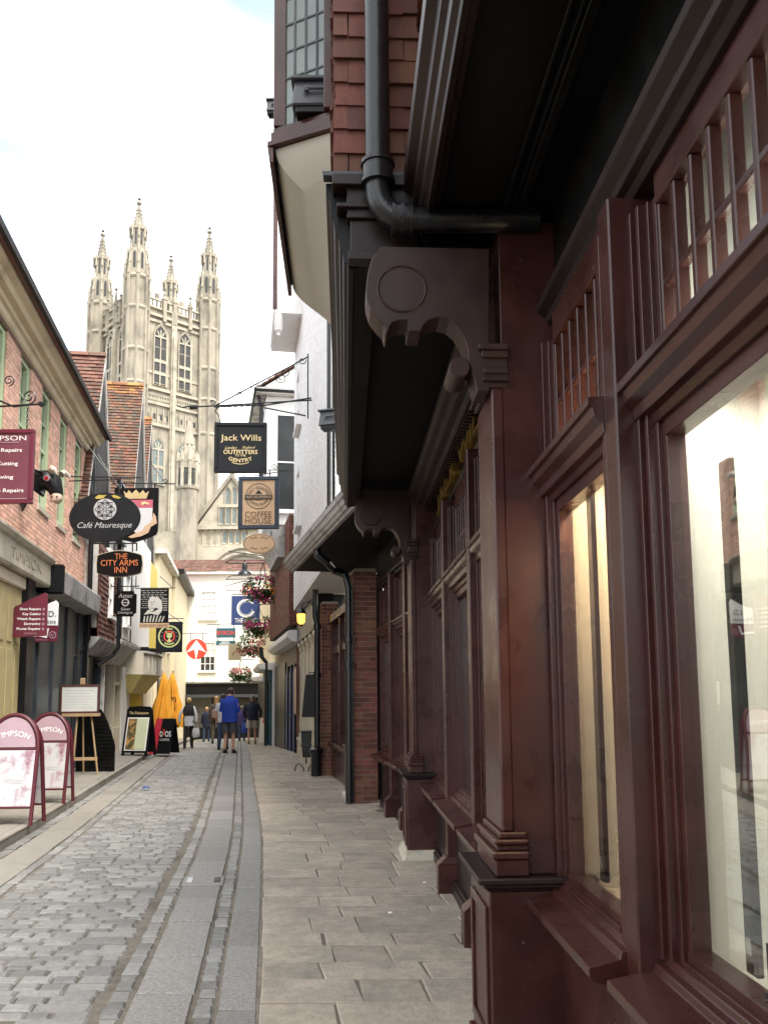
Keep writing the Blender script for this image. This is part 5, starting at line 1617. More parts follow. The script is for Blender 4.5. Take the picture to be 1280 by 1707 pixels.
for side in (0, 1):
    def bx(m, a0, a1, d0, d1, z0, z1):     # along-face a, outward d
        if side == 0: m.box(a0, a1, -d1, -d0, z0, z1)
        else: m.box(-d1, -d0, a0, a1, z0, z1)
    sk = MB()
    # face skin split round the pair of belfry windows
    cxs = (S * .33, S * .67); ww = 2.0
    W_ = []
    for c in cxs: W_.append((c - ww / 2, c + ww / 2))
    bx(sk, 0, W_[0][0], -.35, 0, 0, z_par); bx(sk, W_[0][1], W_[1][0], -.35, 0, 0, z_par); bx(sk, W_[1][1], S, -.35, 0, 0, z_par)
    for a, b in W_: bx(sk, a, b, -.35, -.11, 0, z_par)
    for a, b in W_:
        bx(sk, a, b, -.11, 0, 0, z_w0); bx(sk, a, b, -.11, 0, z_w1, z_par)
    sk.build('tower_face', M_STONE, CT)
    for c in cxs:
        face_window(CT, c, ww, z_w0, z_w1, side)
    # lower tall windows partly hidden by the roofs
    for c in cxs: face_window(CT, c, 1.9, zT(800), zT(722), side, M_CGLASS)
    # buttress strips, strings and panel bands
    t = MB()
    for a in (S * .5,): bx(t, a - .45, a + .45, 0, .55, 0, z_par); bx(t, a - .25, a + .25, .55, .8, 0, z_str - 3)
    for zz, d in ((z_str, .45), (z_str - .9, .25), (z_s2, .4), (zT(664), .3), (zT(700), .35), (zT(612), .12)):
        bx(t, 0, S, 0, d, zz - .22, zz + .22)
    t.build('string_courses', M_STONEL, CT)
    pb_ = MB()
    for k in range(22):
        a = 1.8 + (S - 3.6) * k / 21
        for (za, zb) in ((zT(661), zT(645)),):
            mid = (za + zb) / 2
            w2 = .2
            for q in ((a, za, a + .3, zb), (a + .3, za, a, zb)):
                if side == 0: pb_.add([(q[0] - .07, -.18, q[1] + .2), (q[0] + .07, -.18, q[1] + .2), (q[2] + .07, -.18, q[3] - .2), (q[2] - .07, -.18, q[3] - .2)], [(0, 1, 2, 3)])
                else: pb_.add([(-.18, q[0] - .07, q[1] + .2), (-.18, q[0] + .07, q[1] + .2), (-.18, q[2] + .07, q[3] - .2), (-.18, q[2] - .07, q[3] - .2)], [(0, 1, 2, 3)])
    for k in range(10):
        a = 2.0 + (S - 4.0) * k / 9
        bx(pb_, a - .08, a + .08, 0, .2, z_w1 + .6, z_str - 1)
        bx(pb_, a - .08, a + .08, 0, .2, zT(698), zT(672))
        bx(pb_, a + .25, a + .55, .0, .02, zT(692), zT(684))
    tag(pb_.build('panel_tracery', M_STONEL, CT), kind='stuff')
    dk = MB()
    for k in range(8):
        a = 2.3 + (S - 4.6) * k / 7
        bx(dk, a - .22, a + .22, .0, .03, zT(690), zT(681))
    dk.build('quatrefoil_opening', M_LOUVRE, CT)
    # pierced parapet: merlons over an open band, each block a piece
    n_ = 13
    pz = MB(); bx(pz, 0, S, -.1, .3, z_par - .25, z_par); bx(pz, 0, S, -.1, .3, z_par + 1.15, z_par + 1.45); pz.build('parapet_rail', M_STONEL, CT)
    for k in range(n_):
        a = 1.6 + (S - 3.2) * (k + .5) / n_
        mm = MB(); bx(mm, a - .13, a + .13, -.05, .22, z_par, z_par + 1.15); mm.build('baluster', M_STONE, CT)
        if k % 2 == 0:
            mm = MB(); bx(mm, a - .36, a + .36, -.08, .24, z_par + 1.46, z_par + 2.3); mm.build('merlon', M_STONE, CT)
    def small_pinnacle(a, h, r=.42):
        q = MB(); x, y = (a, -.35) if side == 0 else (-.35, a)
        q.lathe([(r * 1.0, -2.4), (r, 1.2), (r * 1.3, 1.25), (r * 1.3, 1.5), (r * .8, 1.6), (r * .25, h - .6), (r * .7, h - .35), (r * .2, h), (.03, h + .4)], (x, y, z_par + .2), 4, rot=math.pi / 4)
        q.build('pinnacle', M_STONE, CT)
    for a, h in ((S * .36, 2.6), (S * .5, 4.3), (S * .72, 3.4)): small_pinnacle(a, h)
# corner turrets
def turret(cx, cy, k=1.0):
    R_ = 1.88
    zt_ = zT(465)
    t = MB()
    t.lathe([(R_, 0), (R_, zT(640)), (R_ * .97, zT(638)), (R_ * .97, z_str)], (cx, cy, 0), 8, rot=math.pi / 8)
    t.lathe([(R_ * .95, z_str), (R_ * .95, zt_)], (cx, cy, 0), 8, rot=math.pi / 8)
    o = t.build('turret', M_STONE, CT)
    for zz in (zT(640), zT(585), z_str, zt_, zT(700)):
        s_ = MB(); s_.lathe([(R_ * 1.0, zz - .35), (R_ * 1.1, zz - .1), (R_ * 1.1, zz + .15), (R_ * .98, zz + .3)], (cx, cy, 0), 8, rot=math.pi / 8); s_.build('turret_string', M_STONEL, o)
    # angle buttresses with gablets
    for i in range(8):
        a = i * math.pi / 4 + math.pi / 8
        x, y = cx + R_ * math.cos(a), cy + R_ * math.sin(a)
        q = MB(); q.lathe([(.26, 0), (.26, zt_), (.34, zt_ + .1), (.34, zt_ + .35), (.12, zt_ + 1.9), (.2, zt_ + 2.0), (.05, zt_ + 2.4)], (x, y, 0), 6); q.build('angle_shaft', M_STONE, o)
    z1_, z2_ = zT(419), zT(383)
    u_ = MB()
    u_.lathe([(R_ * .90, zt_), (R_ * .86, z1_ - .6), (R_ * .80, z1_)], (cx, cy, 0), 8, rot=math.pi / 8)
    u_.lathe([(R_ * .64, z1_), (R_ * .63, z2_ - .5), (R_ * .76, z2_ - .3), (R_ * .76, z2_), (R_ * .5, z2_ + .05)], (cx, cy, 0), 8, rot=math.pi / 8)
    u_.build('turret_stage', M_STONE, o)
    for i in range(8):
        a = i * math.pi / 4
        c_, s__ = math.cos(a), math.sin(a)
        q = MB()
        for (rr, za, zb, hw_) in ((R_ * .84, zt_ + 1.2, z1_ - 1.0, .2), (R_ * .61, z1_ + .7, z2_ - .9, .16)):
            x, y = cx + rr * c_, cy + rr * s__
            q.add([(x - s__ * hw_, y + c_ * hw_, za), (x + s__ * hw_, y - c_ * hw_, za), (x + s__ * hw_, y - c_ * hw_, zb), (x + c_ * .02, y + s__ * .02, zb + .5), (x - s__ * hw_, y + c_ * hw_, zb)], [(0, 1, 2, 3, 4)])
        q.build('turret_slit', M_LOUVRE, o, recalc=False)
        g = a + math.pi / 8
        for (rr, zz, hh, w0) in ((R_ * .80, z1_ - .4, 1.5, .16), (R_ * .70, z2_, 1.1, .14), (R_ * .95, z1_ - 2.4, 1.8, .14)):
            q = MB(); q.lathe([(w0, -1.6), (w0 * 1.1, 0), (w0 * 1.5, .05), (w0 * 1.3, .25), (w0 * .4, hh - .25), (w0 * .9, hh - .1), (.02, hh + .15)], (cx + rr * math.cos(g), cy + rr * math.sin(g), zz), 5)
            q.build('finial', M_STONEL, o)
    sp = MB(); zs = zT(342)
    sp.lathe([(R_ * .46, z2_), (R_ * .10, zs), (R_ * .22, zs + .15), (R_ * .22, zs + .4), (R_ * .1, zs + .6)], (cx, cy, 0), 8, rot=math.pi / 8)
    sp.build('spirelet', M_STONE, o)
    v_ = MB(); v_.tube([(cx, cy, zs + .3), (cx, cy, zT(322))], [.10, .03], 6); v_.lathe([(.05, -.2), (.3, 0), (.05, .2)], (cx, cy, zs + 1.0), 8); v_.build('vane', M_GREYMETAL, o)
    # crockets up the arrises
    for i in range(8):
        a = i * math.pi / 4 + math.pi / 8
        q = MB()
        for j in range(1, 6):
            t_ = j / 6.5
            rr = R_ * (.50 + (.12 - .50) * t_); zz = z2_ + (zs - z2_) * t_
            q.lathe([(.02, -.14), (.11, 0), (.02, .14)], (cx + rr * math.cos(a), cy + rr * math.sin(a), zz), 5)
        q.build('crockets', M_STONE, o)
for (a, b) in ((0, 0), (S, 0), (0, S), (S, S)): turret(a, b)
# ---- transept gable below the tower
Yg = 112.0
pg = at(330, 1160, Yg)
def zG(py): return at(380, py, Yg).z
def xG(px): return at(px, 1160, Yg).x - pg.x
TG = empty('cathedral_transept', (pg.x, Yg, 0), 0.0, 'pale stone cathedral gable with lancet windows and lead roof below the tower', 'church')
xa, xb, xm = xG(318), xG(446), xG(382)
zap, zsh = zG(797), zG(880)
g_ = MB(); g_.plate([(xa, 0), (xb, 0), (xb, zsh), (xm, zap), (xa + .3, zsh)], 0, 1.2); g_.build('gable_wall', M_STONEL, TG)
def lancet(par, cx, w, z0, z1, mt=M_CGLASS):
    o = MB(); o.plate(ogive(cx, w, z0, z1), -.03, .02); o = o.build('lancet_window', mt, par)
    out, inn = ogive(cx, w * 1.5, z0 - .15, z1 + .3), ogive(cx, w, z0, z1)
    n = len(out); h = MB()
    h.add([(p[0], -.25, p[1]) for p in out] + [(p[0], -.05, p[1]) for p in inn] + [(p[0], .02, p[1]) for p in out], [(i, (i + 1) % n, n + (i + 1) % n, n + i) for i in range(n)] + [(i, 2 * n + i, 2 * n + (i + 1) % n, (i + 1) % n) for i in range(n)])
    h.build('hood_mould', M_STONEL, o)
sx = xG(1) - xG(0)
for px, y0, y1 in ((375.5, 841, 815), (387.5, 841, 815), (365, 873, 847), (376, 873, 847), (387, 873, 847), (399, 873, 847), (371, 905, 886), (382, 905, 886), (393, 905, 886), (404, 905, 886)):
    lancet(TG, xG(px), 5.6 * sx if y1 > 840 else 6.0 * sx, zG(y0), zG(y1))
for px in (340, 350.5, 361): lancet(TG, xG(px), 8 * sx, zG(909), zG(885), M_STONEL)
for py, d in ((880, .5), (914, .45), (843, .25), (909.5, .2)):
    MB().box(xa - .2 if py > 870 else xG(360), xb, -d, 0.0, zG(py) - .25, zG(py) + .15).build('string_course', M_STONEL, TG)
for s_, (x0, x1) in ((1, (xa, xm)), (1, (xb, xm))):
    MB().plate([(x0, zsh), (x1, zap), (x1, zap + .7), (x0 - (.5 if x0 < x1 else -.5), zsh + .3)], -.3, 1.25).build('coping', M_STONE, TG)
MB().lathe([(.3, 0), (.35, .3), (.15, .6), (.4, .9), (.1, 1.4)], (xm, .4, zap + .4), 6).build('finial', M_STONE, TG)
MB().hexa([(xa - 1.2, 1.2, zsh - .8), (xm, 1.2, zap - .1), (xm + 3, 18, zap + .4), (xa - 1.2, 18, zsh - .6), (xa - 1.2, 1.2, zsh - .6), (xm, 1.2, zap + .15), (xm + 3, 18, zap + .6), (xa - 1.2, 18, zsh - .4)]).build('lead_roof', M_LEAD, TG)
for k in range(9):
    t = (k + .5) / 9
    x0_, z0_ = xa - 1.2 + (xm - xa + 1.2) * t, zsh - .6 + (zap - zsh + .75) * t
    MB().hexa([(x0_, 1.2, z0_), (x0_ + .15, 1.2, z0_), (x0_ + .15 + 3 * t, 18, z0_ + .3), (x0_ + 3 * t, 18, z0_ + .3), (x0_, 1.2, z0_ + .2), (x0_ + .15, 1.2, z0_ + .2), (x0_ + .15 + 3 * t, 18, z0_ + .5), (x0_ + 3 * t, 18, z0_ + .5)]).build('roof_roll', M_LEAD, TG)
lw = MB(); lw.plate([(xG(240), 0), (xG(450), 0), (xG(450), zG(914)), (xG(328), zG(914)), (xG(327), zG(888)), (xG(270), zG(888)), (xG(252), zG(905)), (xG(240), zG(905))], -1.2, -.05); lw.build('aisle_wall', M_STONEL, TG)
# big shallow arch over the low wall
ar = MB(); n = 18; pts = []
for k in range(n + 1):
    a = math.radians(20 + 140 * k / n); pts.append((xG(408) + 62 * sx * math.cos(a), zG(985) + 60 * sx * math.sin(a)))
ar.tube([(p[0], -1.3, p[1]) for p in pts], .3, 6); ar.tube([(p[0], -1.25, p[1] + .8) for p in pts], .2, 6); ar.build('arch_moulding', M_STONE, TG)
# stair turret with its pinnacled cap
TS = empty('stair_turret', at(307, 1160, 110.0) * 1.0, 0.0, 'slender stone stair turret with a spired cap in front of the tower', 'turret')
TS.location.z = 0
def zS(py): return at(307, py, 110.0).z
r_ = 17.5 * sx
m = MB(); m.lathe([(r_, 0), (r_, zS(818)), (r_ * 1.12, zS(817)), (r_ * 1.12, zS(813)), (r_ * .92, zS(812)), (r_ * .92, zS(795))], (0, 0, 0), 8, rot=math.pi / 8); m.build('turret_shaft', M_STONE, TS)
m = MB(); m.lathe([(r_ * .80, zS(795)), (r_ * .80, zS(784)), (r_ * 1.0, zS(783)), (r_ * .95, zS(778)), (r_ * .5, zS(745)), (r_ * .62, zS(742)), (r_ * .55, zS(735)), (r_ * .15, zS(703))], (0, 0, 0), 8, rot=math.pi / 8); m.build('turret_cap', M_STONE, TS)
for i in range(8):
    a = i * math.pi / 4 + math.pi / 8
    q = MB(); q.lathe([(.22, zS(815)), (.22, zS(772)), (.3, zS(771)), (.05, zS(755))], (r_ * .95 * math.cos(a), r_ * .95 * math.sin(a), 0), 5); q.build('shaft', M_STONEL, TS)
    b = i * math.pi / 4
    q = MB(); q.lathe([(.26, zS(808)), (.26, zS(790)), (.04, zS(783))], (r_ * .84 * math.cos(b), r_ * .84 * math.sin(b), 0), 5); q.build('slit', M_LOUVRE, TS)
    q = MB(); q.lathe([(.15, zS(752)), (.2, zS(748)), (.03, zS(730))], (r_ * .5 * math.cos(a), r_ * .5 * math.sin(a), 0), 5); q.build('finial', M_STONEL, TS)
# ================================================================ hanging signs
class Sign:
    """a hanging sign facing down the street; local x right, z up, sizes given in photograph pixels at its distance"""
    def __init__(s, name, cx, cy, Y, label, cat='sign', rz=0.0, group=None):
        s.c = (cx, cy); s.k = Y / F_PX
        s.o = empty(name, at(cx, cy, Y), rz, label, cat, group)
    def p(s, px, py): return ((px - s.c[0]) * s.k, (s.c[1] - py) * s.k)
    def plate(s, name, pts, mt, y0=-.02, y1=.02, bevel=0.0, parent=None):
        m = MB(); m.plate([s.p(*q) for q in pts], y0, y1)
        return m.build(name, mt, parent or s.o, bevel=bevel)
    def rect(s, name, x0, y0, x1, y1, mt, d0=-.02, d1=.02, bevel=0.0, parent=None):
        return s.plate(name, [(x0, y1), (x1, y1), (x1, y0), (x0, y0)], mt, d0, d1, bevel, parent)
    def oval(s, name, cx, cy, rx, ry, mt, d0=-.02, d1=.02, n=40, parent=None, bevel=0.0):
        return s.plate(name, [(cx + rx * math.cos(2 * math.pi * i / n), cy + ry * math.sin(2 * math.pi * i / n)) for i in range(n)], mt, d0, d1, bevel, parent)
    def ring(s, name, cx, cy, r0, r1, mt, d=-.024, n=40, a0=0.0, a1=2 * math.pi, ry=1.0, parent=None):
        m = MB(); vs = []; full = abs(a1 - a0 - 2 * math.pi) < 1e-6
        c = n if full else n + 1
        for r in (r0, r1):
            for i in range(c):
                a = a0 + (a1 - a0) * i / n
                q = s.p(cx + r * math.cos(a), cy - r * ry * math.sin(a)); vs.append((q[0], d, q[1]))
        fs = [(i, (i + 1) % c, c + (i + 1) % c, c + i) for i in range(n if full else n)] if full else [(i, i + 1, c + i + 1, c + i) for i in range(n)]
        m.add(vs, fs)
        return m.build(name, mt, parent or s.o, recalc=False)
    def bars(s, name, segs, r, mt=None, y=0.0, parent=None, n=6):
        m = MB()
        for path in segs: m.tube([(s.p(*q)[0], y, s.p(*q)[1]) for q in path], r, n)
        return m.build(name, mt or M_IRON, parent or s.o)
    def text(s, t, cx, cy, w, h, mt, y=-.027, **kw):
        q = s.p(cx, cy)
        a = kw.pop('arc', 0.0)
        text(t, s.o, q[0], q[1], w * s.k, h * s.k, mt, y=y, arc=a * s.k, **kw)
    def scroll(s, cx, cy, r0, r1, a0, turns, rad, y=0.0, pre=()):
        pts = list(pre) + [(p_[0], 2 * cy - p_[1]) for p_ in spiral(cx, cy, r0, r1, a0, turns)]
        return s.bars('scrollwork', [pts], rad, y=y)
# --- Jack Wills
s = Sign('hanging_shop_sign', 401.5, 746, 15.3, 'square black hanging sign with gold lettering under a twisted iron bracket', rz=0.05)
s.rect('sign_board', 361, 708, 443, 785, M_SIGNBLACK, -.02, .02)
fr = s.rect('sign_frame', 357, 703, 446, 709, M_SIGNBLACK, -.05, .05, .006); s.rect('sign_frame', 357, 784, 446, 790.5, M_SIGNBLACK, -.05, .05, .006)
s.rect('sign_frame', 357, 709.2, 363, 783.8, M_SIGNBLACK, -.05, .05, .006); s.rect('sign_frame', 440.5, 709.2, 446, 783.8, M_SIGNBLACK, -.05, .05, .006)
s.text('Jack Wills', 402, 731, 69, 14, M_GOLDP, bold=.005)
s.text('London', 385, 747, 20, 5.5, M_GOLDP, shear=.4); s.text('England', 415.5, 747, 22, 5.5, M_GOLDP, shear=.4); s.text('OUTFITTERS', 401.5, 754.5, 58, 7.5, M_GOLDP, bold=.02)
s.text('TO THE', 401.5, 760.5, 18, 4, M_GOLDP, bold=.01); s.text('GENTRY', 401.5, 769.5, 41, 6.5, M_GOLDP, arc=-44, bold=.02)
s.ring('flourish', 401.5, 742.5, 32.6, 33.8, M_GOLDP, -.027, 14, math.radians(244), math.radians(296))
s.bars('bracket', [[(318, 675), (522, 661)], [(318, 675), (310, 674), (302, 676), (294, 673)], [(358, 672), (516, 583)], [(516, 578), (516, 694)], [(436, 672), (522, 657)], [(440, 675), (512, 689)], [(516, 661), (523, 661)]], .014)
s.bars('bracket_knob', [[(314, 675), (327, 675)]], .045, n=8)
m = MB()
for ph in (0, math.pi):
    path = []
    for i in range(60):
        t = i / 59; px = 355 + 85 * t; py = 674 - 4 * t; q = s.p(px, py); a = t * 26 + ph
        path.append((q[0], .013 * math.cos(a), q[1] + .013 * math.sin(a)))
    m.tube(path, .013, 5)
m.build('twisted_bar', M_IRON, s.o)
for (cx, cy, a0, tr, rr) in ((422, 634, 0.6, -1.3, 8), (440, 655, 2.5, 1.2, 6), (476, 612, 0.5, -1.2, 8), (470, 622, 3.4, 1.3, 9), (506, 590, .3, -1.1, 7), (353, 667, 2.8, -1.3, 5), (401, 652, 2.0, 1.1, 6)):
    s.scroll(cx, cy, rr, rr * .25, a0, tr, .009)
s.bars('sign_hanger', [[(361, 676), (357, 682), (364, 690), (366, 703)], [(436, 676), (440, 684), (438, 703)]], .012)
# --- Coffee house and its oval
s = Sign('coffee_house_sign', 431.5, 838, 17.6, 'tan coffee house sign in a dark blue frame below the black square sign')
s.rect('sign_board', 402, 798, 461, 879, M_TAN, -.015, .015)
for r in ((397, 793, 466, 799), (397, 877, 466, 883.5)): s.rect('sign_frame', *r, M_NAVYF, -.045, .045, .008)
for r in ((397, 799.2, 404, 876.8), (459, 799.2, 466, 876.8)): s.rect('sign_frame', *r, M_NAVYF, -.045, .045, .008)
s.ring('emblem_ring', 431.5, 827, 21.3, 22.3, M_PRINTK); s.text('DAILY ROASTED', 431.5, 812.5, 46, 5.5, M_PRINTK, arc=18); s.text('COFFEE BEANS', 431.5, 841.5, 36, 4.2, M_PRINTK, arc=-18)
s.rect('emblem_ribbon', 408, 825, 455, 832.5, M_PRINTK, -.03, -.015); s.text('TASTE THE DIFFERENCE', 431.5, 828.7, 43, 4.4, M_TAN, y=-.035, bold=.01)
s.plate('emblem_mark', [(425, 823), (428, 820), (430, 817), (433, 817), (435, 820), (438, 823)], M_PRINTK, -.02, -.014)
s.ring('emblem_cup', 431.5, 832, 4, 5.6, M_PRINTK, -.02, 12, math.pi, 2 * math.pi, .5)
TBR = mat('brown_print', (0.16, 0.09, 0.05), .6, 4, .05)
s.text('COFFEE', 431.5, 858.5, 45, 10, TBR); s.text('HOUSE', 431.5, 869.5, 45, 10, TBR)
s.bars('bracket', [[(424, 791), (482, 782)], [(446, 781), (486, 782)]], .01); s.scroll(457, 776, 6, 1.5, 4.0, 1.4, .008)
s.bars('sign_hanger', [[(405, 790), (405, 794)], [(450, 782), (450, 794)]], .012)
s = Sign('oval_sign', 432.5, 906.5, 17.6, 'small tan oval sign with brown flourishes under the coffee house sign')
s.oval('sign_board', 432.5, 906.5, 27.5, 17.5, M_TAN, -.02, .02, bevel=.005); s.ring('sign_rim', 432.5, 906.5, 25.6, 26.5, TBR, -.024, 40, ry=.6)
for yy, sg in ((897, 1), (914, -1)):
    for dx in (-1, 1):
        s.bars('flourish', [[(432.5 + dx * 3, yy), (432.5 + dx * 7, yy - 2 * sg), (432.5 + dx * 11, yy + 1 * sg), (432.5 + dx * 15, yy - 1 * sg)]], .006, TBR, y=-.024, n=4)
s.bars('sign_hanger', [[(411, 884), (412, 892)], [(453, 884), (452, 893)]], .01)
# --- The Oasis
s = Sign('blue_circle_sign', 409.5, 1017.5, 33, 'blue square sign with a white ring between the flower baskets')
s.rect('sign_board', 386, 993, 433.5, 1042, M_OASIS, -.03, .03, .005)
s.ring('ring_mark', 410.5, 1014, 12.0, 15.5, M_PRINTW, -.036, 36, .6, 5.9); s.ring('ring_mark', 410.5, 1014, 10.3, 11, M_PRINTW, -.036, 36, 1.2, 6.2)
s.text('THE OASIS', 410.5, 1034.5, 37, 8, M_PRINTW, y=-.036, bold=.015)
s.bars('bracket', [[(386, 991), (448, 990)], [(440, 940), (446, 990)]], .02)
# --- Byron and the plate under it
s = Sign('teal_red_sign', 377, 1055, 35, 'teal sign with red capitals in front of the white end house')
s.rect('sign_board', 361, 1047, 393, 1063, M_BTEAL, -.03, .03, .01); s.text('BYRON', 377, 1055, 29, 7, M_RED, y=-.036, bold=.02)
s.bars('bracket', [[(345, 1041), (420, 1039)], [(364, 1040), (364, 1047)], [(390, 1040), (390, 1047)], [(364, 1063), (364, 1068)], [(390, 1063), (390, 1068)]], .015)
s.rect('lower_plate', 361, 1068, 393, 1076, M_BTEAL, -.02, .02, .01); s.rect('print_mark', 369, 1069.6, 383, 1071.2, M_PRINTW, -.024, -.02); s.rect('print_mark', 366, 1072.8, 384, 1074.4, M_PRINTW, -.024, -.02)
s = Sign('beige_sign', 391.5, 1087, 34, 'plain beige square sign beside the lower flower basket')
s.rect('sign_board', 381, 1073.5, 402, 1100.5, mat('beige_sign', (.55, .45, .30), .6, 3, .06), -.03, .03, .01)
s.bars('flourish', [[(387, 1092), (391, 1087), (396, 1084)]], .015, TBR, y=-.033); s.bars('bracket', [[(381, 1072), (424, 1072)]], .014)
# --- red disc with the white arrow
s = Sign('red_disc_sign', 328, 1082, 37, 'round red sign with a white arrowhead hanging over the street end')
s.oval('sign_board', 328, 1082, 17, 17, M_RED, -.04, .04, bevel=.01)
s.plate('arrow_mark', [(328, 1067), (344.5, 1088), (331.5, 1083), (328.6, 1099), (327.4, 1099), (324.5, 1083), (311.5, 1088)], M_PRINTW, -.055, -.041)
s.bars('bracket', [[(311, 1056), (346, 1056)], [(318, 1056), (318, 1067)], [(338, 1056), (338, 1067)], [(300, 1056), (311, 1056)]], .014); s.bars('wire', [[(303, 1031), (325, 1052)]], .006)
# --- left: maroon board with the cow's head behind
s = Sign('maroon_repair_sign', 10, 778, 11.6, 'large maroon repair shop board hanging at the left edge on an iron bracket', rz=0.0)
s.rect('sign_board', -38, 718, 53, 839, M_MSIGNL, -.015, .015)
for r in ((-42, 713, 58, 720), (-42, 836, 58, 843)): s.rect('sign_frame', *r, M_MSIGN, -.035, .035, .006)
for r in ((-42, 720.2, -35, 835.8), (51.5, 720.2, 58, 835.8)): s.rect('sign_frame', *r, M_MSIGN, -.035, .035, .006)
s.text('TIMPSON', 6, 728.5, 77, 8.5, M_PRINTW, y=-.022); s.rect('small_print', -20, 735.2, 32, 736.6, M_PINKARCH, -.021, -.016)
for t, cy, w in (('Shoe Repairs', 750.5, 64), ('Key Cutting', 774, 58), ('Engraving', 797.5, 50), ('Watch Repairs', 821, 72)):
    s.text(t, {'Shoe Repairs': 6, 'Key Cutting': 3, 'Engraving': 0, 'Watch Repairs': 7.5}[t], cy, w, 8.5, M_PRINTW, y=-.022, bold=.012)
s.rect('rule', -34, 834, 50, 834.7, M_GREY, -.021, -.016)
s.bars('bracket', [[(-60, 674), (66, 668)], [(-60, 640), (-20, 655), (20, 672), (44, 669)]], .014)
s.plate('bracket_tip', [(62, 665.5), (66, 663.5), (74, 668), (66, 672.5), (62, 670.5)], M_IRON, -.02, .02)
s.scroll(45, 655, 13, 2.0, -1.5, 1.6, .010); s.scroll(9, 625, 10, 2.0, -1.5, 1.6, .009)
m = MB()
for i in range(8):
    q = s.p(43.5, 673 + i * 5); a = i * math.pi / 2
    path = [(q[0] + .014 * math.cos(t) * math.cos(a), .014 * math.cos(t) * math.sin(a), q[1] + .026 * math.sin(t)) for t in [k * math.pi / 4 for k in range(9)]]
    m.tube(path, .005, 5)
m.build('chain', M_IRON, s.o)
s.plate('bracket_foot', [(38, 843), (48, 843), (46, 848), (42, 856), (39, 848)], M_IRON, -.02, .02)
# --- the bull's head
pc = at(80, 808, 13.2)
BH = empty('bull_head', pc, 0.0, 'black bull head with red eye fixed beside the maroon board', 'sculpture')
kk = 13.2 / F_PX
m = MB()
ring = []
# head lofted from the neck (left, against the wall) to the muzzle (down right)
axis = [(-24, -8, 23, 20), (-14, 4, 24, 21), (-2, 8, 22, 20), (8, 2, 19, 17), (14, -10, 14, 14), (17, -20, 11, 11), (18.5, -26, 8, 9)]
vs = []; n = 14
for i, (x, z, r1, r2) in enumerate(axis):
    if i < len(axis) - 1: dx, dz = axis[i + 1][0] - x, axis[i + 1][1] - z
    l = math.hypot(dx, dz); dx /= l; dz /= l
    for k in range(n):
        a = 2 * math.pi * k / n
        vs.append(((x - dz * r1 * math.cos(a) * .9) * kk, r2 * math.sin(a) * kk, (z + dx * r1 * math.cos(a) * .9) * kk))
fs = [(i * n + k, i * n + (k + 1) % n, (i + 1) * n + (k + 1) % n, (i + 1) * n + k) for i in range(len(axis) - 1) for k in range(n)] + [tuple(range(n - 1, -1, -1)), tuple(range((len(axis) - 1) * n, len(axis) * n))]
m.add(vs, fs)
m.build('head', M_SIGNBLACK, BH, smooth=True)
m = MB(); m.loft([(17 * kk, -2 * kk, -33 * kk, 3 * kk, 6 * kk), (16 * kk, -2 * kk, -30 * kk, 9 * kk, 10 * kk), (17 * kk, -2 * kk, -24 * kk, 10.5 * kk, 11 * kk), (17 * kk, -2 * kk, -18 * kk, 9 * kk, 10 * kk), (16 * kk, -2 * kk, -15 * kk, 4 * kk, 6 * kk)], 12); m.build('muzzle', mat('muzzle_pink', (.55, .42, .32), .6, 5, .1), BH, smooth=True)
for dx in (13, 21):
    m = MB(); m.loft([(dx * kk, -12 * kk, -25 * kk, 1 * kk, .5 * kk), (dx * kk, -12.2 * kk, -24 * kk, 2 * kk, 1 * kk), (dx * kk, -12 * kk, -22 * kk, 1 * kk, .5 * kk)], 8); m.build('nostril', M_MSIGN, BH)
m = MB(); m.tube([(6 * kk, -18 * kk, 6 * kk), (6 * kk, -22 * kk, 6 * kk)], 5 * kk, 14); m.build('eye_rim', M_PINKARCH, BH)
m = MB(); m.tube([(6 * kk, -21 * kk, 6 * kk), (6 * kk, -23 * kk, 6 * kk)], 3.4 * kk, 12); m.build('eye', mat('eye_red', (.25, .01, .01), .2, 3, .1), BH)
for (x, y) in ((10, -10), (20, 8)):
    m = MB(); m.tube([(x * kk, y * kk, 20 * kk), ((x + 3) * kk, (y * 1.6) * kk, 24 * kk), ((x + 9) * kk, y * 2.0 * kk, 20 * kk), ((x + 12) * kk, y * 2.0 * kk, 14 * kk)], [6 * kk, 5.5 * kk, 4 * kk, 1 * kk], 8); m.build('horn', mat('horn', (.5, .44, .36), .5, 5, .2), BH, smooth=True)
m = MB(); m.loft([(-4 * kk, -20 * kk, 14 * kk, 3 * kk, 2 * kk), (-7 * kk, -24 * kk, 17 * kk, 6 * kk, 4 * kk), (-12 * kk, -26 * kk, 20 * kk, 2 * kk, 1.5 * kk)], 8); m.build('ear', M_SIGNGREY, BH, smooth=True)
m = MB(); m.tube([(-30 * kk, 0, -5 * kk), (-90 * kk, 0, -5 * kk)], .03, 8); m.build('wall_fixing', M_IRON, BH)
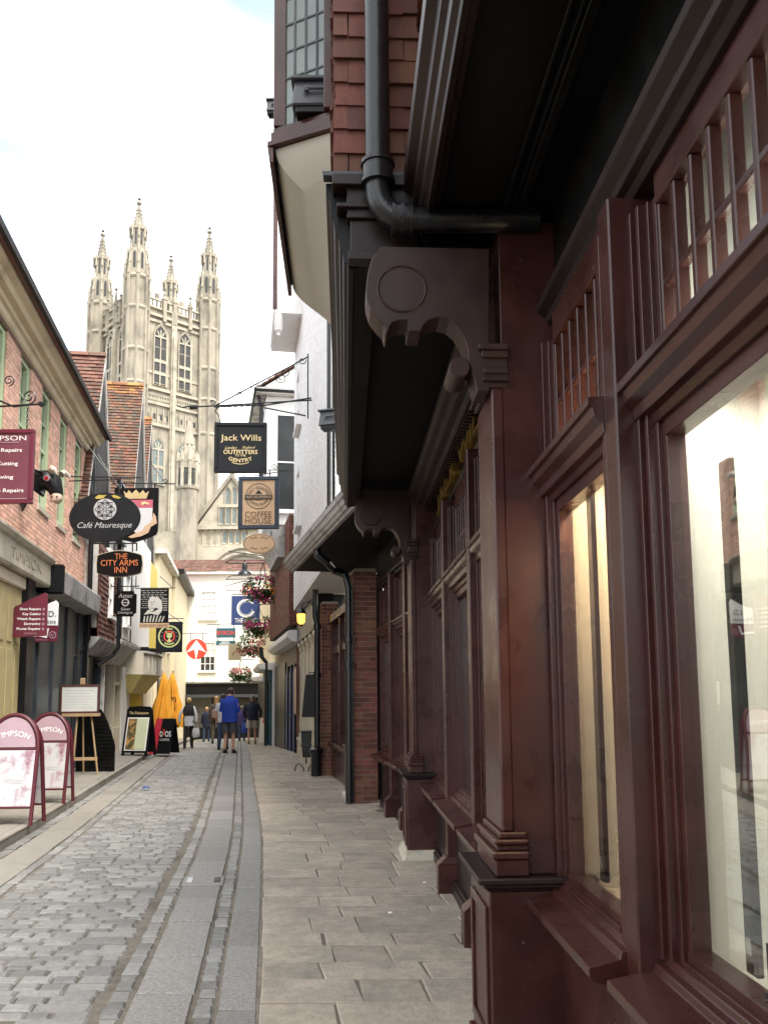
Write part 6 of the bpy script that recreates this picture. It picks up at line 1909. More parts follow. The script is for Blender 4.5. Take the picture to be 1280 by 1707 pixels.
# --- black oval cafe sign
s = Sign('black_oval_sign', 175.5, 862.5, 15.5, 'black oval cafe sign with a white star roundel hanging over the left pavement')
s.oval('sign_board', 175.5, 862.5, 60.5, 42.5, M_SIGNGREY, -.02, .02, 48, bevel=.006)
s.oval('roundel', 176, 849, 19.3, 18.3, M_GREY, -.03, -.019)
def star_lines(s, cx, cy, r, mt, rad):
    segs = []
    for off in (0, math.pi / 4):
        q = [(cx + r * math.cos(off + i * math.pi / 2), cy + r * math.sin(off + i * math.pi / 2)) for i in range(5)]
        segs.append(q)
    for i in range(8):
        a = i * math.pi / 4 + math.pi / 8
        segs.append([(cx + r * .12 * math.cos(a), cy + r * .12 * math.sin(a)), (cx + r * .74 * math.cos(a), cy + r * .74 * math.sin(a))])
        segs.append([(cx + r * .74 * math.cos(a), cy + r * .74 * math.sin(a)), (cx + r * .5 * math.cos(a + math.pi / 8), cy + r * .5 * math.sin(a + math.pi / 8)), (cx + r * .74 * math.cos(a + math.pi / 4), cy + r * .74 * math.sin(a + math.pi / 4))])
    s.bars('star_lines', segs, rad, mt, y=-.032, n=4)
star_lines(s, 176, 849, 17, M_PRINTK, .006)
s.text('Café Mauresque', 176, 877.5, 92, 13, M_GREY, y=-.024, shear=.35)
OCH = mat('ochre_print', (.5, .38, .08), .6, 4, .1)
s.plate('leaf_mark', [(158, 829), (164, 824), (174, 824.5), (178, 824), (172, 830), (162, 831)], OCH, -.028, -.019); s.plate('leaf_mark', [(186, 825), (192, 824.5), (203, 829), (198, 831), (190, 829)], OCH, -.028, -.019)
s.bars('bracket', [[(108, 791), (236, 794)], [(112, 799), (200, 797)], [(150, 794), (152, 820)], [(200, 794), (198, 820)]], .012)
s.bars('wire', [[(141, 735), (200, 812)], [(160, 752), (190, 800)]], .006)
# --- crowned shield sign
s = Sign('shield_sign', 228, 858, 18.0, 'black pub board with crowned pink and white shield behind the oval sign')
s.plate('sign_board', [(190, 812), (265, 812), (265, 885), (262, 893), (245, 900), (225, 906), (200, 900), (190, 885)], M_SIGNBLACK, -.03, .03, .006)
s.plate('crown', [(206, 817), (211, 822), (215, 816), (220, 822), (227, 815), (233, 822), (239, 816), (243, 822), (249, 818), (245, 831), (210, 831)], mat('crown_gold', (.55, .42, .22), .5, 4, .1), -.042, -.031)
s.rect('shield_chief', 208, 833, 256, 847, M_PINK, -.042, -.031)
s.plate('shield', [(208, 847.2), (256, 847.2), (255, 870), (247, 882), (232, 892), (217, 882), (209, 870)], mat('shield_white', (.62, .62, .64), .5, 4, .05), -.042, -.031)
s.plate('lion_mark', [(236, 838), (242, 836), (250, 839), (250, 842), (243, 840), (238, 843)], M_GOLDP, -.05, -.043)
s.plate('scroll_ribbon', [(216, 897), (230, 890), (240, 886), (244, 878), (254, 872), (258, 856), (262, 862), (264, 874), (254, 880), (250, 890), (238, 896), (222, 899)], mat('ribbon', (.60, .42, .28), .6, 4, .06), -.055, -.044)
s.bars('bracket', [[(185, 803), (292, 805)], [(252, 770), (276, 802)], [(196, 803), (196, 812)], [(258, 804), (258, 812)]], .014); s.scroll(276, 799, 5, 1.2, 2.5, 1.3, .01)
# --- the inn name board
s = Sign('inn_name_sign', 200, 940, 17.0, 'black inn sign with red lettering and curved edges below the oval sign')
pts = [(162 + .5 * 0, 0)]
pts = []
for i in range(11): t = i / 10; pts.append((165 + 70 * t, 924 - 7 * math.sin(math.pi * t)))
pts += [(238, 926), (240, 940), (238, 955)]
for i in range(11): t = i / 10; pts.append((235 - 70 * t, 957 + 6 * math.sin(math.pi * t)))
pts += [(162, 955), (161, 940), (162, 926)]
s.plate('sign_rim', pts, M_CREAMP, -.02, .02)
s.plate('sign_board', [(200 + (x - 200) * .972, 940 + (y - 940) * .955) for x, y in pts], M_SIGNBLACK, -.03, .03)
s.text('THE', 203, 927.5, 21, 9.5, M_ORANGE, y=-.036); s.text('CITY ARMS', 200.5, 938.5, 63, 10, M_ORANGE, y=-.036); s.text('INN', 203, 950.5, 21, 10, M_ORANGE, y=-.036)
s.bars('sign_hanger', [[(190, 905), (190, 918)], [(228, 905), (228, 918)], [(190, 905), (228, 905)], [(150, 905), (190, 905)]], .014)
# --- silver shop sign
s = Sign('silver_shop_sign', 209.5, 1006.5, 19.0, 'small black silver shop sign with cut corners and white script')
s.plate('sign_board', [(196, 985), (223, 985), (224, 989), (228, 991), (228, 1022), (224, 1024), (223, 1028), (196, 1028), (195, 1024), (191, 1022), (191, 991), (195, 989)], M_SIGNBLACK, -.02, .02, .004)
s.text('Aztec', 210, 993, 24, 7, M_PRINTW, y=-.026, shear=.2); s.ring('ring_mark', 210, 1004.5, 4.4, 6.4, M_PRINTW, -.026, 24); s.rect('bar_mark', 203, 1004, 217, 1005.4, M_PRINTW, -.03, -.02); s.text('Silver', 211, 1015.5, 16, 5, M_PRINTW, y=-.026); s.text('Designs', 210, 1022, 24, 5, M_PRINTW, y=-.026)
s.bars('bracket', [[(187, 977), (232, 977)], [(197, 977), (197, 985)], [(222, 977), (222, 985)]], .012)
# --- woodcut portrait sign of the inn
s = Sign('portrait_sign', 258, 1012.5, 24, 'black and white woodcut portrait board of a bald ruffed man over a tan strip')
s.rect('sign_board', 234.5, 981, 281.5, 1038.5, M_SIGNBLACK, -.025, .025, .004)
PW = mat('woodcut_white', (.60, .58, .53), .6, 4, .06)
s.plate('hair', [(252, 1000), (262, 994), (270, 1001), (271.5, 1012), (268, 1016), (262, 1014), (252, 1010)], PW, -.032, -.026)
s.plate('face', [(248, 1002), (251, 995.5), (256, 993.5), (260, 997), (261, 1006), (259.5, 1013), (255, 1020), (251, 1018), (248, 1011)], PW, -.040, -.033)
s.plate('collar', [(241, 1025), (248, 1016.5), (255, 1021), (272, 1012), (271, 1019), (265, 1026), (252, 1023)], PW, -.036, -.026)
for i in range(7):
    x = 240 + i * 5
    s.plate('doublet_stripe', [(x, 1037), (x + 2.4, 1037), (x + 3.4 + i * .4, 1026 + abs(i - 3) * .5), (x + 1.4 + i * .4, 1026 + abs(i - 3) * .5)], PW, -.032, -.026)
for (x0, y0, x1, y1) in ((250, 1003, 253, 1004), (256, 1003, 259.5, 1004), (254, 1005, 255, 1010), (252, 1013.5, 257.5, 1014.5)): s.rect('feature_line', x0, y0, x1, y1, M_PRINTK, -.043, -.041)
for r in range(9):
    for c in range(6 if r < 4 else 3):
        x = 236.5 + c * (7.4 if r < 4 else 4.0) + (2 if r % 2 else 0); y = 984 + r * 3.6
        if x + 5 < 280: s.rect('brick_mark', x, y, min(x + (5.4 if r < 4 else 2.6), 280), y + .8, PW, -.029, -.026)
for r in range(6): s.rect('brick_mark', 273 - (3 - r if r < 3 else 0), 998 + r * 3.8, 280, 999 + r * 3.8, PW, -.029, -.026)
s.rect('name_strip', 233, 1039, 283, 1047, M_TAN, -.022, .022); s.text('SHEPHERD NEAME', 258, 1043, 45, 4, TBR, y=-.026)
s.bars('bracket', [[(226, 980), (293, 980)], [(266, 960), (286, 978)], [(226, 960), (226, 980)]], .014)
# --- dark square with the green and red roundel
s = Sign('roundel_sign', 282, 1062, 27, 'dark square sign with a lime ringed roundel, beyond the portrait board')
s.rect('sign_board', 260.5, 1036.5, 304.5, 1087.5, M_SIGNGREY, -.025, .025, .004)
s.ring('roundel_ring', 283, 1061, 16.2, 18.6, M_LIME, -.030); s.ring('inner_ring', 283, 1061, 7.4, 9.6, M_RED, -.030, 30)
s.oval('mark_head', 283, 1059.5, 4.6, 4.6, M_LIME, -.032, -.026, 20); s.plate('mark_body', [(279, 1069), (283, 1063.5), (287, 1069), (285.5, 1071), (280.5, 1071)], M_LIME, -.032, -.026)
s.bars('mark_spears', [[(276, 1052), (281, 1058)], [(290, 1052), (285, 1058)]], .012, M_LIME, y=-.03, n=4)
s.rect('upper_mark', 278, 1047.5, 288, 1049.5, M_LIME, -.030, -.026); s.ring('lower_mark', 283, 1061, 12, 14, M_LIME, -.030, 14, math.radians(232), math.radians(308))
for a in (150, 180, 210, -30, 0, 30): s.oval('dot', 283 + 12.6 * math.cos(math.radians(a)), 1061 + 12.6 * math.sin(math.radians(a)), 1, 1, M_PINKARCH, -.030, -.026, 8)
s.bars('bracket', [[(262, 1031), (306, 1031)], [(280, 1022), (306, 1040)]], .014)
# --- two projecting flag boards of the repair shop
s = Sign('maroon_flag_sign', 52, 1026, 13.2, 'maroon slanted-top flag board listing repairs on pale poles', rz=0.12)
s.plate('sign_board', [(25, 1063), (79, 1060), (78.5, 991), (74, 987.5), (25, 1012)], M_MSIGN, -.015, .015, .003)
for i, (t, w) in enumerate((('Shoe Repairs', 34), ('Key Cutting', 29), ('Watch Repairs', 38), ('Engraving', 26), ('Phone Repairs', 38))):
    s.text(t, 68.5 - w / 2, 1015.8 + i * 8.3, w, 5.4, M_PRINTW, y=-.021, bold=.02)
    s.rect('icon', 71.5, 1013.5 + i * 8.3, 74.5, 1017.5 + i * 8.3, M_PINKARCH, -.019, -.0155)
s.text('TIMPSON', 53, 1056.5, 21, 3.2, M_PINKARCH, y=-.021)
s.bars('pole', [[(-4, 1026), (25, 1012.5)], [(-4, 1049), (25, 1036)]], .008, M_PRINTW)
s = Sign('white_maroon_flag_sign', 71, 1036, 14.6, 'white and maroon flag board partly behind the repairs flag', rz=0.12)
s.plate('sign_board', [(46, 1072), (96.5, 1069), (96.5, 1043), (46, 1043)], M_MSIGN, -.015, .015, .003); s.plate('sign_head', [(46, 1042.8), (96.5, 1042.8), (96.5, 1006), (92.5, 1000.5), (46, 1022)], M_PRINTW, -.015, .015, .003)
s.text('I.D.', 84, 1023.5, 18, 9.5, M_NAVYF, y=-.021); s.text('Photos', 78, 1036, 31, 7, M_NAVYF, y=-.021); s.ring('tick_ring', 89, 1058.5, 4.6, 6, M_PINKARCH, -.02, 24); s.bars('tick', [[(86, 1058), (88.5, 1061), (92, 1055)]], .008, M_PINKARCH, y=-.018, n=4)
s.plate('swoosh', [(52, 1063), (66, 1061), (80, 1064), (83, 1047), (80, 1048), (78, 1060), (64, 1057), (53, 1059)], M_PRINTW, -.02, -.0155)
s.text('TIMPSON', 71, 1067, 19, 2.8, M_PINKARCH, y=-.021)
s.bars('pole', [[(20, 1030), (46, 1022)], [(20, 1060), (46, 1052)]], .008, M_GREY)
# overhead wires across the left houses
# small hanging lamp cluster under the oval sign on the right
s = Sign('street_lamp', 408, 945, 31, 'black bell-shaped street lamp on an iron arm above the flower baskets', 'lamp')
s.bars('lamp_arm', [[(376, 938), (382, 933), (445, 934)], [(380, 918), (400, 921), (445, 927)], [(376, 938), (410, 939), (445, 938)], [(408, 934), (408, 941)]], .02)
m = MB(); m.lathe([(.26, -.30), (.24, -.22), (.10, -.10), (.09, .10), (.05, .16)], (0, 0, 0), 12); m.build('lamp_shade', M_IRON, s.o, smooth=True)
s.bars('sign_frame_arm', [[(378, 965), (385, 960), (420, 958), (445, 966)], [(380, 984), (376, 978), (392, 973), (412, 968)], [(376, 966), (445, 965)], [(378, 985), (415, 986)]], .014)
# ================================================================ flower baskets
def basket(px, py, Y, rx, rz, label, mats, seed):
    rnd = random.Random(seed)
    k = Y / F_PX
    B = empty('flower_basket', at(px, py, Y), 0, label, 'flower basket', 'flower baskets along the right side of the street')
    R_ = rx * k; Z_ = rz * k
    m = MB(); m.lathe([(.02, -Z_ * .75), (R_ * .35, -Z_ * .62), (R_ * .55, -Z_ * .2), (R_ * .58, 0)], (0, 0, 0), 14); m.build('basket_bowl', mat('basket_liner', (.03, .045, .02), .9, 9, .3), B)
    def cloud(n, size, bias, shape=None):
        m = MB()
        for _ in range(n):
            a = rnd.uniform(0, 2 * math.pi); e = rnd.uniform(-1, 1)
            r = rnd.uniform(.55, 1.08) ** .6
            x, y, z = R_ * r * math.cos(a) * math.sqrt(1 - e * e * .6), R_ * .8 * r * math.sin(a) * math.sqrt(1 - e * e * .6), Z_ * r * e + bias * Z_
            d = Vector((rnd.uniform(-1, 1), rnd.uniform(-1, 1), rnd.uniform(-.4, 1))).normalized()
            u = d.orthogonal().normalized(); v = d.cross(u)
            s = size * rnd.uniform(.6, 1.3); c = Vector((x, y, z))
            m.add([c - u * s, c + v * s * .6 + d * s * .25, c + u * s, c - v * s * .6 + d * s * .25], [(0, 1, 2, 3)])
        return m
    o = cloud(420, .055, .05).build('leaves', M_LEAF, B, recalc=False); tag(o, kind='stuff')
    for mt, n, nm in mats:
        m = MB()
        cs = [(rnd.uniform(0, 6.28), rnd.uniform(-.9, .9)) for _ in range(max(3, n // 26))]
        for _ in range(n):
            a0, e0 = rnd.choice(cs)
            a = a0 + rnd.gauss(0, .35); e = max(-1, min(1, e0 + rnd.gauss(0, .22)))
            r = rnd.uniform(.92, 1.15)
            q = math.sqrt(max(0, 1 - e * e * .6))
            c = Vector((R_ * r * math.cos(a) * q, R_ * .85 * r * math.sin(a) * q, Z_ * r * e * .9))
            d = (c.normalized() + Vector((rnd.uniform(-.5, .5), rnd.uniform(-.5, .5), rnd.uniform(-.5, .5)))).normalized()
            u = d.orthogonal().normalized(); v = d.cross(u); s = rnd.uniform(.03, .05)
            ring = [c + (u * math.cos(t) + v * math.sin(t)) * s + d * s * .3 for t in [i * 2 * math.pi / 5 for i in range(5)]]
            m.add([c] + ring, [(0, 1 + i, 1 + (i + 1) % 5) for i in range(5)])
        o = m.build(nm, mt, B, recalc=False); tag(o, kind='stuff')
    m = MB()
    for a in (0, 2.1, 4.2): m.tube([(R_ * .55 * math.cos(a), R_ * .55 * math.sin(a), 0), (0, 0, Z_ * 1.9)], .008, 5)
    m.tube([(0, 0, Z_ * 1.9), (.1, 0, Z_ * 2.05), (R_ * 1.2, 0, Z_ * 2.05)], .018, 6)
    m.build('basket_chain', M_IRON, B)
basket(437, 984, 28, 33, 23, 'topmost flower basket, largest, magenta and orange, beside the blue ring sign', ((M_PETAL, 190, 'magenta_flowers'), (M_PETAL3, 40, 'orange_flowers'), (M_PETAL2, 50, 'pink_flowers')), 3)
basket(431, 1046, 30, 26, 19, 'second flower basket from the top, below the blue ring sign', ((M_PETAL, 120, 'magenta_flowers'), (M_PETAL2, 60, 'pink_flowers'), (M_PETAL4, 40, 'cream_flowers')), 5)
basket(419, 1078, 32, 23, 19, 'third flower basket from the top with pink blooms beside the beige sign', ((M_PETAL, 130, 'magenta_flowers'), (M_PETAL2, 90, 'pink_flowers'), (M_PETAL4, 50, 'cream_flowers')), 8)
basket(401, 1126, 38, 19, 13, 'lowest and farthest flower basket above the walkers', ((M_PETAL2, 110, 'pink_flowers'), (M_PETAL, 60, 'magenta_flowers')), 11)
# ================================================================ pavement boards and furniture
def a_board(px, py, w, h, rz, label, lean, group=None):
    """arched pavement sign: two hinged leaves with maroon tube frames"""
    g0 = gp(px, py, .105)
    g0.z -= .105
    A = empty('arched_pavement_sign', (g0.x, g0.y, g0.z + .10), rz, label, 'pavement sign', group)
    def leaf(sg):
        m = MB()
        hw = w / 2; sh = h * .70
        path = [(-hw, 0, 0), (-hw, 0, sh)] + [(-hw * math.cos(math.pi * i / 14), 0, sh + (h - sh) * math.sin(math.pi * i / 14)) for i in range(1, 14)] + [(hw, 0, sh), (hw, 0, 0)]
        m.tube(path, .025, 8); m.tube([(-hw, 0, h * .16), (hw, 0, h * .16)], .016, 6); m.tube([(-hw, 0, sh - .02), (hw, 0, sh - .02)], .014, 6)
        fr_ = m.build('leaf_frame', M_MFRAME, A, smooth=True)
        fr_.rotation_euler = (lean * sg, 0, 0); fr_.location = (0, -sg * h * math.sin(lean) if sg > 0 else h * math.sin(lean), 0)
        fr_.location = (0, (-h * math.sin(abs(lean))) * (1 if sg > 0 else -1), 0)
        fr_.rotation_euler = (-abs(lean) * sg, 0, 0)
        MB().box(-hw + .02, hw - .02, -.012, .012, h * .17, sh - .035).build('poster', M_POSTER, fr_)
        ar = [(-hw + .03, sh)] + [(-(hw - .03) * math.cos(math.pi * i / 14), sh + (h - sh - .03) * math.sin(math.pi * i / 14)) for i in range(1, 14)] + [(hw - .03, sh)]
        MB().plate(ar, -.012, .012).build('arch_panel', M_PINKARCH, fr_)
        if sg > 0:
            text('TIMPSON', fr_, 0, sh + (h - sh) * .42, w * .68, .065, M_PRINTW, y=-.017, arc=.45)
            text('Watch', fr_, w * .1, h * .40, w * .42, .065, M_GREY, y=-.017)
        return fr_
    leaf(1); leaf(-1)
    return A
a_board(20, 1372, .60, 1.28, 0.0, 'nearest arched maroon pavement sign with glossy poster with painted glare at left edge', .16, 'arched signs outside the repair shop')
a_board(80, 1337, .58, 1.25, 0.0, 'second arched maroon pavement sign, between the nearest one and the easel', .15, 'arched signs outside the repair shop')
# easel
ge = at(142, 1160, 16.9); ge.z = 0
EZ = empty('easel', (ge.x, ge.y, .10), 0.15, 'pale wooden easel carrying a framed menu before the black screen', 'easel')
ke = ge.y / F_PX
def ex(px): return (px - 142) * ke
def ezz(py): return (1287 - py) * ke
m = MB()
m.tube([(ex(127), -.05, ezz(1278)), (ex(132), 0, ezz(1180))], .018, 6); m.build('leg', M_WOOD, EZ)
m = MB(); m.tube([(ex(168), -.12, 0), (ex(152), 0, ezz(1180))], .018, 6); m.build('leg', M_WOOD, EZ)
m = MB(); m.tube([(ex(139), .30, .02), (ex(138), .02, ezz(1140))], .018, 6); m.build('leg', M_WOOD, EZ)
MB().box(ex(122), ex(166), -.10, -.06, ezz(1263), ezz(1258)).build('crossbar', M_WOOD, EZ)
MB().box(ex(108), ex(168), -.10, .02, ezz(1192), ezz(1187)).build('shelf', M_WOOD, EZ, bevel=.004)
MB().box(ex(134), ex(142), -.03, .03, ezz(1140), ezz(1129)).build('easel_head', M_WOOD, EZ, bevel=.01)
FMn = empty('framed_menu', EZ.location + Vector((0, -.06, 0)), 0.15, 'mahogany framed white menu sheet standing on the easel', 'menu')
fo = MB()
x0, x1, z0, z1 = ex(105), ex(167), ezz(1186.5), ezz(1140)
fo.box(x0, x1, -.03, .01, z0, z0 + .035); fo.box(x0, x1, -.03, .01, z1 - .035, z1); fo.box(x0, x0 + .035, -.029, .009, z0 + .035, z1 - .035); fo.box(x1 - .035, x1, -.029, .009, z0 + .035, z1 - .035)
fo.build('frame', M_REDWOOD, FMn, bevel=.005); MB().box(x0 + .03, x1 - .03, -.015, .0, z0 + .03, z1 - .03).build('menu_sheet', M_PAPER, FMn)
for q in range(7): MB().box(x0 + .09, x1 - .09 - .05 * (q % 3), -.018, -.0155, z0 + .1 + q * .055, z0 + .106 + q * .055).build('print_line', M_GREY, FMn)
# black wicker screen with a curved top
g1 = gp(184, 1288, .105)
SCR = empty('wicker_screen', (g1.x, g1.y, .10), 0, 'black woven screen with curved top edge behind the easel', 'screen')
ks = g1.y / F_PX
n_ = 16
def scr_h(t): return (105 if t < .55 else 105 - 62 * ((t - .55) / .45) ** 1.6) * ks
n_ = 22
for q in range(n_):
    x0 = -64 * ks + q * 64 * ks / n_; x1 = x0 + 64 * ks / n_ - .004
    y0 = .25 + .015 * (q % 2)
    h0, h1 = scr_h(q / n_), scr_h((q + 1) / n_)
    MB().hexa([(x0, y0, 0), (x1, y0, 0), (x1, y0 + .035, 0), (x0, y0 + .035, 0), (x0, y0, h0), (x1, y0, h1), (x1, y0 + .035, h1), (x0, y0 + .035, h0)]).build('woven_slat', M_BLACKWOOD, SCR)
for zq in range(16):
    z_ = .03 + zq * .075
    t_ = 1.0 if z_ < scr_h(1) else next((k / 60 for k in range(60, 0, -1) if scr_h(k / 60) > z_ + .03), 0)
    if t_ > .05: MB().box(-64 * ks, -64 * ks + 64 * ks * t_ - .01, .236, .249, z_, z_ + .03).build('weave_band', M_BLACKWOOD, SCR)
# wall lantern of the left shop
pl = at(104, 1098, 17.2)
LL = empty('wall_lantern', pl, 0, 'old brass and black lantern on the left shopfront, unlit', 'lantern')
kl = 17.2 / F_PX
MB().lathe([(5 * kl, -18 * kl), (8 * kl, 0), (8 * kl, 2 * kl)], (0, 0, 0), 6).build('lantern_glass', mat('old_glass', (.22, .15, .05), .3, 6, .2), LL)
MB().lathe([(9 * kl, 2 * kl), (7 * kl, 6 * kl), (3 * kl, 14 * kl), (1 * kl, 18 * kl)], (0, 0, 0), 6).build('lantern_cap', M_DIRTYWHITE, LL)
m = MB(); m.tube([(0, 0, 18 * kl), (-6 * kl, .1, 24 * kl), (-14 * kl, .3, 20 * kl)], .012, 6); m.lathe([(2 * kl, -22 * kl), (5 * kl, -18 * kl)], (0, 0, 0), 6)
for i in range(6): a = i * math.pi / 3; m.tube([(5 * kl * math.cos(a), 5 * kl * math.sin(a), -18 * kl), (8 * kl * math.cos(a), 8 * kl * math.sin(a), 2 * kl)], .008, 4)
m.build('lantern_frame', M_IRON, LL)
# tall narrow red and white shop notice by the slate boards
nw = at(40, 1150, 14.6)
NT = empty('strip_notice', nw, 0.1, 'narrow white and red strip notice on the slate shopfront', 'notice')
kn = 14.6 / F_PX
MB().box(-5 * kn, 5 * kn, -.01, .01, -44 * kn, 26 * kn).build('sheet', M_PRINTW, NT); MB().box(-5 * kn, 5 * kn, -.014, -.011, 26 * kn - 18 * kn, 26 * kn).build('red_head', M_RED, NT); MB().box(-5 * kn, 5 * kn, -.014, -.011, -36 * kn, -14 * kn).build('picture', M_POSTER, NT)
# black A-board with food poster
def aframe(px, py, w, h, rz, lean, name, label):
    g0 = gp(px, py, .105); g0.z -= .105
    A = empty(name, (g0.x, g0.y, g0.z + .10), rz, label, 'pavement sign')
    for sg in (1, -1):
        f = MB(); f.box(-w / 2, w / 2, -.02, .02, .08, h); 
        for x in (-w / 2, w / 2 - .08): f.box(x, x + .08, -.02, .02, 0, .08)
        if sg > 0:
            f.plate([(-w / 2, h), (w / 2, h), (w / 2 - .06, h + .07), (0, h + .09), (-w / 2 + .06, h + .07)], -.02, .02)
        o = f.build('leaf', M_SIGNBLACK, A, bevel=.008)
        o.location = (0, -h * math.sin(lean) * sg, 0); o.rotation_euler = (-lean * sg, 0, 0)
        if sg > 0: front = o
    return A, front
A, fr_ = aframe(232, 1259, .72, 1.18, -.25, .2, 'menu_pavement_sign', 'black folding board with a food poster and lime panel outside the inn')
MB().box(-.29, .31, -.032, -.021, .13, .97).build('poster_border', M_PRINTW, fr_)
MB().box(-.26, -.02, -.040, -.033, .16, .94).build('food_photo', mat('food_photo', (.45, .25, .08), .5, 9, .2, c2=(.08, .07, .03), c2s=6, c2lo=.45, c2hi=.55), fr_); MB().box(-.018, .28, -.040, -.033, .16, .94).build('menu_panel', mat('lime_panel', (.56, .60, .40), .5, 3, .05), fr_)
text('The Shakespeare', fr_, 0, 1.08, .55, .09, M_GOLDP, y=-.026)
# red and black coffee board, tilted
g0 = gp(268, 1261)
CB = empty('coffee_pavement_sign', (g0.x, g0.y, g0.z + .08), -.2, 'red and black coffee board leaning on the kerb beneath the yellow parasols', 'pavement sign')
k3 = g0.y / F_PX
def cbm(m, name, mt, par=None):
    o = m.build(name, mt, par or CB, bevel=.004 if par is None else 0); return o
m = MB(); m.hexa([(-.24, -.25, 0), (.36, -.25, 0), (.36, -.19, 0), (-.24, -.19, 0), (-.12, -.02, .92), (.40, -.02, .92), (.40, .04, .92), (-.12, .04, .92)]); bd = cbm(m, 'board', M_SIGNBLACK)
m = MB(); m.hexa([(-.24, -.262, .0), (-.02, -.262, .0), (-.02, -.252, 0), (-.24, -.252, 0), (-.12, -.032, .92), (.06, -.032, .92), (.06, -.022, .92), (-.12, -.022, .92)]); m.build('red_panel', mat('coffee_red', (.42, .02, .04), .5, 3, .1), bd)
m = MB(); m.hexa([(-.2, .36, 0), (.36, .36, 0), (.36, .4, 0), (-.2, .4, 0), (-.1, .05, .9), (.38, .05, .9), (.38, .09, .9), (-.1, .09, .9)]); m.build('back_leaf', M_SIGNBLACK, CB)
lp = MB(); lp.hexa([(.02, -.155, .44), (.36, -.155, .44), (.36, -.152, .44), (.02, -.152, .44), (.02, -.15, .46), (.36, -.15, .46), (.36, -.147, .46), (.02, -.147, .46)])
text('O', bd, .09, .52, .08, .15, M_PRINTW, y=-.172, bold=.02); text('OS', bd, .28, .52, .17, .15, M_PRINTW, y=-.172, bold=.02); text('V', bd, .165, .55, .06, .20, M_RED, y=-.172, bold=.02); text('COFFEE', bd, .20, .37, .27, .06, M_PRINTW, y=-.20)
# closed yellow parasols
for (px, lb) in ((270, 'plain left one of two furled yellow parasols'), (289, 'right one of two furled yellow parasols, printed in brown')):
    Yp = 30.5 if px < 280 else 31.5
    ku = Yp / F_PX
    pt = at(px, 1122, Yp)
    U = empty('furled_parasol', (pt.x, Yp, gz(Yp) + .10), 0, lb, 'parasol', 'furled yellow parasols on the left pavement')
    zt_ = pt.z - gz(Yp) - .10
    zb_ = at(px, 1208, Yp).z - gz(Yp) - .10
    n = 64; rings = 18; vs = []
    ph = random.uniform(0, 6)
    prof_ = [(0, .035), (.06, .075), (.15, .12), (.3, .16), (.42, .17), (.55, .225), (.75, .29), (.9, .33), (1, .31)]
    def rad(t):
        for (a_, x_), (b_, y_) in zip(prof_, prof_[1:]):
            if t <= b_: return x_ + (y_ - x_) * (t - a_) / (b_ - a_)
        return prof_[-1][1]
    for r in range(rings + 1):
        t = r / rings
        z_ = zt_ - (zt_ - zb_) * t
        for i in range(n):
            a = 2 * math.pi * i / n
            fold = .26 * math.cos(8 * a + 1.2 * t + ph) + .12 * math.cos(5 * a - 2.0 * t + 2 * ph) + .06 * math.cos(13 * a + ph)
            rr = rad(t) * (1 + fold * min(1, t * 3))
            hem_ = (.11 * math.cos(4 * a + ph) + .06 * math.cos(7 * a + 2)) * max(0, t - .7) / .3
            vs.append((rr * math.cos(a) + .02 * math.sin(5 * t + ph), rr * math.sin(a), z_ + hem_))
    m = MB(); m.add(vs, [(r * n + i, r * n + (i + 1) % n, (r + 1) * n + (i + 1) % n, (r + 1) * n + i) for r in range(rings) for i in range(n)] + [tuple(range(n - 1, -1, -1))])
    cnp = m.build('canopy', M_CANVAS, U, smooth=True)
    if px < 280: cnp.rotation_euler = (0, .03, .4)
    m = MB(); m.tube([(0, 0, -.02), (0, 0, zt_ + .06)], .025, 8); m.lathe([(.0, .0), (.05, .03), (.0, .12)], (0, 0, zt_ + .02), 8); m.build('pole', M_WOOD, U)
    MB().lathe([(.28, 0), (.28, .06), (.06, .1)], (0, 0, -.02), 14).build('base', M_SIGNBLACK, U)
    # dark print wrapped over the folds
    zc = zt_ - (zt_ - zb_) * .52
    pm = mat('dark_brown_print', (.10, .045, .012), .7, 6, .15)
    for (x0, x1, z0_, z1_) in () if px < 280 else ((.02, .17, .07, .10), (.0, .04, -.06, .07), (.15, .19, -.06, .07), (.02, .17, -.09, -.06), (.07, .12, -.02, .04), (.02, .07, -.38, -.22), (.11, .16, -.40, -.24)):
        ya = -.262 + .3 * ((x0 + x1) / 2 - .05) ** 2 - .02
        MB().box(x0, x1, ya - .004, ya + .02, zc + z0_, zc + z1_).build('print_mark', pm, U)
# white board on the right pavement
gi = gp(441, 1240)
WB = empty('white_pavement_sign', (gi.x, gi.y, gi.z + .048), 0.05, 'white pavement board with a small red square beside the right doorway', 'pavement sign')
m = MB(); m.hexa([(-.24, -.12, 0), (.26, -.12, 0), (.26, -.08, 0), (-.24, -.08, 0), (-.18, .0, 1.0), (.26, .0, 1.0), (.26, .04, 1.0), (-.18, .04, 1.0)]); wb_ = m.build('board', M_PRINTW, WB, bevel=.01)
m = MB(); m.hexa([(-.18, .3, 0), (.26, .3, 0), (.26, .33, 0), (-.18, .33, 0), (-.15, .05, .98), (.25, .05, .98), (.25, .08, .98), (-.15, .08, .98)]); m.build('back_leaf', M_PRINTW, WB)
MB().box(-.08, .12, -.03, -.012, .80, .97).build('red_square', M_RED, wb_); text('illy', wb_, .02, .88, .12, .08, M_PRINTW, y=-.034)
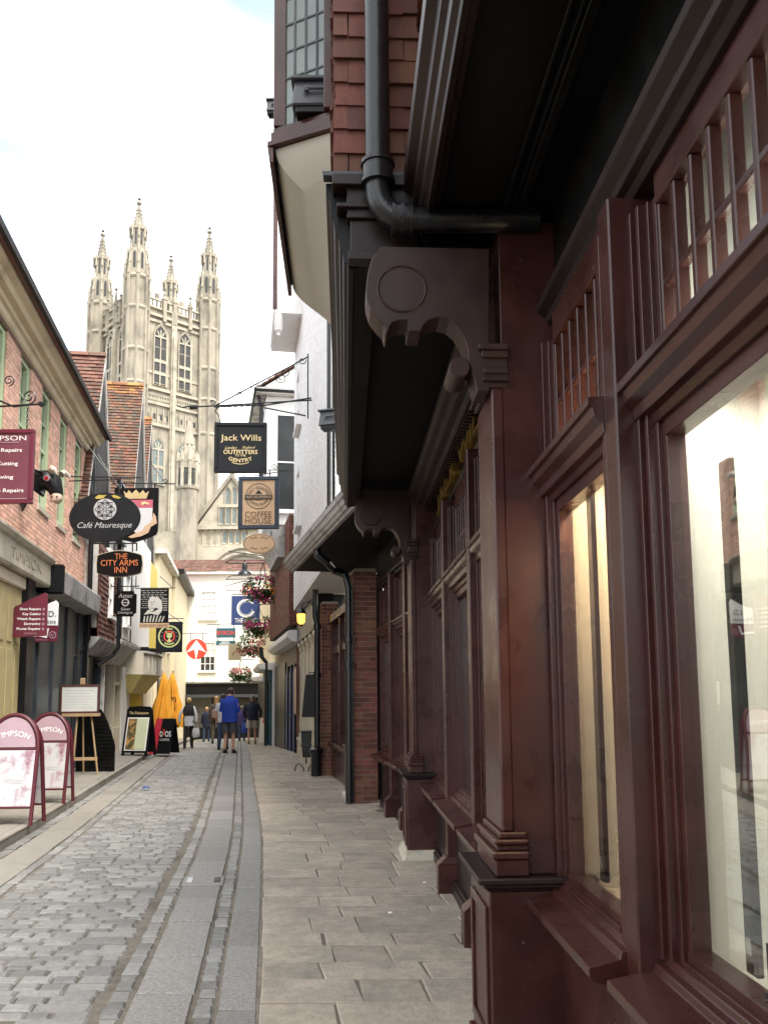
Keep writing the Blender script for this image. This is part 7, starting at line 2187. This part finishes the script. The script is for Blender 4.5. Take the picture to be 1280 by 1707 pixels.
# ================================================================ people
def cloth(name, c, rough=.85): return mat(name, c, rough, 14, .12, .15, 60)
def person(px, py, hpx, rz, label, top, legs, hair, shoes, shorts=False, sleeve='long', arms=((.04, .06), (.04, .06)), bulk=1.0, stride=.10, hem=.50, headdown=0.0, longhair=False, Y=None, skirtw=1.0, extra=None, elbow=(0, 0)):
    """one walker: a continuous body grown with the skin modifier, with clothes and hair as parts"""
    g0 = gp(px, py)
    if Y: g0 = at(px, py, Y); g0.z = gz(Y)
    lift = .045 if g0.x + .165 * g0.y > .05 else .012
    P = empty('person', (g0.x, g0.y, g0.z + lift), rz, label, 'person')
    h = hpx * g0.y / F_PX
    k = h / 1.75
    def V(x, y, z): return (x * k, y * k, z * k)
    # skeleton: y forward (away from camera when rz = 0)
    sh, hp = .175 * bulk, .095
    st = stride
    J = {'pel': V(0, 0, .95), 'wai': V(0, .0, 1.10), 'che': V(0, .0, 1.30), 'nek': V(0, .0, 1.47), 'nk2': V(0, .02 + headdown * .3, 1.53), 'hd': V(0, .03 + headdown, 1.63 - headdown * .3), 'top': V(0, .03 + headdown, 1.70 - headdown * .4)}
    for s, q in ((-1, 0), (1, 1)):
        sg = st * (1 if s > 0 else -1)
        J['hip%d' % q] = V(s * hp, 0, .90); J['kne%d' % q] = V(s * (hp + .005), sg * .6 + .02, .50); J['ank%d' % q] = V(s * (hp + .01), sg - (.03 if sg < 0 else 0), .09); J['toe%d' % q] = V(s * (hp + .03), sg + .15, .035)
        J['sho%d' % q] = V(s * sh, 0, 1.39)
        ax, ay = arms[q]
        e = elbow[q]
        J['elb%d' % q] = V(s * (sh + ax), -.02 + ay * .3, 1.14)
        J['wri%d' % q] = V(s * (sh + ax + .01 - e * .16), ay + e * .22, .90 + e * .22)
        J['han%d' % q] = V(s * (sh + ax - e * .22), ay + .02 + e * .27, .82 + e * .28)
    E = [('pel', 'wai'), ('wai', 'che'), ('che', 'nek'), ('nek', 'nk2'), ('nk2', 'hd'), ('hd', 'top')]
    for q in '01': E += [('pel', 'hip' + q), ('hip' + q, 'kne' + q), ('kne' + q, 'ank' + q), ('ank' + q, 'toe' + q), ('che', 'sho' + q), ('sho' + q, 'elb' + q), ('elb' + q, 'wri' + q), ('wri' + q, 'han' + q)]
    R_ = dict(pel=(.13, .10), wai=(.12, .09), che=(.14, .10), nek=(.055, .055), nk2=(.052, .052), hd=(.078, .095), top=(.055, .065), hip=(.085, .085), kne=(.052, .052), ank=(.036, .036), toe=(.035, .025), sho=(.058, .058), elb=(.040, .040), wri=(.028, .028), han=(.042, .024))
    names = list(J)
    me = bpy.data.meshes.new('body'); me.from_pydata([J[n] for n in names], [(names.index(a), names.index(b)) for a, b in E], [])
    me.materials.append(M_SKIN)
    b = bpy.data.objects.new('body', me); col.objects.link(b); b.parent = P
    sk = b.modifiers.new('skin', 'SKIN')
    if not me.skin_vertices: me.skin_vertices_new() if hasattr(me, 'skin_vertices_new') else None
    sv = me.skin_vertices[0].data if me.skin_vertices else None
    if sv:
        for i, n in enumerate(names):
            r = R_[n if n in R_ else n[:3]]
            sv[i].radius = (r[0] * k, r[1] * k)
            sv[i].use_root = (n == 'pel')
    b.modifiers.new('sub', 'SUBSURF').levels = 1
    b.modifiers['sub'].render_levels = 2
    # trousers or shorts
    def limb(m, pts, rs, n=10): m.tube(pts, [r * k for r in rs], n)
    def mid(a, c, t): return tuple(a[i] + (c[i] - a[i]) * t for i in range(3))
    m = MB()
    for q in '01':
        if shorts: limb(m, [mid(J['hip' + q], J['pel'], .3), J['hip' + q], mid(J['hip' + q], J['kne' + q], .5), mid(J['hip' + q], J['kne' + q], .80)], [.10, .108 * skirtw, .105 * skirtw, .108 * skirtw])
        else: limb(m, [mid(J['hip' + q], J['pel'], .3), J['hip' + q], J['kne' + q], mid(J['kne' + q], J['ank' + q], .5), J['ank' + q]], [.10, .104, .070, .062, .055])
    m.loft([(0, 0, .80 * k, .10 * k, .08 * k), (0, 0, .86 * k, .185 * k * bulk, .125 * k), (0, 0, .96 * k, .175 * k * bulk, .12 * k), (0, 0, 1.03 * k, .155 * k * bulk, .11 * k)], 14)
    m.build('shorts' if shorts else 'trousers', legs, P, smooth=True)
    # top
    m = MB(); hz = .95 - hem * .2
    m.loft([(0, 0, hz * k, .185 * k * bulk, .135 * k), (0, -.005 * k, (hz + .12) * k, .18 * k * bulk, .13 * k), (0, 0, 1.14 * k, .178 * k * bulk, .13 * k), (0, .0, 1.30 * k, .19 * k * bulk, .138 * k), (0, 0, 1.40 * k, .18 * k * bulk, .115 * k), (0, .01 * k, 1.455 * k, .115 * k * bulk, .08 * k), (0, .015 * k, 1.52 * k, .068 * k, .066 * k)], 18)
    for q in '01':
        if sleeve != 'none':
            e = 1.0 if sleeve == 'long' else .0
            pts = [mid(J['sho' + q], J['che'], .3), J['sho' + q], J['elb' + q]] + ([mid(J['elb' + q], J['wri' + q], .95)] if sleeve == 'long' else [])
            if sleeve == 'short': pts[-1] = mid(J['sho' + q], J['elb' + q], .75)
            limb(m, pts, [.072, .070, .058, .045][:len(pts)])
    m.build('top', top, P, smooth=True)
    for q in '01':
        a, t = J['ank' + q], J['toe' + q]
        m = MB(); s = MB()
        d = Vector((t[0] - a[0], t[1] - a[1]))
        m.loft([(a[0] + d.x * .35, a[1] + d.y * .35, .008, .045 * k, .13 * k), (a[0] + d.x * .35, a[1] + d.y * .35, .05 * k, .048 * k, .135 * k), (a[0] + d.x * .12, a[1] + d.y * .12, .10 * k, .042 * k, .075 * k), (a[0], a[1], .13 * k, .04 * k, .045 * k)], 12)
        m.build('shoe', shoes, P, smooth=True)
    hd = J['hd']
    m = MB()
    m.loft([(hd[0], hd[1] - .035 * k, hd[2] - (.10 if longhair else .055) * k, .062 * k, .05 * k), (hd[0], hd[1] - .025 * k, hd[2] - .01 * k, .086 * k, .085 * k), (hd[0], hd[1] - .02 * k, hd[2] + .045 * k, .088 * k, .10 * k), (hd[0], hd[1] - .012 * k, hd[2] + .095 * k, .066 * k, .08 * k), (hd[0], hd[1] - .01 * k, hd[2] + .118 * k, .025 * k, .03 * k)], 14)
    if longhair: m.loft([(hd[0], hd[1] - .075 * k, hd[2] - .30 * k, .06 * k, .025 * k), (hd[0], hd[1] - .065 * k, hd[2] - .15 * k, .085 * k, .04 * k), (hd[0], hd[1] - .05 * k, hd[2] + .0 * k, .08 * k, .05 * k)], 12)
    m.build('hair', hair, P, smooth=True)
    m = MB()
    m.loft([(hd[0], hd[1] + .085 * k, hd[2] - .05 * k, .012 * k, .012 * k), (hd[0], hd[1] + .10 * k, hd[2] - .03 * k, .017 * k, .018 * k), (hd[0], hd[1] + .09 * k, hd[2] + .01 * k, .009 * k, .01 * k)], 8)
    for s_ in (-1, 1): m.loft([(s_ * .082 * k, hd[1] + .0 * k, hd[2] - .04 * k, .008 * k, .014 * k), (s_ * .088 * k, hd[1], hd[2] - .01 * k, .011 * k, .02 * k), (s_ * .084 * k, hd[1], hd[2] + .02 * k, .006 * k, .012 * k)], 8)
    m.build('face_features', M_SKIN, P, smooth=True)
    return P, J, k
C_BLUE = cloth('blue_jacket', (.012, .045, .33)); C_GREYSH = cloth('grey_shorts', (.055, .058, .07)); C_BLK = cloth('black_cloth', (.012, .012, .014)); C_WHT = cloth('white_cloth', (.55, .55, .58)); C_NAVY = cloth('navy_cloth', (.012, .015, .035)); C_KHAKI = cloth('khaki_shorts', (.40, .35, .31)); C_JEAN = cloth('denim', (.035, .055, .10)); C_DKBR = cloth('brown_cloth', (.07, .055, .045)); C_PURP = cloth('purple_cloth', (.06, .04, .16)); C_OLIVE = cloth('olive_cloth', (.10, .09, .06))
H_BLOND = mat('blond_hair', (.45, .31, .15), .6, 20, .2); H_BROWN = mat('brown_hair', (.06, .035, .02), .6, 20, .2); H_GREY = mat('grey_hair', (.20, .18, .16), .6, 20, .2); H_LBR = mat('light_brown_hair', (.28, .16, .07), .6, 20, .2)
S_BLK = mat('black_shoe', (.012, .012, .013), .5, 9, .1); S_TAN = mat('tan_shoe', (.30, .22, .14), .6, 9, .1)
P1, J, k = person(382, 1258, 110, -.25, 'tall person in bright blue jacket and grey shorts standing with head bowed', C_BLUE, C_GREYSH, H_BROWN, S_BLK, shorts=True, bulk=1.18, stride=.02, headdown=.05, elbow=(0.9, 0.9), hem=.6)
m = MB()
for q in '01':
    a, t = J['ank' + q], J['toe' + q]
    m.loft([(a[0] + (t[0] - a[0]) * .35, a[1] + (t[1] - a[1]) * .35, .0, .05 * k, .145 * k), (a[0] + (t[0] - a[0]) * .35, a[1] + (t[1] - a[1]) * .35, .022, .05 * k, .145 * k)], 12)
m.build('shoe_sole', M_PRINTW, P1)
P2, J, k = person(314, 1248, 83, 0.1, 'person with short blond hair in black gilet, white shirt and black trousers', C_WHT, C_BLK, H_BLOND, S_BLK, stride=.12, arms=((.13, .0), (.08, -.02)), hem=.9)
m = MB(); m.loft([(0, 0, 1.12 * k, .185 * k, .14 * k), (0, 0, 1.30 * k, .207 * k, .15 * k), (0, 0, 1.41 * k, .20 * k, .125 * k), (0, .01 * k, 1.47 * k, .12 * k, .085 * k), (0, .01 * k, 1.54 * k, .075 * k, .075 * k)], 16); m.build('gilet', C_BLK, P2, smooth=True)
def bag(par, J, q, k, mt, name='handbag', s=1.0, dz=0.0, label=None):
    h = J['han' + q]
    wp = par.matrix_basis @ Vector(h)
    B = empty(name, wp, par.rotation_euler.z, label, 'bag')
    m = MB(); m.loft([(0, 0, (-.50 + dz) * s * k, .10 * s * k, .05 * s * k), (0, 0, (-.46 + dz) * s * k, .15 * s * k, .07 * s * k), (0, 0, (-.25 + dz) * s * k, .14 * s * k, .06 * s * k), (0, 0, (-.14 + dz) * s * k, .11 * s * k, .03 * s * k)], 12); m.build('bag_body', mt, B, smooth=True)
    m = MB(); m.tube([(-.08 * s * k, 0, (-.15 + dz) * s * k), (-.03 * k, 0, -.0), (.03 * k, 0, -.0), (.08 * s * k, 0, (-.15 + dz) * s * k)], .008, 5); m.build('bag_handle', mt, B)
bag(P2, J, '1', k, C_WHT, s=.9, label='pale handbag in the right hand of the person in the black gilet')
m = MB(); m.tube([(-.2 * k, -.02 * k, .96 * k), (-.12 * k, -.15 * k, 1.2 * k), (.12 * k, -.08 * k, 1.47 * k)], .012 * k, 6)
m.build('shoulder_strap', C_DKBR, P2)
P3, J, k = person(344, 1237, 57, 0.0, 'smaller distant person in navy coat and blue jeans walking away', C_NAVY, C_JEAN, H_BLOND, S_BLK, stride=.08, hem=1.0, bulk=1.1)
P4, J, k = person(360, 1240, 78, 0.1, 'person with long fair hair in brown with a rucksack, behind the blue jacket', C_DKBR, C_OLIVE, H_LBR, S_BLK, stride=.12, longhair=True, hem=.8)
B = empty('rucksack', P4.matrix_basis @ Vector((0, -.19 * k, 1.05 * k)), .1, 'brown and red rucksack on the back of the fair-haired person', 'bag')
m = MB(); m.loft([(0, 0, -.16 * k, .10 * k, .06 * k), (0, -.01, -.1 * k, .17 * k, .10 * k), (0, 0, .12 * k, .16 * k, .09 * k), (0, .02, .22 * k, .09 * k, .05 * k)], 12); m.build('pack', mat('rucksack_cloth', (.16, .11, .09), .8, 8, .2, c2=(.28, .08, .06), c2s=5), B, smooth=True)
P5, J, k = person(371.5, 1249, 92, 0.0, 'person in pale short-sleeved top and jeans half hidden by the blue jacket', C_WHT, C_JEAN, H_BROWN, S_BLK, stride=.06, sleeve='short', Y=28.2)
P6, J, k = person(403, 1237, 58, 0.0, 'small distant person in purple with grey hair left of the navy jumper', C_PURP, C_JEAN, H_GREY, S_BLK, stride=.06, hem=.8)
P7, J, k = person(420, 1243, 81, 0.05, 'person in navy jumper and khaki shorts walking away on the right', C_NAVY, C_KHAKI, H_GREY, S_TAN, shorts=True, bulk=1.22, stride=.08, skirtw=1.1, arms=((.08, .08), (.10, .06)), elbow=(.2, .3))
bag(P7, J, '0', k, mat('blue_carrier', (.015, .06, .35), .4, 6, .15), 'carrier_bag', .95, label='blue carrier bag hanging from the left hand of the person in khaki shorts')
flush_texts()
